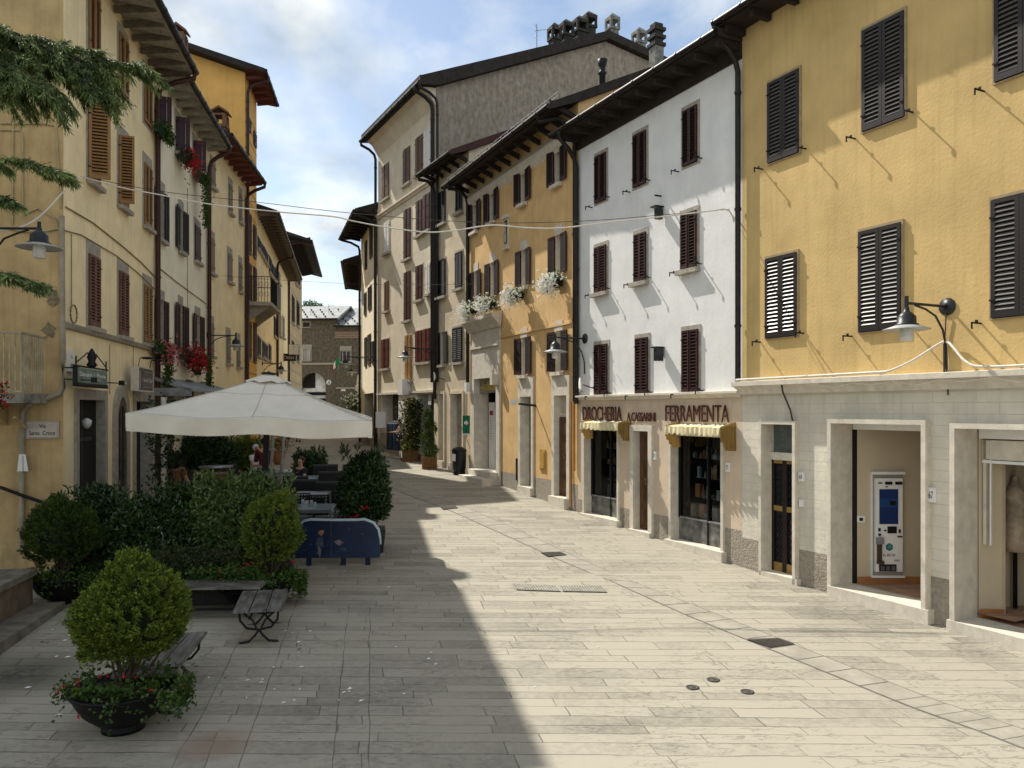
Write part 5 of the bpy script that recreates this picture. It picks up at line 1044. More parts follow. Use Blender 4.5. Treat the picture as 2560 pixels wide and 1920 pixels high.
# potted thuja balls in black bowls
def bowl(parent, r=.47, h=.36, foot=.05):
    m = MB(); m.lathe((0,0,0), [(.001,.0),(r*.42,0),(r*.42,foot),(r*.34,foot+.01),(r*.55,foot+.05),(r*.78,foot+.14),(r*.93,foot+.25),(r*1.0,foot+h-.04),(r*1.06,foot+h-.02),(r*1.06,foot+h),(r*.98,foot+h),(r*.94,foot+h-.04),(.001,foot+h-.05)], 36)
    return m.build('bowl', bowl_m, parent)
def potted_ball(loc, r, bc, br, n, lab, m=g_thuja, seed=1, trail=1, flowers=14, L=.05):
    t = empty('potted_shrub', loc, 0, lab, 'potted shrub', 'thuja balls in black bowls'); bowl(t, r); zt = .41
    MB().lathe((0,0,zt-.05), [(.001,.03),(r*.92,.0)], 20).build('soil', soil, t)
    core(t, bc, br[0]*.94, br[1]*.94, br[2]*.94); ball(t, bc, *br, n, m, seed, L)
    st = MB()
    for i in range(13): a = random.uniform(0, 6.28); q = random.uniform(.1, .6); st.tube([(random.uniform(-.05,.05), random.uniform(-.05,.05), zt-.04), (bc[0]*.6+math.cos(a)*q*.3, bc[1]*.6+math.sin(a)*q*.3, zt+.15), (bc[0]+math.cos(a)*q*br[0], bc[1]+math.sin(a)*q*br[1], bc[2]-br[2]*.6)], [.016, .012, .007], 5)
    st.build('stems', bark, t)
    A = rng.uniform(0, 6.28, 150*trail); RR = r*rng.uniform(.55, 1.1, len(A)); P0 = np.stack([RR*np.cos(A), RR*np.sin(A), zt+.02+rng.uniform(-.02, .09, len(A))], 1)
    P = np.repeat(P0, 4, 0)+rng.normal(0, .025, (len(P0)*4, 3)); leaves('groundcover', P, rng.normal(size=P.shape)+np.array([0,0,.3]), .045, .035, g_fresh, t)
    tr = []
    for a0, w_, k_ in ((0.0, .5, 230), (3.0, .45, 50), (-1.2, .3, 12)):
        a = rng.normal(a0, w_*.6, k_*trail); d = rng.uniform(0, .34, len(a))*rng.uniform(.3, 1, len(a)); rr = r*1.04+.05+rng.uniform(0, .10, len(a)); tr.append(np.stack([rr*np.cos(a), rr*np.sin(a), zt+.05-d], 1))
    tr = np.concatenate(tr); P = np.repeat(tr, 3, 0)+rng.normal(0, .02, (len(tr)*3, 3)); leaves('trailing_stems', P, rng.normal(size=P.shape)+np.array([0,0,-.3]), .04, .032, g_fresh, t)
    a = rng.uniform(0, 6.28, flowers); rr = r*rng.uniform(.8, 1.35, flowers); blooms(t, np.stack([rr*np.cos(a), rr*np.sin(a), zt+rng.uniform(-.15, .32, flowers)], 1), red_f, .022)
    return t
p = gnd(308, 1822); potted_ball(p, .455, (.10,.02,1.08), (.485,.47,.50), 1700, 'nearest bright green thuja ball in a black bowl by the white bench', g_thuja, 1, 1, 16, .045)
p = gnd(150, 1508); potted_ball(p, .40, (.04,.05,1.06), (.53,.50,.50), 1200, 'dark green thuja ball in a black bowl behind the stone wall on the left', g_thuja2, 7, 1, 10, .05)
p = gnd(675, 1512); b3 = potted_ball(p, .36, (.0,.05,1.10), (.40,.40,.53), 900, 'tall thuja ball in a bowl beside the blue panel', g_thuja, 11, 2, 16, .05)
# clump of large leaves in the near bowl
t = bpy.data.objects['potted_shrub']; P = []; Dd = []
for cx_, cz_ in ((-.16, .44), (.16, .43), (-.02, .46)):
    for i in range(14): a = random.uniform(0, 6.28); P.append((cx_+math.cos(a)*.05, -.32+math.sin(a)*.05, cz_)); Dd.append((math.cos(a), math.sin(a)-.3, random.uniform(.1, .8)))
leaves('broad_leaves', np.array(P), np.array(Dd), .11, .085, g_fresh, t, .3)
# laurel hedge in dark troughs
trough = mat('dark trough', (.03,.028,.026), .6, .2, 5)
def hedge_plant(X, Yt, d, w, lab, n=1500, m=g_laurel, dep=.55, seed=2, L=.10, W=.034, low=.25):
    p = at(X, Yt, d); h = p.z-G(d); t = empty('laurel_shrub', (p.x, d, G(d)), UA, lab, 'shrub', 'laurel shrubs screening the terrace')
    MB().prism([(-w*.40,0),(w*.40,0),(w*.45,.42),(-w*.45,.42)], -dep*.4, dep*.4, 0, 'y').build('trough', trough, t)
    st = MB()
    for i in range(9): a = random.uniform(-w*.35, w*.35); st.tube([(a, random.uniform(-.1,.1), .35), (a*1.1, random.uniform(-.15,.15), h*.8)], [.014, .006], 5)
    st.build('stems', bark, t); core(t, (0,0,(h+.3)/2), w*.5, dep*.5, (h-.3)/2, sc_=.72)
    shrub(t, (0,0,(h+low)/2), (w*.56, dep*.62, (h-low)/2), n, m, L, W, seed, tips=int(w*26), tipz=h)
    return t
g_var = mat('bright variegated laurel leaf', (.15,.20,.065), .4, .2, 5, island=.45, spec=.5, trans=.2, col2=(.06,.12,.03))
hedge_plant(245, 1232, 13.3, 1.05, 'leftmost laurel shrub with red tinged flowers before the pale yellow house', seed=3)
hedge_plant(368, 1248, 12.6, 1.05, 'second laurel shrub from the left in the dark hedge', seed=4)
hedge_plant(455, 1222, 12.9, .95, 'third laurel shrub from the left in the dark hedge', seed=5)
hedge_plant(560, 1198, 12.9, 1.0, 'laurel shrub with bright upright shoots below the parasol pole', 2000, m=g_var, seed=6)
hedge_plant(668, 1200, 13.1, .95, 'bright laurel shrub at the right end of the hedge behind the thuja ball', 2200, m=g_var, seed=8)
hedge_plant(460, 1370, 12.0, 1.9, 'low dark shrub filling the foot of the hedge behind the benches', 2600, m=mat('olive shrub leaf', (.05,.065,.02), .6, .2, 5, island=.5, trans=.1), seed=9, L=.06, W=.02, low=.1)
hedge_plant(235, 1395, 12.4, 1.2, 'low dark shrub between the left thuja ball and the hedge', 1500, m=g_dark, seed=10, L=.07, W=.02, low=.1)
t = hedge_plant(910, 1132, 15.6, .92, 'freestanding bushy laurel shrub at the right end of the terrace', 2600, seed=12, dep=.9, low=.45, L=.10); blooms(t, rng.uniform((-.45,-.62,.45), (.1,-.35,.95), (12, 3)), red_f, .05)
tm = gnd(700, 1330); hedge_plant(775, 1128, 22.5, .9, 'small pale green shrub behind the seated woman', 600, seed=13)
# red flowers in the hedge and the flower bowls by the bench
t = empty('flower_bowl', gnd(610, 1520), 0, 'low bowl of red geraniums beside the bench', 'flower bowl'); bowl(t, .34, .26)
P = rng.uniform((-.75,-.3,.30), (.3,.25,.62), (420, 3)); P = np.repeat(P, 5, 0)+rng.normal(0, .03, (2100, 3)); leaves('foliage', P, rng.normal(size=P.shape)+np.array([0,0,.4]), .05, .04, g_fresh, t); blooms(t, rng.uniform((-.6,-.3,.45), (.3,.2,.68), (14, 3)), red_f, .035)
t = empty('flower_bowl', gnd(490, 1500)+Vector((0,.25,0)), 0, 'low bowl of mixed green bedding plants behind the long bench', 'flower bowl'); bowl(t, .36, .26)
P = rng.uniform((-.6,-.3,.25), (.8,.3,.58), (420, 3)); P = np.repeat(P, 5, 0)+rng.normal(0, .03, (2100, 3)); leaves('foliage', P, rng.normal(size=P.shape)+np.array([0,0,.4]), .05, .035, g_thuja, t); blooms(t, rng.uniform((-.5,-.3,.4), (.7,.2,.6), (8, 3)), red_f, .03)
t = empty('fern_bowl', gnd(92, 1440)+Vector((0,.9,0)), 0, 'black bowl with a small fern behind the stone wall', 'potted fern'); bowl(t, .30, .3)
P = []; Dd = []
for i in range(9):
    a = random.uniform(0, 6.28)
    for j in range(22): q = j/22; c = Vector((math.cos(a)*q*.5, math.sin(a)*q*.5, .38+.25*math.sin(q*2.6))); 
    for j in range(22):
        q = j/22; c = (math.cos(a)*q*.5, math.sin(a)*q*.5, .38+.25*math.sin(q*2.6))
        for s in (-1, 1): P.append(c); Dd.append((-math.sin(a)*s+math.cos(a)*.4, math.cos(a)*s+math.sin(a)*.4, -.1))
leaves('fronds', np.array(P), np.array(Dd), .12, .018, g_fresh, t, .2)
# thin stake shining in the hedge
p = gnd(406, 1420); m = MB(); m.tube([(0,0,0),(0.01,0,1.0),(-.015,0,1.05)], .009, 5); tag(m.build('plant_stake', grey_metal, loc=(at(406,1400,12.1).x, 12.1, G(12.1))), 'thin pale metal stake standing in front of the hedge', 'stake')
# ivy column by the wall (post with climbing ivy)
def ivy_post(X, d, z1, lab, r=.06, n=500, dens=.16, pm=pale_stone):
    x = (X-CX)/F*d; t = empty('ivy_post', (x, d, G(d)), 0, lab, 'post'); h = z1-G(d)
    MB().tube([(0,0,0),(0,0,h)], r, 8).build('post', pm, t); P = np.stack([rng.normal(0, dens, n), rng.normal(0, dens, n), rng.uniform(.3, h, n)], 1); P = np.repeat(P, 3, 0)+rng.normal(0, .03, (3*n, 3)); leaves('ivy', P, rng.normal(size=P.shape)+np.array([0,0,-.4]), .06, .05, g_dark, t); return t
ivy_post(410, 15.4, 3.25, 'ivy covered pale post at the left under the parasol', n=700, dens=.14)
# ------------------------------------------------------------------ cedar reaching in from the left
ced = empty('cedar_tree', (-9.6, 8.2, G(8)), 0, 'dark green cedar branches hanging into the top left corner', 'tree')
cz0 = G(8); m = MB(); m.tube([(0,0,-.2),(.05,.02,3),(0,.1,6),(.1,0,9.5)], [.30,.26,.2,.1], 12)
CP = [[] for _ in range(2)]
def bough(pts, r0, nsub, droop, spread, dens=1.0, side=1):
    pts = [Vector(p)-Vector((-9.6, 8.2, cz0)) for p in pts]; fine = []
    for i in range(len(pts)-1):
        for j in range(8): fine.append(pts[i].lerp(pts[i+1], j/8))
    fine.append(pts[-1]); m.tube(fine, [r0*(1-.85*i/len(fine)) for i in range(len(fine))], 6)
    for k in range(int(nsub*1.15)):
        f = (k+.5)/(nsub*1.15); f = f**.8; b = fine[min(len(fine)-2, int(f*len(fine)))]; d0 = (fine[min(len(fine)-1, int(f*len(fine))+1)]-b).normalized()
        L = random.uniform(.35, .95)*spread*(1.15-.55*f); a = random.choice((-1, 1))*random.uniform(.2, 1.2); d = Vector((d0.x*math.cos(a)-d0.y*math.sin(a), d0.x*math.sin(a)+d0.y*math.cos(a), d0.z*.5+random.uniform(-.25, .25))); tw = []; q = b.copy()
        for s in range(9):
            tw.append(q.copy()); d.z -= droop*.14; d.normalize(); q = q+d*(L/9)
        tw.append(q); m.tube(tw, [.010*(1-.8*i/len(tw)) for i in range(len(tw))], 4, 0, False)
        for s in range(len(tw)-1):
            for _ in range(int(6*dens)):
                t_ = random.random(); c = tw[s].lerp(tw[s+1], t_); dd = (tw[s+1]-tw[s]).normalized(); e = Vector((random.uniform(-1,1), random.uniform(-1,1), random.uniform(-1,.2))).normalized(); tl = random.uniform(.04, .13); dr = (dd*1.0+e*.7).normalized()
                for j in range(3): CP[0].append(c+dr*tl*j/3); CP[1].append(dr+e*random.uniform(-.3,.5)+Vector((0,0,-.15)))
                CP[0].append(c); CP[1].append(dr*.5+e)
bough([(-9.6,8.2,6.7),(-7.5,8.6,7.3),(-6.0,8.9,7.35),(-5.3,9.1,7.15),(-4.75,9.2,6.9)], .07, 120, .6, .9, 1.1)
bough([(-9.6,8.2,6.4),(-7.6,8.3,6.9),(-6.3,8.5,7.0),(-5.6,8.6,6.8),(-5.1,8.7,6.55)], .06, 130, .9, 1.0, 1.1)
bough([(-9.6,8.2,6.8),(-7.6,8.8,7.35),(-6.2,9.0,7.3),(-5.1,9.2,7.18),(-4.25,9.3,6.98)], .06, 85, .4, .62)
bough([(-9.6,8.2,7.0),(-7.8,8.0,7.6),(-6.8,8.2,7.6),(-6.1,8.3,7.3)], .06, 110, 1.1, 1.0)
bough([(-9.6,8.2,6.2),(-7.4,8.5,6.6),(-6.2,8.6,6.7),(-5.5,8.6,6.55)], .05, 90, .9, .9)
bough([(-9.6,8.2,6.5),(-7.4,8.7,7.1),(-6.1,8.9,7.1),(-5.2,9.0,6.9),(-4.7,9.1,6.65)], .05, 110, .7, .75, 1.1)
bough([(-9.6,8.2,6.9),(-7.9,8.4,7.3),(-6.8,8.6,7.2),(-6.0,8.7,6.8)], .05, 120, 1.2, 1.0, 1.2)
bough([(-9.6,8.2,5.2),(-7.5,8.4,5.62),(-6.2,8.5,5.72),(-5.2,8.5,5.66),(-4.85,8.5,5.55)], .03, 60, .3, .36)
bough([(-9.6,8.2,5.1),(-7.2,8.4,5.5),(-6.1,8.5,5.45),(-5.35,8.5,5.25)], .03, 44, .35, .36)
bough([(-9.6,8.2,4.0),(-7.3,8.4,4.45),(-6.2,8.5,4.55),(-5.5,8.5,4.47),(-5.1,8.5,4.35)], .03, 60, .25, .36)
bough([(-9.6,8.2,7.8),(-7.4,8.4,8.1),(-6.2,8.5,8.05),(-5.6,8.6,7.9)], .05, 40, .8, .6)
m.build('trunk', bark, ced)
leaves('needles', np.array([tuple(v) for v in CP[0]]), np.array([tuple(v) for v in CP[1]]), .06, .012, g_cedar, ced, .5, .1)
P = rng.normal(0, 1, (9000, 3))*np.array([.9,.9,2.2])+np.array([-.4,0,7.5]); P = P[P[:, 0] < 1.2]; leaves('crown', P, rng.normal(size=P.shape)+np.array([0,0,-.3]), .16, .03, g_cedar, ced)
# ------------------------------------------------------------------ parasol
cloth = mat('off white parasol cloth', (.76,.71,.61), .85, .05, 3, .12, 7, trans=.10)
def parasol(loc, half, zt, zr, rz, tilt, lab, val=.27):
    t = empty('parasol', loc, rz, lab, 'parasol'); t.rotation_euler = (0, R(tilt), rz); n = 32; vs = []; fs = []
    def hz(u, v):
        r = max(abs(u), abs(v)); a = math.atan2(v, u); s = abs(math.sin(2*a)); s = min(s, abs(math.cos(2*a)) if s > .7 else s); sag = math.sin(4*a)**2
        return zt+zr*(1-r)**1.0*(.90+.10*(1-r))-.055*sag*r*r-.03*math.sin(math.pi*r)+.012*math.sin(9*a+7*r)*r+.010*math.sin(5*a-11*r)*r*r
    for j in range(n+1):
        for i in range(n+1): u = -1+2*i/n; v = -1+2*j/n; vs.append((u*half, v*half, hz(u, v)))
    m = MB(); m.add(vs, [(j*(n+1)+i, j*(n+1)+i+1, (j+1)*(n+1)+i+1, (j+1)*(n+1)+i) for j in range(n) for i in range(n)], 0, True)
    co = m.build('canopy', cloth, t)
    m = MB(); k = 120; ring = []
    for sgm, (ax, ay, bx, by) in enumerate(((-1,-1,1,-1),(1,-1,1,1),(1,1,-1,1),(-1,1,-1,-1))):
        for i in range(k): f = i/k; ring.append((ax+(bx-ax)*f, ay+(by-ay)*f, f, sgm))
    q = 5; vv = []
    for l in range(q):
        g = l/(q-1)
        for (u, v, f, sg_) in ring:
            a = math.atan2(v, u); ou = 1+.004-g*.012+g*.013*math.sin(f*14+sg_)+g*.007*math.sin(f*33+l*.6); sag2 = -.03*math.sin(math.pi*((f*2) % 1))*g
            vv.append((u*half*ou, v*half*ou, hz(u, v)-val*g-sag2*0-.008*g*math.sin(f*11+sg_*2)))
    K = len(ring); m.add(vv, [(l*K+i, l*K+(i+1) % K, (l+1)*K+(i+1) % K, (l+1)*K+i) for l in range(q-1) for i in range(K)], 0, True); m.build('valance', cloth, co)
    m = MB()
    for u, v in ((1,1),(1,-1),(-1,1),(-1,-1),(1,0),(-1,0),(0,1),(0,-1)): m.tube([(u*half*q/16, v*half*q/16, hz(u*q/16, v*q/16)+.004) for q in range(1, 17)], .008, 5)
    for rr_ in (.985, .42):
        for (ax_, ay_, bx_, by_) in ((-1,-1,1,-1),(1,-1,1,1),(1,1,-1,1),(-1,1,-1,-1)): m.tube([((ax_+(bx_-ax_)*i/24)*half*rr_, (ay_+(by_-ay_)*i/24)*half*rr_, hz((ax_+(bx_-ax_)*i/24)*rr_, (ay_+(by_-ay_)*i/24)*rr_)+.002) for i in range(25)], .006, 4)
    m.build('seams', mat('parasol seam', (.50,.47,.41), .9, .05), co)
    m = MB(); kk = 24; z0 = hz(0, 0); m.lathe((0,0,z0), [(.40,-.13),(.36,-.115),(.2,-.035),(.06,.02)], kk); m.v = [(x, y, z+(.02*math.sin(8*math.atan2(y, x)) if math.hypot(x, y) > .3 else 0)) for x, y, z in m.v]; m.build('vent_cap', cloth, co)
    m = MB(); m.lathe((0,0,z0+.015), [(.13,0),(.13,.03),(.04,.04),(.001,.06)], 16); m.build('finial', iron, t)
    m = MB(); m.box(-.05,.05,-.05,.05,-loc[2]+G(loc[1])+.05,z0); m.build('pole', iron, t)
    m = MB(); m.box(-.4,.4,-.4,.4,-loc[2]+G(loc[1]),-loc[2]+G(loc[1])+.09); m.build('base', stone, t)
    m = MB()
    for u, v in ((1,1),(1,-1),(-1,1),(-1,-1),(1,0),(-1,0),(0,1),(0,-1)): m.tube([(u*half*q,v*half*q,hz(u*q,v*q)-.05) for q in (.02,.25,.5,.75,.97)], .014, 5); m.tube([(0,0,z0-.75),(u*half*.5,v*half*.5,hz(u*.5,v*.5)-.03)], .011, 5)
    m.build('ribs', grey_metal, t); return t
par = parasol((-4.42, 14.32, CAMZ), 1.86, -.11, .74, UA, 1.9, 'big square off white parasol standing over the cafe terrace')
for X, d, lab in ((679, 16.6, 'left slim pale pole leaning under the parasol'), (706, 17.3, 'right slim grey pole leaning under the parasol')):
    x = (X-CX)/F*d; m = MB(); m.tube([(-.10,0,0),(.08,0,2.9)], .035, 8); m.lathe((-.1,0,0), [(.25,0),(.25,.05),(.05,.08)], 14); tag(m.build('metal_pole', grey_metal, loc=(x, d, G(d))), lab, 'pole')
# ------------------------------------------------------------------ benches
bench_wood = mat('worn grey bench planks', (.17,.16,.15), .38, .5, 2.5, .15, 30, stretch=(8,1,1), dirt=.6, dirtcol=(.06,.05,.045), spec=.5)
def iron_leg():
    m = MB()
    for s in (-1, 1):
        m.tube([(s*.24, 0, .42), (s*.23, 0, .30), (s*.15, 0, .20), (s*.0, 0, .17), (-s*.05, 0, .10), (-s*.12, 0, .03), (-s*.24, 0, .012)], .016, 6)
        m.tube([(s*.22, 0, .42), (s*.08, 0, .30), (s*.02, 0, .17)], .013, 6)
    m.box(-.27, .27, -.02, .02, .415, .43); return m
def bench(loc, rz, w, L, lab, planks=3):
    t = empty('bench', loc, rz, lab, 'bench', 'slatted benches with curved iron legs'); m = MB(); pw = w/planks
    for i in range(planks):
        x = -w/2+pw*i+.008; s = MB(); s.box(x, x+pw-.016, 0, L, .43, .46)
        s.build('plank', bench_wood, t); 
        for y in (.07, L-.07):
            for q in (.04, pw-.055): m.lathe((x+q, y, .46), [(.008,0),(.008,.004),(.001,.005)], 6)
    m.build('bolts', grey_metal, t)
    for y in (.16, L-.16):
        l = iron_leg().build('leg', iron, t); l.location = (0, y, 0)
    return t
p0 = gnd(656, 1605); q0 = at(594, 1529, 9.95); bench((p0.x+.0, 9.97, G(10.0)), UA*1.25, .62, 1.15, 'short slatted bench with three worn planks in front of the flower bowl')
bench((-3.62, 7.75, G(8)), UA*.9, .60, 1.5, 'bench gleaming behind the nearest thuja bowl')
bn = bench((at(660,1535,11.3).x, 11.35, G(11.4)), R(93), .55, 1.75, 'long dark bench standing crosswise before the hedge')
MB().box(-.2, -.16, .2, 1.5, .12, .15).build('stretcher', iron, bn)
# ------------------------------------------------------------------ blue panel
def panel():
    d = 14.4; x0 = (722-CX)/F*d; x1 = (948-CX)/F*d; w = x1-x0; t = empty('barrier_panel', (x0, d, G(d)), UA*.2, 'dark blue printed barrier panel with rounded top beside the shrub', 'barrier'); h = .82; zb = .14
    pts = [(0,zb)]; top = [(.16,.60),(.20,.72),(.29,.80),(.40,h),(w*.5,h-.012),(w-.40,h-.01),(w-.28,h),(w-.12,h-.06),(w-.03,h-.18),(w,h-.32)]
    poly = pts+top+[(w,zb)]; MB().prism(poly, -.03, .03, 0, 'y').build('board', [mat('dark blue print', (.010,.024,.070), .35, .3, 2, spec=.5, dirt=.35, dirtcol=(.03,.045,.075))], t)
    m = MB(); m.tube([(x, 0, z+.012) for x, z in [(.15,.56)]+top+[(w+.0,h-.45)]], .034, 6); m.build('rim', mat('pale blue rim', (.45,.55,.60), .5, .1, 5), t)
    m = MB()
    for x in (w*.22, w*.60, w*.87): m.box(x-.045, x+.045, -.02, .02, 0, zb)
    m.build('feet', mat('navy steel', (.01,.02,.05), .4, .1, 5), t)
    m = MB(); rs = random.Random(5)
    def bl(cx, cz, rx, rz_, mi, n=9): m.face([(cx+rx*math.cos(2*math.pi*k/n)*rs.uniform(.6,1.2), -.0315-.0004*len(m.f)*.05, cz+rz_*math.sin(2*math.pi*k/n)*rs.uniform(.6,1.2)) for k in range(n)], mi)
    bl(w*.36,.60,.05,.06,0); bl(w*.36,.68,.045,.03,2); bl(w*.34,.42,.09,.13,3); bl(w*.34,.26,.04,.11,1); bl(w*.55,.42,.085,.05,1); bl(w*.60,.30,.1,.03,3)
    for i in range(26): bl(rs.uniform(.25,w-.15), rs.uniform(.2,.74), rs.uniform(.01,.035), rs.uniform(.008,.02), 3)
    m.box(w*.465, w*.475, -.034, -.031, .16, .78, 3); m.build('print', [mat('print skin', (.30,.14,.08), .6, .2, 9), mat('print pale', (.22,.17,.20), .6, .3, 9), mat('print dark', (.02,.012,.01), .6), mat('print slate', (.05,.075,.11), .6, .4, 9)], t)
panel()
# ------------------------------------------------------------------ low stone wall, platform
kb_m = mat('weathered step stone', (.20,.18,.14), .9, .3, 4, .6, 14, dirt=.5, dirtcol=(.05,.045,.035))
u0 = xy2uv(*gnd(0, 1640)[:2])[0]; pA = gnd(163, 1520); u1, v1 = xy2uv(pA.x, pA.y); zp = G(10.5)+.13
m = MB(); N1 = [uv2xy(u1, v1), uv2xy(u1-4.5, v1), uv2xy(u1-4.5, 4.0), uv2xy(u1, 4.0)]
m.add([(x, y, G(y)-.3) for x, y in N1]+[(x, y, zp-.03*(y < 8)) for x, y in N1], [(3,2,1,0),(4,5,6,7),(0,1,5,4),(1,2,6,5),(2,3,7,6),(3,0,4,7)]); tag(m.build('raised_pavement', kb_m), kind='structure')
wm = mat('brown stone low wall', (.17,.13,.085), .9, .3, 3, .6, 12, streak=.4, dirt=.4, dirtcol=(.06,.05,.04))
t = empty('low_wall', (*uv2xy(u1-.42, v1-.05), zp), UA, 'low brown stone wall with flat cap at the left edge', 'wall')
m = MB(); m.box(-3.5, 0, -4, 0, 0, .42); m.build('wall_body', wm, t); m = MB(); m.box(-3.5, .05, -4.02, .04, .42, .51); m.build('cap', kb_m, t)
# sticker covered post and near lamp
def street_lamp(loc, ang, L, lab, wall=True, drop=.30, sc_=1.0, shade=.29):
    """bracket lamp: local +x runs from the wall out to the lamp"""
    t = empty('street_lamp', loc, ang, lab, 'street lamp', 'enamel lamps on curved wall brackets')
    m = MB(); m.lathe((0,0,0), [(.001,0),(.12,0),(.12,.02),(.03,.04)], 14); m.v = [(z, y, x) for x, y, z in m.v]
    m.tube([(0,0,0),(L,0,0)], .019, 8); m.tube([(.02,0,-.85),(.03,0,-.55),(.10,0,-.32),(.25,0,-.14),(.45,0,-.06),(L*.8,0,-.02)], .015, 7); m.tube([(L,0,-.07),(L,0,.09)], .026, 8); m.build('bracket', lamp_top, t)
    m = MB(); z = -drop; m.lathe((L,0,z), [(.03,.24),(.04,.19),(.07,.17),(.115,.12),(.12,.03),(.15,.02),(.15,.0),(.12,-.01)], 20); m.build('housing', lamp_top, t)
    m = MB(); m.lathe((L,0,z), [(.11,.02),(.16,.0),(shade,-.045),(shade,-.055),(.14,-.02),(.08,-.02)], 32); m.build('shade', [lamp_under], t)
    m = MB(); m.lathe((L,0,z), [(.075,-.02),(.08,-.08),(.08,-.19),(.05,-.20),(.001,-.20)], 16); [m.lathe((L,0,z-.06-.03*i), [(.082,0),(.086,.006),(.082,.012)], 16) for i in range(4)]; m.build('glass_globe', bulb_m, t)
    return t
def lampdir(H): return math.atan2(H.n.y, H.n.x)
s, z = Y.px(2369, 766.7); street_lamp(Y.W(s, 0, z), lampdir(Y), .83, 'large enamel street lamp on the mustard yellow wall')
m = MB(); m.tube([(s, -.03, z-.1), (s-.03, -.02, z-.5), (s+.02, -.02, z-1.2)], .01, 5); m.tube([(s-.02, -.04, z-.5), (s-.02, -.04, z-1.0)], .014, 5)
zc2 = Y.px(2369, 952)[1]; CPs = [Vector(q) for q in ((s-.95,-.25,3.545),(s-.75,-.25,3.55),(s-.40,-.20,3.68),(s-.08,-.07,3.90),(s+.03,-.05,3.92),(s+.16,-.12,3.84),(s+.42,-.22,3.62),(s+.7,-.25,3.55),(s+1.6,-.25,3.545),(min(Y.L, s+3),-.25,3.54))]; FN = []
for i in range(len(CPs)-1):
    a_, b_, c_, e_ = CPs[max(i-1,0)], CPs[i], CPs[i+1], CPs[min(i+2,len(CPs)-1)]
    for j in range(8): t_ = j/8; FN.append(.5*((2*b_)+(c_-a_)*t_+(2*a_-5*b_+4*c_-e_)*t_*t_+(3*b_-a_-3*c_+e_)*t_**3))
m.tube(FN, .017, 7, 1); m.tube([(.1,-.24,3.535),(s*.5,-.25,3.54),(s-.75,-.25,3.548)], .02, 7, 1)
for i in range(5): a = s-2.0+i*.7; m.tube([(a, -.23, 3.40), (a+.3, -.235, 3.34+.03*(i % 2)), (a+.7, -.23, 3.42)], .009, 5, 1)
m.tube([(1.15,-.23,3.5),(1.2,-.24,3.3),(1.2,-.07,3.0),(1.25,-.06,2.8)], .016, 5, 0)
m.build('lamp_cable', [cable_d, cable_w], Y.root)
s, z = Wh.px(1463, 846.7); street_lamp(Wh.W(s, 0, z), lampdir(Wh), .83, 'street lamp at the corner between the ochre and the white house')
s, z = Bi.px(1088, 872); street_lamp(Bi.W(s, 0, z), lampdir(Bi), 1.15, 'street lamp in front of the tall beige house')
s, z = L3.px(519, 838); street_lamp(L3.W(s, 0, z), lampdir(L3), .90, 'street lamp on the pale yellow house with grey shutters')
s, z = L5.px(655, 908); street_lamp(L5.W(max(.3, s), 0, z), lampdir(L5), .85, 'small distant street lamp below the balcony on the left')
s, z = R6.px(938, 893); street_lamp(R6.W(s, 0, z), lampdir(R6), 1.3, 'larger of the two distant street lamps right of the arch'); p = at(906, 916, 42.5); street_lamp(p, R(200), .6, 'smaller farthest street lamp right of the arch')
# near left lamp on its own post
px_, py_ = -7.35, 11.0; t = empty('lamp_post', (px_, py_, G(11)), 0, 'pale sticker covered post at the left picture edge', 'post')
m = MB(); m.tube([(0,0,0),(0,0,5.4)], .085, 12); m.build('post', mat('pale post', (.42,.42,.40), .7, .3, 6), t)
m = MB(); 
for i in range(3): m.lathe((.062,-.075,2.55-.16*i), [(.05,0),(.001,.001)], 14, 0); 
m.v = [(.06+(x-.062)*.6, -.078+.3*(x-.062)*.0, 2.55-.16*int(i/28)+(y+.075)) for i, (x, y, z) in enumerate(m.v)]
m.box(.03,.088,-.092,-.05,1.5,1.95,1); m.box(.02,.09,-.095,-.06,2.7,2.95,1); m.build('stickers', [paint_white, mat('sticker paper', (.45,.45,.44), .7, .3, 8)], t)
lt = street_lamp((px_+.05, py_, at(98, 571, 11).z), R(0), at(98,571,11).x-px_-.05, 'nearest street lamp reaching in from the left edge', drop=.22)
# red geranium hanging at the left edge
t = empty('hanging_geranium', at(-25, 990, 11.0), 0, 'red geranium hanging on the post at the left edge', 'flower pot'); MB().lathe((0,0,-.1), [(.001,0),(.09,0),(.13,.2),(.12,.2)], 14).build('pot', bowl_m, t); blooms(t, rng.uniform((.08,-.15,-.15), (.27,.1,.2), (26, 3)), red_f, .03); P = rng.uniform((-.1,-.15,-.2),(.2,.15,.2),(160,3)); leaves('foliage', P, rng.normal(size=P.shape), .05, .04, g_dark, t)
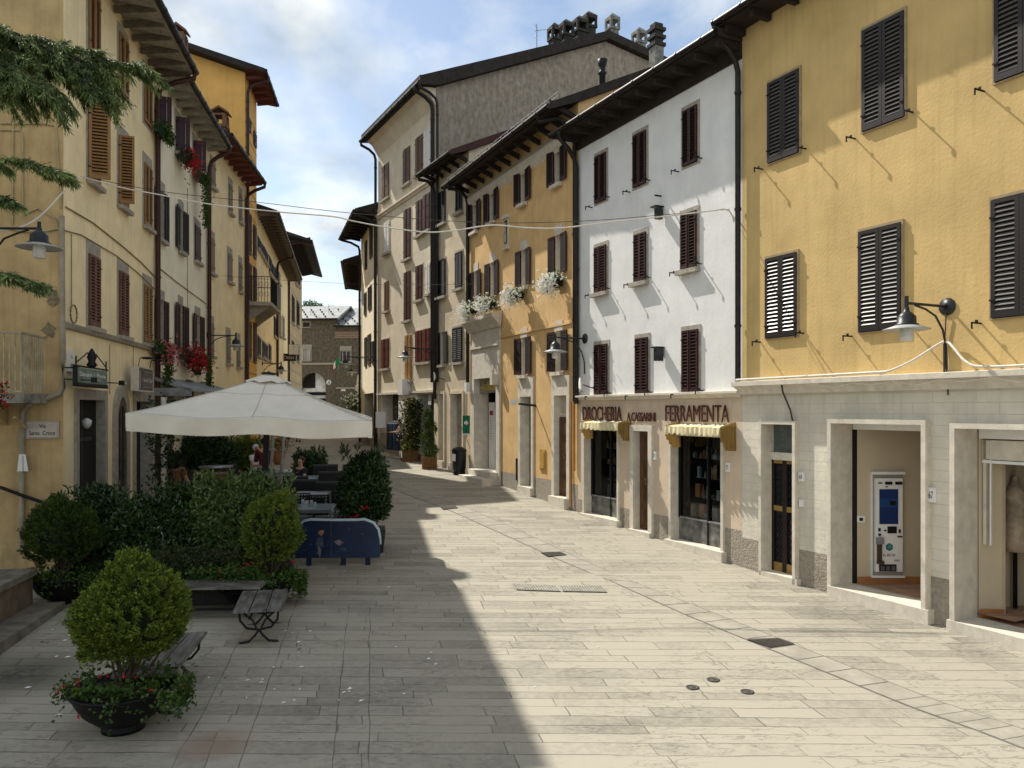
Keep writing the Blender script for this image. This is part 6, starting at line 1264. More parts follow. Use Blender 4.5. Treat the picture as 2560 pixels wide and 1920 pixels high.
# ------------------------------------------------------------------ window flower boxes
def flower_box(H, X, Yp, w, lab, kinds, trail=0, o=.22, h=.16, hang=.35, boxm=None):
    s, z = H.px(X, Yp, o); t = empty('flower_box', H.W(s, -o, z), math.atan2(H.a.y, H.a.x), lab, 'flower box', 'flower boxes under the windows')
    MB().prism([(-.09,-.08),(.09,-.08),(.11,.08),(-.11,.08)], -w/2, w/2).build('box', boxm or mat('dark green box', (.015,.04,.025), .5, .1, 5), t)
    n = int(380*w); P = rng.normal(0, 1, (n, 3))*np.array([w*.28, .09, .08])+np.array([0, -.03, .06]); leaves('foliage', np.repeat(P, 3, 0)+rng.normal(0,.02,(3*n,3)), rng.normal(size=(3*n, 3)), .06, .045, kinds[0], t)
    if trail:
        k = int(900*trail*w); q = rng.uniform(0, 1, k); P = np.stack([rng.normal(w*.12, w*.16*(1-.3*q), k), -.12+rng.normal(0, .05, k), -q*trail+.05], 1); leaves('trailing_stems', P, rng.normal(size=P.shape)+np.array([0,0,-.5]), .06, .05, kinds[0], t)
    if len(kinds) > 1:
        k = kinds[2] if len(kinds) > 2 else 90; P = rng.normal(0, 1, (k, 3))*np.array([w*.30, .12, hang*.5])+np.array([0, -.17, -.02]); blooms(t, P, kinds[1], .05 if k < 300 else .042, k=6)
        if len(kinds) > 3: P = rng.normal(0, 1, (k//3, 3))*np.array([w*.3, .09, hang*.5])+np.array([0, -.14, .05]); blooms(t, P, kinds[3], .045, 'pale_flowers')
    return t
flower_box(L2, 408, 334, .8, 'bushy green box at the top left window of the cream house', (g_fresh,), .3); flower_box(L2, 465, 400, .8, 'dark red flowering box at the top middle window of the cream house', (g_dark, red_f, 110), 0); flower_box(L2, 503, 447, .7, 'green box with a long trailing plant at the top right window', (g_fresh,), 1.5)
flower_box(L2, 405, 880, .9, 'pink flowering box low on the left of the cream house', (g_fresh, pink_f, 110), .9); flower_box(L2, 478, 896, 1.5, 'largest red and pink geranium box on the cream house', (g_dark, red_f, 260, pink_f), .5); flower_box(L2, 512, 905, .5, 'trailing green plant box beside the brown downpipe', (g_fresh,), 1.0)
for X, Yp, lab in ((1176,779,'white petunias under the leftmost ochre window'), (1221,765,'white petunias under the second ochre window'), (1291,742,'white petunias under the third ochre window'), (1385,711,'white petunias under the rightmost ochre window')):
    flower_box(Or, X, Yp, .62, lab, (g_fresh, white_f, 340), 0, .28, hang=.27, boxm=bowl_m)
# ------------------------------------------------------------------ cables across the street
def cable(pts, d0, d1, r, m_, lab, name='cable', ext=None):
    n = len(pts); P = [at(X, Yp, d0+(d1-d0)*(X-pts[0][0])/(pts[-1][0]-pts[0][0])) for X, Yp in pts]; fine = []
    for i in range(n-1):
        a, b, c, e = P[max(i-1,0)], P[i], P[i+1], P[min(i+2,n-1)]
        for j in range(6):
            t = j/6; fine.append(.5*((2*b)+(c-a)*t+(2*a-5*b+4*c-e)*t*t+(3*b-a-3*c+e)*t**3))
    fine.append(P[-1]); m = MB(); m.tube(fine, r, 6); return tag(m.build(name, m_), lab, 'cable')
cable([(202,440),(300,468),(400,487),(480,503),(560,515),(700,530),(830,541),(880,552),(960,567),(1060,580),(1130,577),(1230,563),(1310,569),(1400,570),(1520,556),(1660,541),(1780,527),(1815,524),(1832,545),(1842,620),(1846,700),(1835,780),(1852,940)], 15.1, 14.5, .013, cable_w, 'thick pale cable strung across the street between the houses')
cable([(202,440),(400,478),(640,505),(900,535),(1200,556),(1450,553),(1660,537),(1828,523)], 15.2, 14.6, .006, cable_d, 'thin dark support wire above the thick pale cable')
cable([(0,577),(60,565),(110,532),(160,478),(202,440)], 11.2, 15.0, .013, cable_w, 'pale cable running from the near lamp to the pale yellow house')
cable([(540,688),(700,700),(900,710),(1060,712),(1290,708)], 28, 22, .005, cable_d, 'hair thin wire crossing the sky farther up the street')
# downlead fixings on yellow side of pale house
# ------------------------------------------------------------------ ground details
def grate(pts, lab, n=12, frame=mat('cast iron grate', (.085,.078,.07), .6, .2, 9, metal=.4)):
    A_, B_, C_, D_ = [gnd(*p) for p in pts]; c = (A_+B_+C_+D_)/4; m = MB(); up = Vector((0,0,.011)); L = lambda p: p-c
    m.face([L(A_)+up*.8, L(B_)+up*.8, L(C_)+up*.8, L(D_)+up*.8], 1)
    for i in range(n+1):
        f = i/n; p, q = L(A_).lerp(L(D_), f), L(B_).lerp(L(C_), f); w = (L(D_)-L(A_))*.28/n; m.face([p-w+up*1.5, q-w+up*1.5, q+w+up*1.5, p+w+up*1.5], 0)
        p, q = L(A_).lerp(L(B_), f), L(D_).lerp(L(C_), f); w = (L(B_)-L(A_))*.22/n; m.face([p-w+up*1.8, p+w+up*1.8, q+w+up*1.8, q-w+up*1.8], 0)
    o = m.build('drain_grate', [frame, interior_d], loc=c); return tag(o, lab, 'drain grate')
pale_g = mat('pale steel grate', (.36,.34,.29), .6, .2, 9)
grate([(1868,1601),(1945,1598),(1985,1612),(1925,1621)], 'black drain grate in the paving near the right edge'); grate([(1352,1383),(1400,1381),(1416,1389),(1370,1393)], 'small drain grate in the pale channel at the middle of the street'); grate([(1100,1268),(1138,1266),(1144,1272),(1108,1275)], 'farthest drain grate lying in the shade')
grate([(1280,1460),(1388,1465),(1400,1480),(1292,1476)], 'left pale access grating in the sunny paving', 16, pale_g); grate([(1398,1465),(1502,1466),(1516,1482),(1408,1480)], 'right pale access grating in the sunny paving', 16, pale_g)
for X, Yp, lab in ((1783,1700,'round iron valve cover, farthest of the three'), (1731,1719,'round iron valve cover, leftmost of the three'), (1868,1730,'round iron valve cover, rightmost of the three')):
    c = gnd(X, Yp); m = MB(); m.lathe((0,0,0), [(.072,.004),(.072,.009),(.055,.009),(.052,.006),(.03,.006),(.027,.009),(.001,.009)], 20); tag(m.build('valve_cover', MATS['cast iron grate'], loc=c), lab, 'valve cover')
m = MB(); rs = random.Random(4)
for X, Yp, sx in [(740,1592,60)]*9+[(770,1620,30)]*4+[(680,1722,70)]*7+[(875,1745,90)]*9+[(480,1650,40)]*4+[(240,1560,30)]*4+[(170,1590,60)]*6+[(1040,1480,200)]*6+[(140,1620,90)]*8+[(500,1720,300)]*16+[(1500,1700,500)]*12+[(250,1760,200)]*10+[(900,1660,200)]*8:
    c = gnd(X+rs.uniform(-sx,sx), Yp+rs.uniform(-10,10)*(1+sx/60)); a = rs.uniform(0,3.1); L_ = rs.uniform(.012,.04); w = rs.uniform(.005,.014); d = Vector((math.cos(a),math.sin(a),0)); e = Vector((-d.y,d.x,0))
    m.face([c+d*L_+Vector((0,0,.012)), c+e*w+Vector((0,0,.02)), c-d*L_+Vector((0,0,.01)), c-e*w+Vector((0,0,.011))], rs.choice((0,0,0,1)))
tag(m.build('litter', [paint_white, mat('dry leaf', (.12,.08,.04), .9)]), 'fallen petals and litter scattered on paving', 'litter', kind='stuff')
# ------------------------------------------------------------------ people
def skin(name, nodes, edges, m, parent, sub=1):
    """nodes: list of (pos, rx, ry); grows one continuous surface along the edges"""
    me = bpy.data.meshes.new(name); me.from_pydata([tuple(n[0]) for n in nodes], edges, []); me.update(); o = bpy.data.objects.new(name, me); sc.collection.objects.link(o)
    sk = o.modifiers.new('s', 'SKIN'); sk.use_smooth_shade = True
    for i, n in enumerate(nodes): v = me.skin_vertices[0].data[i]; v.radius = (n[1], n[2] if len(n) > 2 else n[1]); v.use_root = (i == 0)
    ss = o.modifiers.new('u', 'SUBSURF'); ss.levels = sub; ss.render_levels = sub
    dg = bpy.context.evaluated_depsgraph_get(); nm = bpy.data.meshes.new_from_object(o.evaluated_get(dg)); bpy.data.objects.remove(o)
    nm.name = name; nm.materials.clear(); nm.materials.append(m); r = bpy.data.objects.new(name, nm); sc.collection.objects.link(r); r.parent = parent; return r
skin_m = mat('skin', (.42,.23,.15), .6, .08, 10, spec=.3)
def person(loc, rz, lab, pose='stand', shirt=None, trou=None, hair=None, arms=None, lean=0, h=1.7, hairk='short', short=True, group=None, skirt=False, barelegs=False):
    t = empty('person', loc, rz, lab, 'person', group); k = h/1.7; V3 = lambda x, y, z: Vector((x*k, y*k, z*k))
    pz = .93 if pose != 'sit' else .52
    def up(x, y, z): z0 = z-.93; return V3(x, y-math.sin(lean)*z0, pz+math.cos(lean)*z0)
    N = []; E = []
    def nd(p, rx, ry=None, par=None):
        N.append((p, rx*k, (ry or rx)*k)); 
        if par is not None: E.append((par, len(N)-1))
        return len(N)-1
    pel = nd(up(0,0,.93), .135, .105); bel = nd(up(0,0,1.08), .12, .095, pel); ch = nd(up(0,0,1.27), .145, .105, bel); uc = nd(up(0,.0,1.39), .10, .08, ch); nk = nd(up(0,-.0,1.46), .05, .052, uc)
    jw = nd(up(0,-.02,1.53), .058, .066, nk); sk_ = nd(up(0,.0,1.61), .078, .092, jw); nd(up(0,.0,1.675), .05, .06, sk_)
    arms = arms or ((.05,-.02,-.29), (.0,-.06,-.27)); tors = [pel, bel, ch, uc]; sl = []; wr = []
    for s in (-1, 1):
        a = arms if isinstance(arms[0], tuple) else arms; (e, w) = (arms[0], arms[1]) if len(arms) == 2 else (arms[0], arms[1]) if s < 0 else (arms[2], arms[3])
        sh = nd(up(s*.165,0,1.385), .052, .055, uc); P_ = up(s*.165,0,1.385); el = nd(P_+V3(s*e[0], e[1], e[2]), .04, .04, sh); PE = P_+V3(s*e[0], e[1], e[2]); wi = nd(PE+V3(s*w[0], w[1], w[2]), .026, .03, el); PW_ = PE+V3(s*w[0], w[1], w[2])
        d = V3(s*w[0], w[1], w[2]).normalized(); side = Vector((1,0,0)) if abs(d.x) < .7 else Vector((0,0,1)); side = (side-d*side.dot(d)).normalized(); nr = d.cross(side)
        pm = nd(PW_+d*.07*k, .030, .02, wi); sl.append((sh, el, wi)); wr.append(PW_)
        for f, (o_, L_) in enumerate(((-.03,.065),(-.01,.075),(.01,.072),(.03,.058))):
            b = PW_+d*.09*k+side*o_*k; q = nd(b, .009, .009, pm); q = nd(b+d*L_*.5*k, .0085, .0085, q); nd(b+d*L_*.85*k+nr*.02*k, .0075, .0075, q)
        q = nd(PW_+d*.05*k+side*.04*k, .010, .010, pm); nd(PW_+d*.085*k+side*.062*k, .008, .008, q)
    legs = []
    for s in (-1, 1):
        if pose == 'sit': H_, Kn, An, To = V3(s*.09,0,.50), V3(s*.11,-.42,.50), V3(s*.11,-.40,.09), V3(s*.12,-.56,.04)
        elif pose == 'walk': H_, Kn, An, To = V3(s*.09,0,.88), V3(s*.09,-.12*s-.04,.49), V3(s*.09,-.24*s+.05,.10), V3(s*.09,-.24*s-.09,.045)
        else: H_, Kn, An, To = V3(s*.09,0,.88), V3(s*.10,-.02,.49), V3(s*.11,.02,.09), V3(s*.12,-.13,.04)
        a = nd(H_, .082, .085, pel); b = nd(Kn, .054, .054, a); c = nd(An, .036, .038, b); nd(To, .036, .028, c); legs.append((H_, Kn, An, To))
    nose = nd(up(0,-.105,1.585), .012, .012, sk_)
    b = skin('body', N, E, skin_m, t, 2)
    m = MB()
    for s in (-1, 1): c = up(s*.032,-.088,1.605); m.lathe(c, [(.001,-.009),(.011,0),(.001,.009)], 8, 0); c = up(s*.082,.005,1.60); m.lathe(c, [(.001,-.03),(.014,0),(.001,.03)], 8, 1)
    c = up(0,-.092,1.545); m.obox(c, (.022*k,0,0), (0,.006,0), (0,0,.004), 2); m.build('face', [iron, skin_m, mat('lips', (.30,.10,.08), .5)], b)
    # shirt
    if shirt:
        n2 = []; e2 = []
        for i in tors: n2.append((N[i][0], N[i][1]+.016, N[i][2]+.018)); 
        e2 = [(0,1),(1,2),(2,3)]
        for sh, el, wi in sl:
            n2.append((N[sh][0], N[sh][1]+.016, N[sh][2]+.016)); e2.append((3, len(n2)-1)); f = .55 if short else 1
            pe = N[sh][0].lerp(N[el][0], f); n2.append((pe, N[el][1]+.022, N[el][1]+.022)); e2.append((len(n2)-2, len(n2)-1))
            if not short: n2.append((N[el][0].lerp(N[wi][0], .9), N[wi][1]+.014, N[wi][1]+.014)); e2.append((len(n2)-2, len(n2)-1))
        skin('shirt', n2, e2, shirt, t, 2)
    if trou:
        n2 = [(N[pel][0], N[pel][1]+.012, N[pel][2]+.012)]; e2 = []
        for H_, Kn, An, To in legs:
            n2.append((H_, .098*k, .10*k)); e2.append((0, len(n2)-1)); n2.append((Kn, .07*k, .07*k)); e2.append((len(n2)-2, len(n2)-1))
            if not barelegs: n2.append((Kn.lerp(An, .95), .052*k, .052*k)); e2.append((len(n2)-2, len(n2)-1))
        skin('trousers', n2, e2, trou, t, 2)
        m = MB()
        for H_, Kn, An, To in legs: m.tube([An+Vector((0,.05,-.03)), An+Vector((0,-.02,-.025)), To+Vector((0,-.03,-.005))], [.046*k,.05*k,.038*k], 10)
        m.build('shoes', iron, t)
    hm = hair or iron; c = up(0,.02,1.635)
    if hairk == 'curly':
        D = sph(1500); P = D*np.array([.19,.19,.19])*rng.uniform(.55,1,(1500,1))+np.array(up(0,.06,1.58)); leaves('hair', np.repeat(P,2,0), rng.normal(size=(3000,3)), .05, .02, hm, t)
    else:
        hb = MB(); prof = [(max(.001, math.sin(math.pi*i/10)), -math.cos(math.pi*i/10)) for i in range(11)]; hb.lathe((0,0,0), [(r*.092*k, z*.095*k) for r, z in prof], 18, 0, 1, 1.12)
        hb.v = [(x+c[0], y+c[1]+.012, z+c[2]) for x, y, z in hb.v if True]
        hb.v = [(x, max(y, c[1]-.075*k) if z > c[2]-.0 else max(y, c[1]-.01), z) for x, y, z in hb.v]
        if hairk == 'long': n0 = len(hb.v); q = up(0,.05,1.47); hb.lathe(q, [(.04,-.12),(.085,-.06),(.095,.04),(.08,.12)], 14, 0, 1, .6)
        if hairk == 'bun': q = up(0,.11,1.66); hb.lathe(q, [(.001,-.045),(.04,-.02),(.045,0),(.04,.02),(.001,.045)], 12)
        hb.build('hair', hm, t)
    return t
navy = mat('navy cloth', (.012,.014,.024), .85, .2, 12); wht = mat('white shirt cloth', (.55,.55,.56), .85, .1, 12); rust = mat('rust orange knit', (.22,.10,.04), .9, .4, 30); dred = mat('dark red cloth', (.10,.012,.015), .85, .2, 12)
denim = mat('denim', (.03,.045,.085), .85, .3, 20); khaki = mat('khaki cloth', (.25,.20,.13), .85, .2, 12); hgrey = mat('white hair', (.55,.54,.52), .8, .2, 30); hbrown = mat('brown hair', (.06,.03,.015), .6, .3, 30); hblack = mat('black hair', (.012,.009,.008), .6, .3, 30)
def gp(X, d): return ((X-CX)/F*d, d, G(d))
def raise_(p, z): return (p[0], p[1], p[2]+z)
person(raise_(gp(752, 20.2), -.03), R(-25), 'woman in a dark top seated with hands joined at the terrace table', 'sit', navy, navy, hbrown, ((.04,-.14,-.22), (-.13,-.20,.05)), 0, 1.68, 'bun')
person(raise_(gp(636, 22.6), 0), R(60), 'white haired man in a dark waistcoat and white shirt seated by the pole', 'sit', wht, navy, hgrey, ((.04,-.12,-.24), (-.06,-.23,.02)), .12, 1.74)
person(gp(436, 17.0), R(165), 'standing person with big dark curly hair in a rust coloured top', 'stand', rust, navy, hblack, ((.04,-.10,-.26), (.02,-.24,-.10)), .10, 1.70, 'curly')
person(gp(661, 20.3), R(200), 'dark haired waiter in dark red standing behind the parasol pole', 'stand', dred, navy, hblack, ((.03,-.10,-.26), (-.02,-.22,.05)), .05, 1.72, 'short', short=False)
person(raise_(gp(694, 18.9), -.05), R(30), 'dark haired child seated low behind the bright laurel shoots', 'sit', dred, denim, hbrown, ((.06,-.10,-.22), (.02,-.20,.05)), .25, 1.35)
person(gp(1013, 30.2), R(-70), 'shopper in a white and navy top bending toward the climbing plant', 'stand', mat('patterned top', (.28,.28,.36), .9, .6, 40, col2=(.03,.03,.08)), navy, hblack, ((.05,-.16,-.22), (.0,-.22,.0)), .38, 1.62)
for X, d, rz, lab, tr, sh in ((746, 40, 10, 'walker in khaki shorts far up the street', khaki, wht), (722, 42.5, 170, 'walker in dark trousers far up the street left of the others', navy, dred), (764, 44.5, 190, 'farthest walker in a brown coat up the street', mat('brown cloth', (.10,.06,.04), .9), rust), (688, 41.0, 20, 'walker in pale trousers farthest left up the street', wht, navy)):
    person(gp(X, d), R(rz), lab, 'walk', sh, tr, hbrown, None, 0, 1.7, 'short', barelegs='shorts' in lab, group='walkers far up the street')
# ------------------------------------------------------------------ terrace furniture
rattan = mat('charcoal woven rattan', (.020,.020,.022), .7, .5, 40, .5, 120); cushion = mat('charcoal cushion', (.035,.037,.042), .85, .2, 20); alu = mat('grey aluminium', (.27,.28,.30), .4, .1, 8, metal=.6); glass_top = mat('pale glass table top', (.42,.50,.54), .06, .05, 3, spec=.8)
def armchair(X, d, rz, lab):
    t = empty('armchair', gp(X, d), rz, lab, 'armchair', 'charcoal rattan armchairs on the terrace'); m = MB()
    m.box(-.33,.33,-.32,.33,.10,.36); m.build('seat_base', rattan, t)
    b = MB(); b.prism([(.22,.10),(.34,.10),(.40,.84),(.28,.86)], -.33,.33); b.build('backrest', rattan, t); b = MB(); b.tube([(-.33,.34,.85),(.33,.34,.85)], .045, 8); b.build('headroll', cushion, t)
    for s in (-1, 1): m = MB(); m.box(s*.33-.04, s*.33+.04, -.32, .25, .10, .60); m.build('armrest', rattan, t)
    m = MB(); m.box(-.28,.28,-.30,.22,.36,.46); m.build('cushion', cushion, t)
    for sx in (-.3,.3):
        for sy in (-.28,.28): MB().box(sx-.02,sx+.02,sy-.02,sy+.02,0,.10).build('leg', iron, t)
    return t
armchair(777, 19.0, R(170), 'armchair with its back to the white topped table, left of two'); armchair(838, 18.7, R(172), 'armchair beside the laurel shrub, right of two'); armchair(818, 21.8, R(185), 'armchair behind the woman to her right'); armchair(748, 19.6, R(175), 'armchair carrying the back in front of the seated woman'); armchair(783, 23.0, R(190), 'farthest armchair on the right of the terrace'); armchair(836, 20.4, R(182), 'armchair in the middle row beside the laurel shrub'); armchair(610, 21.6, R(90), 'armchair in the dark left of the white haired man')
def table(X, d, rz, lab, w=.75, dp=.75, h=.73, top=None, lab2=None, name='table', cat='table', grp='grey aluminium tables on the terrace'):
    t = empty(name, gp(X, d), rz, lab, cat, grp); MB().box(-w/2,w/2,-dp/2,dp/2,h-.035,h).build('table_top' if cat == 'table' else 'seat', top or alu, t)
    for sx in (-1, 1):
        for sy in (-1, 1): MB().box(sx*(w/2-.025)-.022, sx*(w/2-.025)+.022, sy*(dp/2-.03)-.022, sy*(dp/2-.03)+.022, 0, h-.035).build('leg', alu, t)
    m = MB(); m.box(-w/2+.05,w/2-.05,-dp/2+.015,-dp/2+.04,h-.10,h-.035); m.build('apron', alu, t); return t
table(781, 17.9, UA*.5, 'tall grey table with a thick frame top nearest the armchairs'); table(786, 16.3, UA*.5, 'glass topped table with glasses behind the blue panel', .8, .8, .73, glass_top); table(770, 20.4, UA, 'table holding papers before the seated woman', .7, .7, .73, glass_top)
table(846, 16.2, UA*.5, 'pale glass low table, nearer of the pair by the shrub', .7, .6, .45, glass_top, grp=None, cat='low table', name='low_table'); table(850, 17.3, UA*.5, 'pale glass low table, farther of the pair by the shrub', .7, .6, .45, glass_top, grp=None, cat='low table', name='low_table')
for X, d, lab in ((782, 15.7, 'nearest aluminium stool in the middle behind the panel'), (757, 16.6, 'aluminium stool on the left behind the panel'), (810, 16.6, 'aluminium stool on the right behind the panel')): table(X, d, UA*.4, lab, .36, .36, .46, None, None, 'stool', 'stool', 'aluminium stools behind the blue panel')
table(712, 21.6, UA, 'small table at the knees of the white haired man', .6, .6, .73, glass_top)
m = MB(); rs = random.Random(3)
for i in range(5): m.lathe((rs.uniform(-.3,.3), rs.uniform(-.3,.3), 0), [(.03,0),(.035,.1),(.03,.11),(.028,.01),(.001,.01)], 10)
p = gp(786, 16.3); tag(m.build('drinking_glasses', glass_top, loc=raise_(p, .73)), 'drinking glasses standing on the glass topped table', 'glasses')
# chairs with perforated backs
for X, d, lab in ((757, 17.3, 'perforated dark chair half hidden at the left of the grey table'), (800, 17.1, 'perforated dark chair pushed under the grey table')):
    t = empty('terrace_chair', gp(X, d), R(180), lab, 'chair', 'perforated dark chairs'); m = MB(); m.box(-.22,.22,-.22,.22,.42,.45); m.build('seat', iron, t); m = MB()
    for i in range(7): m.box(-.22+i*.068, -.20+i*.068, .20,.22,.45,.82)
    for i in range(6): m.box(-.22,.22,.20,.22,.50+i*.065,.525+i*.065)
    m.build('backrest', iron, t)
    for sx in (-.2,.2):
        for sy in (-.2,.2): MB().tube([(sx,sy,0),(sx,sy,.42)], .012, 6).build('leg', iron, t)
# barrel table
t = empty('barrel_table', gp(540, 20.5), 0, 'wooden wine barrel with a round top used as a standing table', 'barrel table'); m = MB(); m.lathe((0,0,0), [(.001,0),(.27,0),(.32,.25),(.34,.48),(.32,.72),(.27,.95),(.001,.95)], 28); m.build('barrel', mat('barrel oak', (.13,.06,.025), .7, .3, 5, .2, 20, stretch=(6,6,.5)), t)
m = MB(); [m.lathe((0,0,z), [(r,0),(r+.008,.02),(r+.004,.05)], 28) for z, r in ((.12,.29),(.32,.328),(.60,.333),(.80,.305))]; m.build('hoops', grey_metal, t); MB().lathe((0,0,.95), [(.001,0),(.42,0),(.42,.04),(.001,.04)], 28).build('table_top', alu, t)
hedge_plant(520, 1088, 23.0, 1.6, 'shrub row in a trough behind the barrel table', 1700, seed=21, m=g_laurel, low=.5); hedge_plant(612, 1088, 23.5, 1.2, 'light green conifer like shrub behind the white haired man', 1500, m=g_thuja, seed=22, L=.07, W=.014, low=.4)
t = empty('flower_planter', gp(697, 29), 0, 'tall pot of orange and yellow flowers behind the pale poles', 'flower pot'); MB().lathe((0,0,0), [(.001,0),(.16,0),(.24,.5),(.22,.5),(.001,.45)], 16).build('pot', mat('terracotta', (.30,.12,.05), .8), t); P = rng.normal(0,.17,(400,3))+np.array([0,0,.75]); leaves('foliage', P, rng.normal(size=P.shape), .07, .05, g_fresh, t); blooms(t, rng.normal(0,.16,(50,3))+np.array([0,-.05,.75]), mat('orange petals', (.55,.18,.03), .6, .2, 9, island=.3), .05); 
# ------------------------------------------------------------------ right pavement objects
t = empty('litter_bin', gnd(1148, 1186), R(-40), 'black round litter bin with a white notice by the portal', 'bin'); t.location.z = G(t.location.y)
m = MB(); m.lathe((0,0,0), [(.001,.0),(.20,.0),(.20,.06),(.15,.10),(.21,.14),(.225,.20),(.235,.74),(.24,.78),(.245,.80),(.20,.86),(.10,.90),(.001,.91)], 26); m.build('drum', mat('black plastic bin', (.015,.016,.017), .4, .2, 8), t)
m = MB(); m.lathe((0,0,.76), [(.25,0),(.255,.02),(.25,.04)], 26); [m.tube([(.21*math.cos(a),.21*math.sin(a),.0),(.23*math.cos(a),.23*math.sin(a),.13)], .025, 6) for a in (0,1.57,3.14,4.71)]; m.build('rings', iron, t); m = MB(); m.box(-.09,.06,-.245,-.235,.45,.68); m.build('notice', paint_white, t)
plank_b = mat('brown slatted planter wood', (.22,.11,.035), .75, .3, 6, stretch=(5,5,1))
def planter_box(X0, X1, Yb, d, lab, h=.42):
    x0 = (X0-CX)/F*d; x1 = (X1-CX)/F*d; w = x1-x0; t = empty('wooden_planter', ((x0+x1)/2, d, G(d)), R(8), lab, 'planter', 'slatted wooden planters by the wall'); m = MB(); n = 9
    for i in range(n):
        for s in (-1, 1): a = -w/2+w*i/n; m.box(a+.006, a+w/n-.006, s*.2-.012, s*.2+.012, 0, h); 
    for i in range(7):
        for s in (-1, 1): a = -.2+.4*i/7; m.box(s*w/2-.012, s*w/2+.012, a+.005, a+.052, 0, h)
    m.build('slats', plank_b, t); MB().box(-w/2+.02,w/2-.02,-.18,.18,.02,h-.04).build('soil', soil, t); return t, w
t, w = planter_box(1006, 1044, 1146, 30.0, 'slatted wooden planter full of yellow flowers'); P = rng.uniform((-w/2,-.2,.38),(w/2,.2,.62),(260,3)); leaves('foliage', np.repeat(P,3,0), rng.normal(size=(780,3)), .07, .05, g_fresh, t); blooms(t, rng.uniform((-w/2,-.25,.40),(w/2,.1,.66),(70,3)), yel_f, .05)
t, w = planter_box(1056, 1091, 1164, 27.7, 'slatted wooden planter holding a spiral conifer')
MB().tube([(0,0,.3),(0,0,2.0)], .03, 6).build('trunk', bark, t); k = 0
for zc_, r, rz in ((.62,.27,.26),(1.02,.23,.22),(1.38,.22,.30),(1.75,.17,.33)): D = sph(500); P = D*np.array([r,r,rz])*rng.uniform(.7,1.02,(500,1))+np.array([.05*(-1)**k,0,zc_]); P = np.repeat(P,4,0)+rng.normal(0,.015,(2000,3)); leaves('foliage', P, np.repeat(D,4,0)*.5+np.array([0,0,.8])+rng.normal(0,.4,(2000,3)), .05, .015, g_thuja2, t); k += 1
# climbing plant column by the shop pier
t = empty('climbing_plant', gp(1031, 29.9), 0, 'tall column of green and yellow climbing plants beside the shop window', 'climbing plant'); MB().tube([(0,0,0),(0,0,2.3)], .03, 6).build('support', bark, t)
P = np.stack([rng.normal(0,.17,2600), rng.normal(0,.12,2600), rng.uniform(.5,2.35,2600)], 1); leaves('foliage', P, rng.normal(size=P.shape)+np.array([0,0,-.3]), .09, .07, g_dark, t); P = P[:1100]+np.array([-.09,-.08,0]); leaves('pale_leaves', P, rng.normal(size=P.shape), .07, .05, mat('yellow green leaf', (.30,.27,.08), .6, .2, 6, island=.4, trans=.2), t)
# clothes racks
def rack(X, d, rz, lab, cl, w=.8, h=1.45):
    t = empty('clothes_rack', gp(X, d), rz, lab, 'clothes rack', 'chrome clothes racks outside the shop'); m = MB(); m.tube([(-w/2,0,0),(-w/2,0,h),(w/2,0,h),(w/2,0,0)], .014, 6)
    for s in (-1, 1): m.tube([(s*w/2,-.25,.03),(s*w/2,.25,.03)], .014, 6)
    m.tube([(-w/2,0,.12),(w/2,0,.12)], .01, 6); m.build('frame', grey_metal, t)
    for i in range(cl):
        x = -w/2+.1+(w-.2)*i/max(1,cl-1); g = MB(); g.prism([(-.20,h-.10),(-.03,h-.04),(.03,h-.04),(.20,h-.10),(.22,.35),(.02,.32),(0,.8),(-.02,.32),(-.22,.35)], x-.035, x+.035, 0, 'x'); g.build('garment', (denim, navy, mat('blue jeans', (.05,.08,.14), .9, .4, 20))[i % 3], t)
    return t
rack(989, 30.8, R(-52), 'clothes rack of blue jeans in the sun beside the shop', 7)
rack(905, 37.5, R(-60), 'empty looking clothes rack farther up in the shade', 3, .9, 1.3)
t = empty('sign_stand', gp(952, 33.4), 0, 'white paper sign on a thin stand by the corner of the tall house', 'sign stand'); m = MB(); m.tube([(0,0,0),(0,0,1.7)], .014, 6); m.box(-.3,.3,-.02,.02,0,.02); m.box(-.02,.02,-.25,.25,0,.02); m.build('stand', grey_metal, t); m = MB(); m.box(-.21,.21,-.035,-.012,1.0,1.68); m.build('sheet', paint_white, t)
# green arrow sign and meters on the downpipe
s, z = Or.px(1172, 1062); t = empty('arrow_sign', at(1166, 1062, 25.6), math.atan2(Or.a.y, Or.a.x)*.4, 'green sign with a white arrow on the narrow house pier', 'sign'); m = MB(); m.box(-.13,.13,-.02,.0,-.28,.30,0); m.box(-.14,.14,-.018,.002,-.32,-.10,1); m.face([(-.07,-.022,.02),(.0,-.022,.02),(.0,-.022,-.03),(.09,-.022,.06),(.0,-.022,.16),(.0,-.022,.11),(-.07,-.022,.11)], 1); m.build('plate', [mat('sign green', (.02,.16,.08), .5, .1, 5), paint_white], t); MB().tube([(0,.03,-.4),(0,.03,1.0)], .02, 6).build('pole', grey_metal, t)
s, z = Or.px(1168, 968); wall_box(Or, 1176, 968, .2, .3, .18, paint_white, 'junction_box', 'white junction box left of the portal', 'junction box')
s, z = Or.px(1340, 1014); t = empty('security_camera', Or.W(s, 0, z), math.atan2(Or.a.y, Or.a.x), 'white security camera on an arm beside the narrow door', 'camera'); m = MB(); m.tube([(0,0,0),(-.05,-.5,.05)], .03, 7, 0); m.build('arm', iron, t); m = MB(); m.obox((-.12,-.56,.10), (.13,.04,.02), (-.02,.055,0), (0,0,.055)); m.build('housing', paint_white, t)
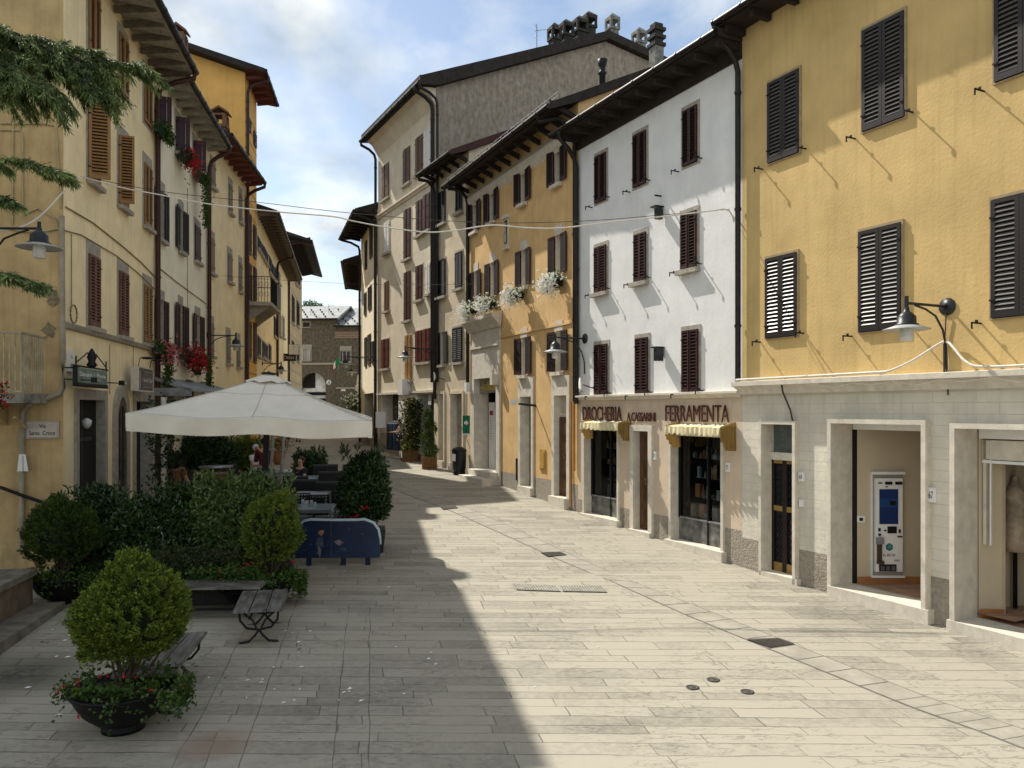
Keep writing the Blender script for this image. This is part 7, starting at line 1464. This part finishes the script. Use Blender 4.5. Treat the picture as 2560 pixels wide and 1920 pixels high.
def dish(H, X, Yp, lab, r=.17):
    s, z = H.px(X, Yp, .3); t = empty('satellite_dish', H.W(s, -.3, z), math.atan2(H.a.y, H.a.x)-.4, lab, 'satellite dish'); m = MB(); m.lathe((0,0,0), [(.001,.0),(r*.5,.02),(r,.07),(r,.075),(r*.5,.03),(.001,.012)], 24); m.v = [(x, -z, y) for x, y, z in m.v]; m.build('reflector', paint_white, t); m = MB(); m.tube([(0,.01,0),(.03,.30,-.1)], .014, 5); m.tube([(0,0,-r),(0,-.2,-.02)], .007, 4); m.build('mount', iron, t)
dish(Wh, 1457, 962, 'small white satellite dish at the left corner of the white house'); dish(Bi, 1090, 942, 'white satellite dish beside the downpipe of the tall beige house', .16)
# signs on the left: optician board and clock
m_blk = mat('black sign board', (.012,.012,.013), .4, .1, 5)
t = empty('shop_sign', at(717, 893, 49), R(-12), 'projecting black sign board under the clock', 'shop sign'); MB().box(-.62,.62,-.06,.06,-.24,.22).build('board', m_blk, t); text_mesh('Ottica', .72, .22, 'lettering', mat('cream letters', (.62,.52,.38), .6), t, .005, (-.18,-.068,-.12)); MB().lathe((0,0,0), [(.001,0),(.11,0),(.11,.01),(.001,.01)], 14).build('emblem', mat('orange disc', (.40,.16,.05), .6), t, (-.36,-.062,-.0), (R(90),0,0)); MB().tube([(-.6,.0,.1),(-1.0,.1,.1)], .03).build('bracket', iron, t)
t = empty('wall_clock', at(735, 874, 48.8), R(-12), 'square white clock with black dial marks above the black sign', 'clock'); MB().box(-.31,.31,-.07,.07,-.32,.32).build('case', [stone], t); m = MB(); m.box(-.29,.29,-.08,-.07,-.29,.29); m.build('dial', paint_white, t); m = MB()
for i in range(12): a = R(30*i); m.bar((.20*math.sin(a),-.083,.20*math.cos(a)), (.25*math.sin(a),-.083,.25*math.cos(a)), .025, .004)
m.bar((0,-.086,0),(.09,-.086,.20),.025,.004); m.bar((0,-.086,0),(.10,-.086,-.14),.03,.004); m.build('hands', iron, t)
# flag, signs and plants by the stone house
t = empty('flag', at(846, 905, 70), R(-20), 'green white and red flag hanging on a slanting pole by the stone house', 'flag'); MB().tube([(0,0,-.7),(.25,-.2,.6)], .02, 5).build('pole', grey_metal, t); m = MB(); fm_ = [mat('flag green', (.01,.20,.07), .8), paint_white, mat('flag red', (.35,.02,.03), .8)]
for i, (a, b) in enumerate(((0,.35),(.35,.55),(.55,.75))): m.face([(.2-a,-.2,.55-a*1.2),(.2-b,-.22,.55-b*1.3),(.15-b,-.2,-.05-b*1.1),(.2-a,-.18,-.25-a*.6)], i)
m.build('cloth', fm_, t)
t = empty('road_sign', at(822, 956, 73.9), 0, 'round white no entry style sign beside the stone arch', 'road sign'); m = MB(); m.lathe((0,0,0), [(.001,0),(.24,0),(.24,.02),(.001,.02)], 22); m.v = [(x, -z, y) for x, y, z in m.v]; m.build('disc', paint_white, t); text_mesh('3', .2, .26, 'lettering', iron, t, .004, (-.1,-.026,-.13)); MB().lathe((0,0,-.0), [(.235,0),(.25,.0),(.25,.02),(.235,.02)], 22).build('rim', mat('sign rim', (.12,.11,.10), .6), t, None, (R(90),0,0))
t = empty('flowering_shrub', at(896, 1036, 52), 0, 'white flowering bush in a tub beyond the umbrella corner', 'shrub'); t.location.z = G(52); MB().lathe((0,0,0), [(.001,0),(.3,0),(.42,.9),(.4,.9),(.001,.85)], 16).build('tub', bowl_m, t); P = rng.normal(0,1,(1500,3))*np.array([.42,.4,.45])+np.array([0,0,1.7]); leaves('foliage', P, rng.normal(size=P.shape), .12, .09, g_fresh, t); blooms(t, rng.normal(0,1,(120,3))*np.array([.42,.4,.45])+np.array([0,-.1,1.9]), white_f, .12)
for X, lab in ((895, 'left closed white parasol beyond the flowering bush'), (906, 'right closed white parasol beyond the flowering bush')):
    t = empty('closed_parasol', gp(X, 55), 0, lab, 'parasol'); MB().tube([(0,0,0),(0,0,3.9)], .03, 6).build('pole', grey_metal, t); m = MB(); m.lathe((0,0,0), [(.05,1.9),(.20,2.0),(.17,2.8),(.10,3.5),(.02,3.9)], 12); m.build('canopy', cloth, t)
# tree tops behind the stone house
for X, lab in ((772, 'tree crown peeping over the slate roof'), ): 
    t = empty('tree', (-25, 96, G(96)), 0, lab, 'tree'); x = (X-CX)/F*96; t.location = (x, 96, G(96)); zt = at(X, 757, 96).z-G(96); MB().tube([(0,0,0),(.2,0,zt*.6)], [.3,.15]).build('trunk', bark, t); P = sph(5000)*rng.uniform(.6,1,(5000,1))*np.array([3.2,2.5,2.6])+np.array([0,0,zt-2.4]); leaves('crown', P, rng.normal(size=P.shape), .3, .2, g_fresh, t)
t = empty('tree', at(800, 940, 88), 0, 'leafy branches seen through the stone arch', 'tree'); t.location.z = G(88)
MB().tube([(0,0,0),(.1,0,6)], [.2,.1]).build('trunk', bark, t)
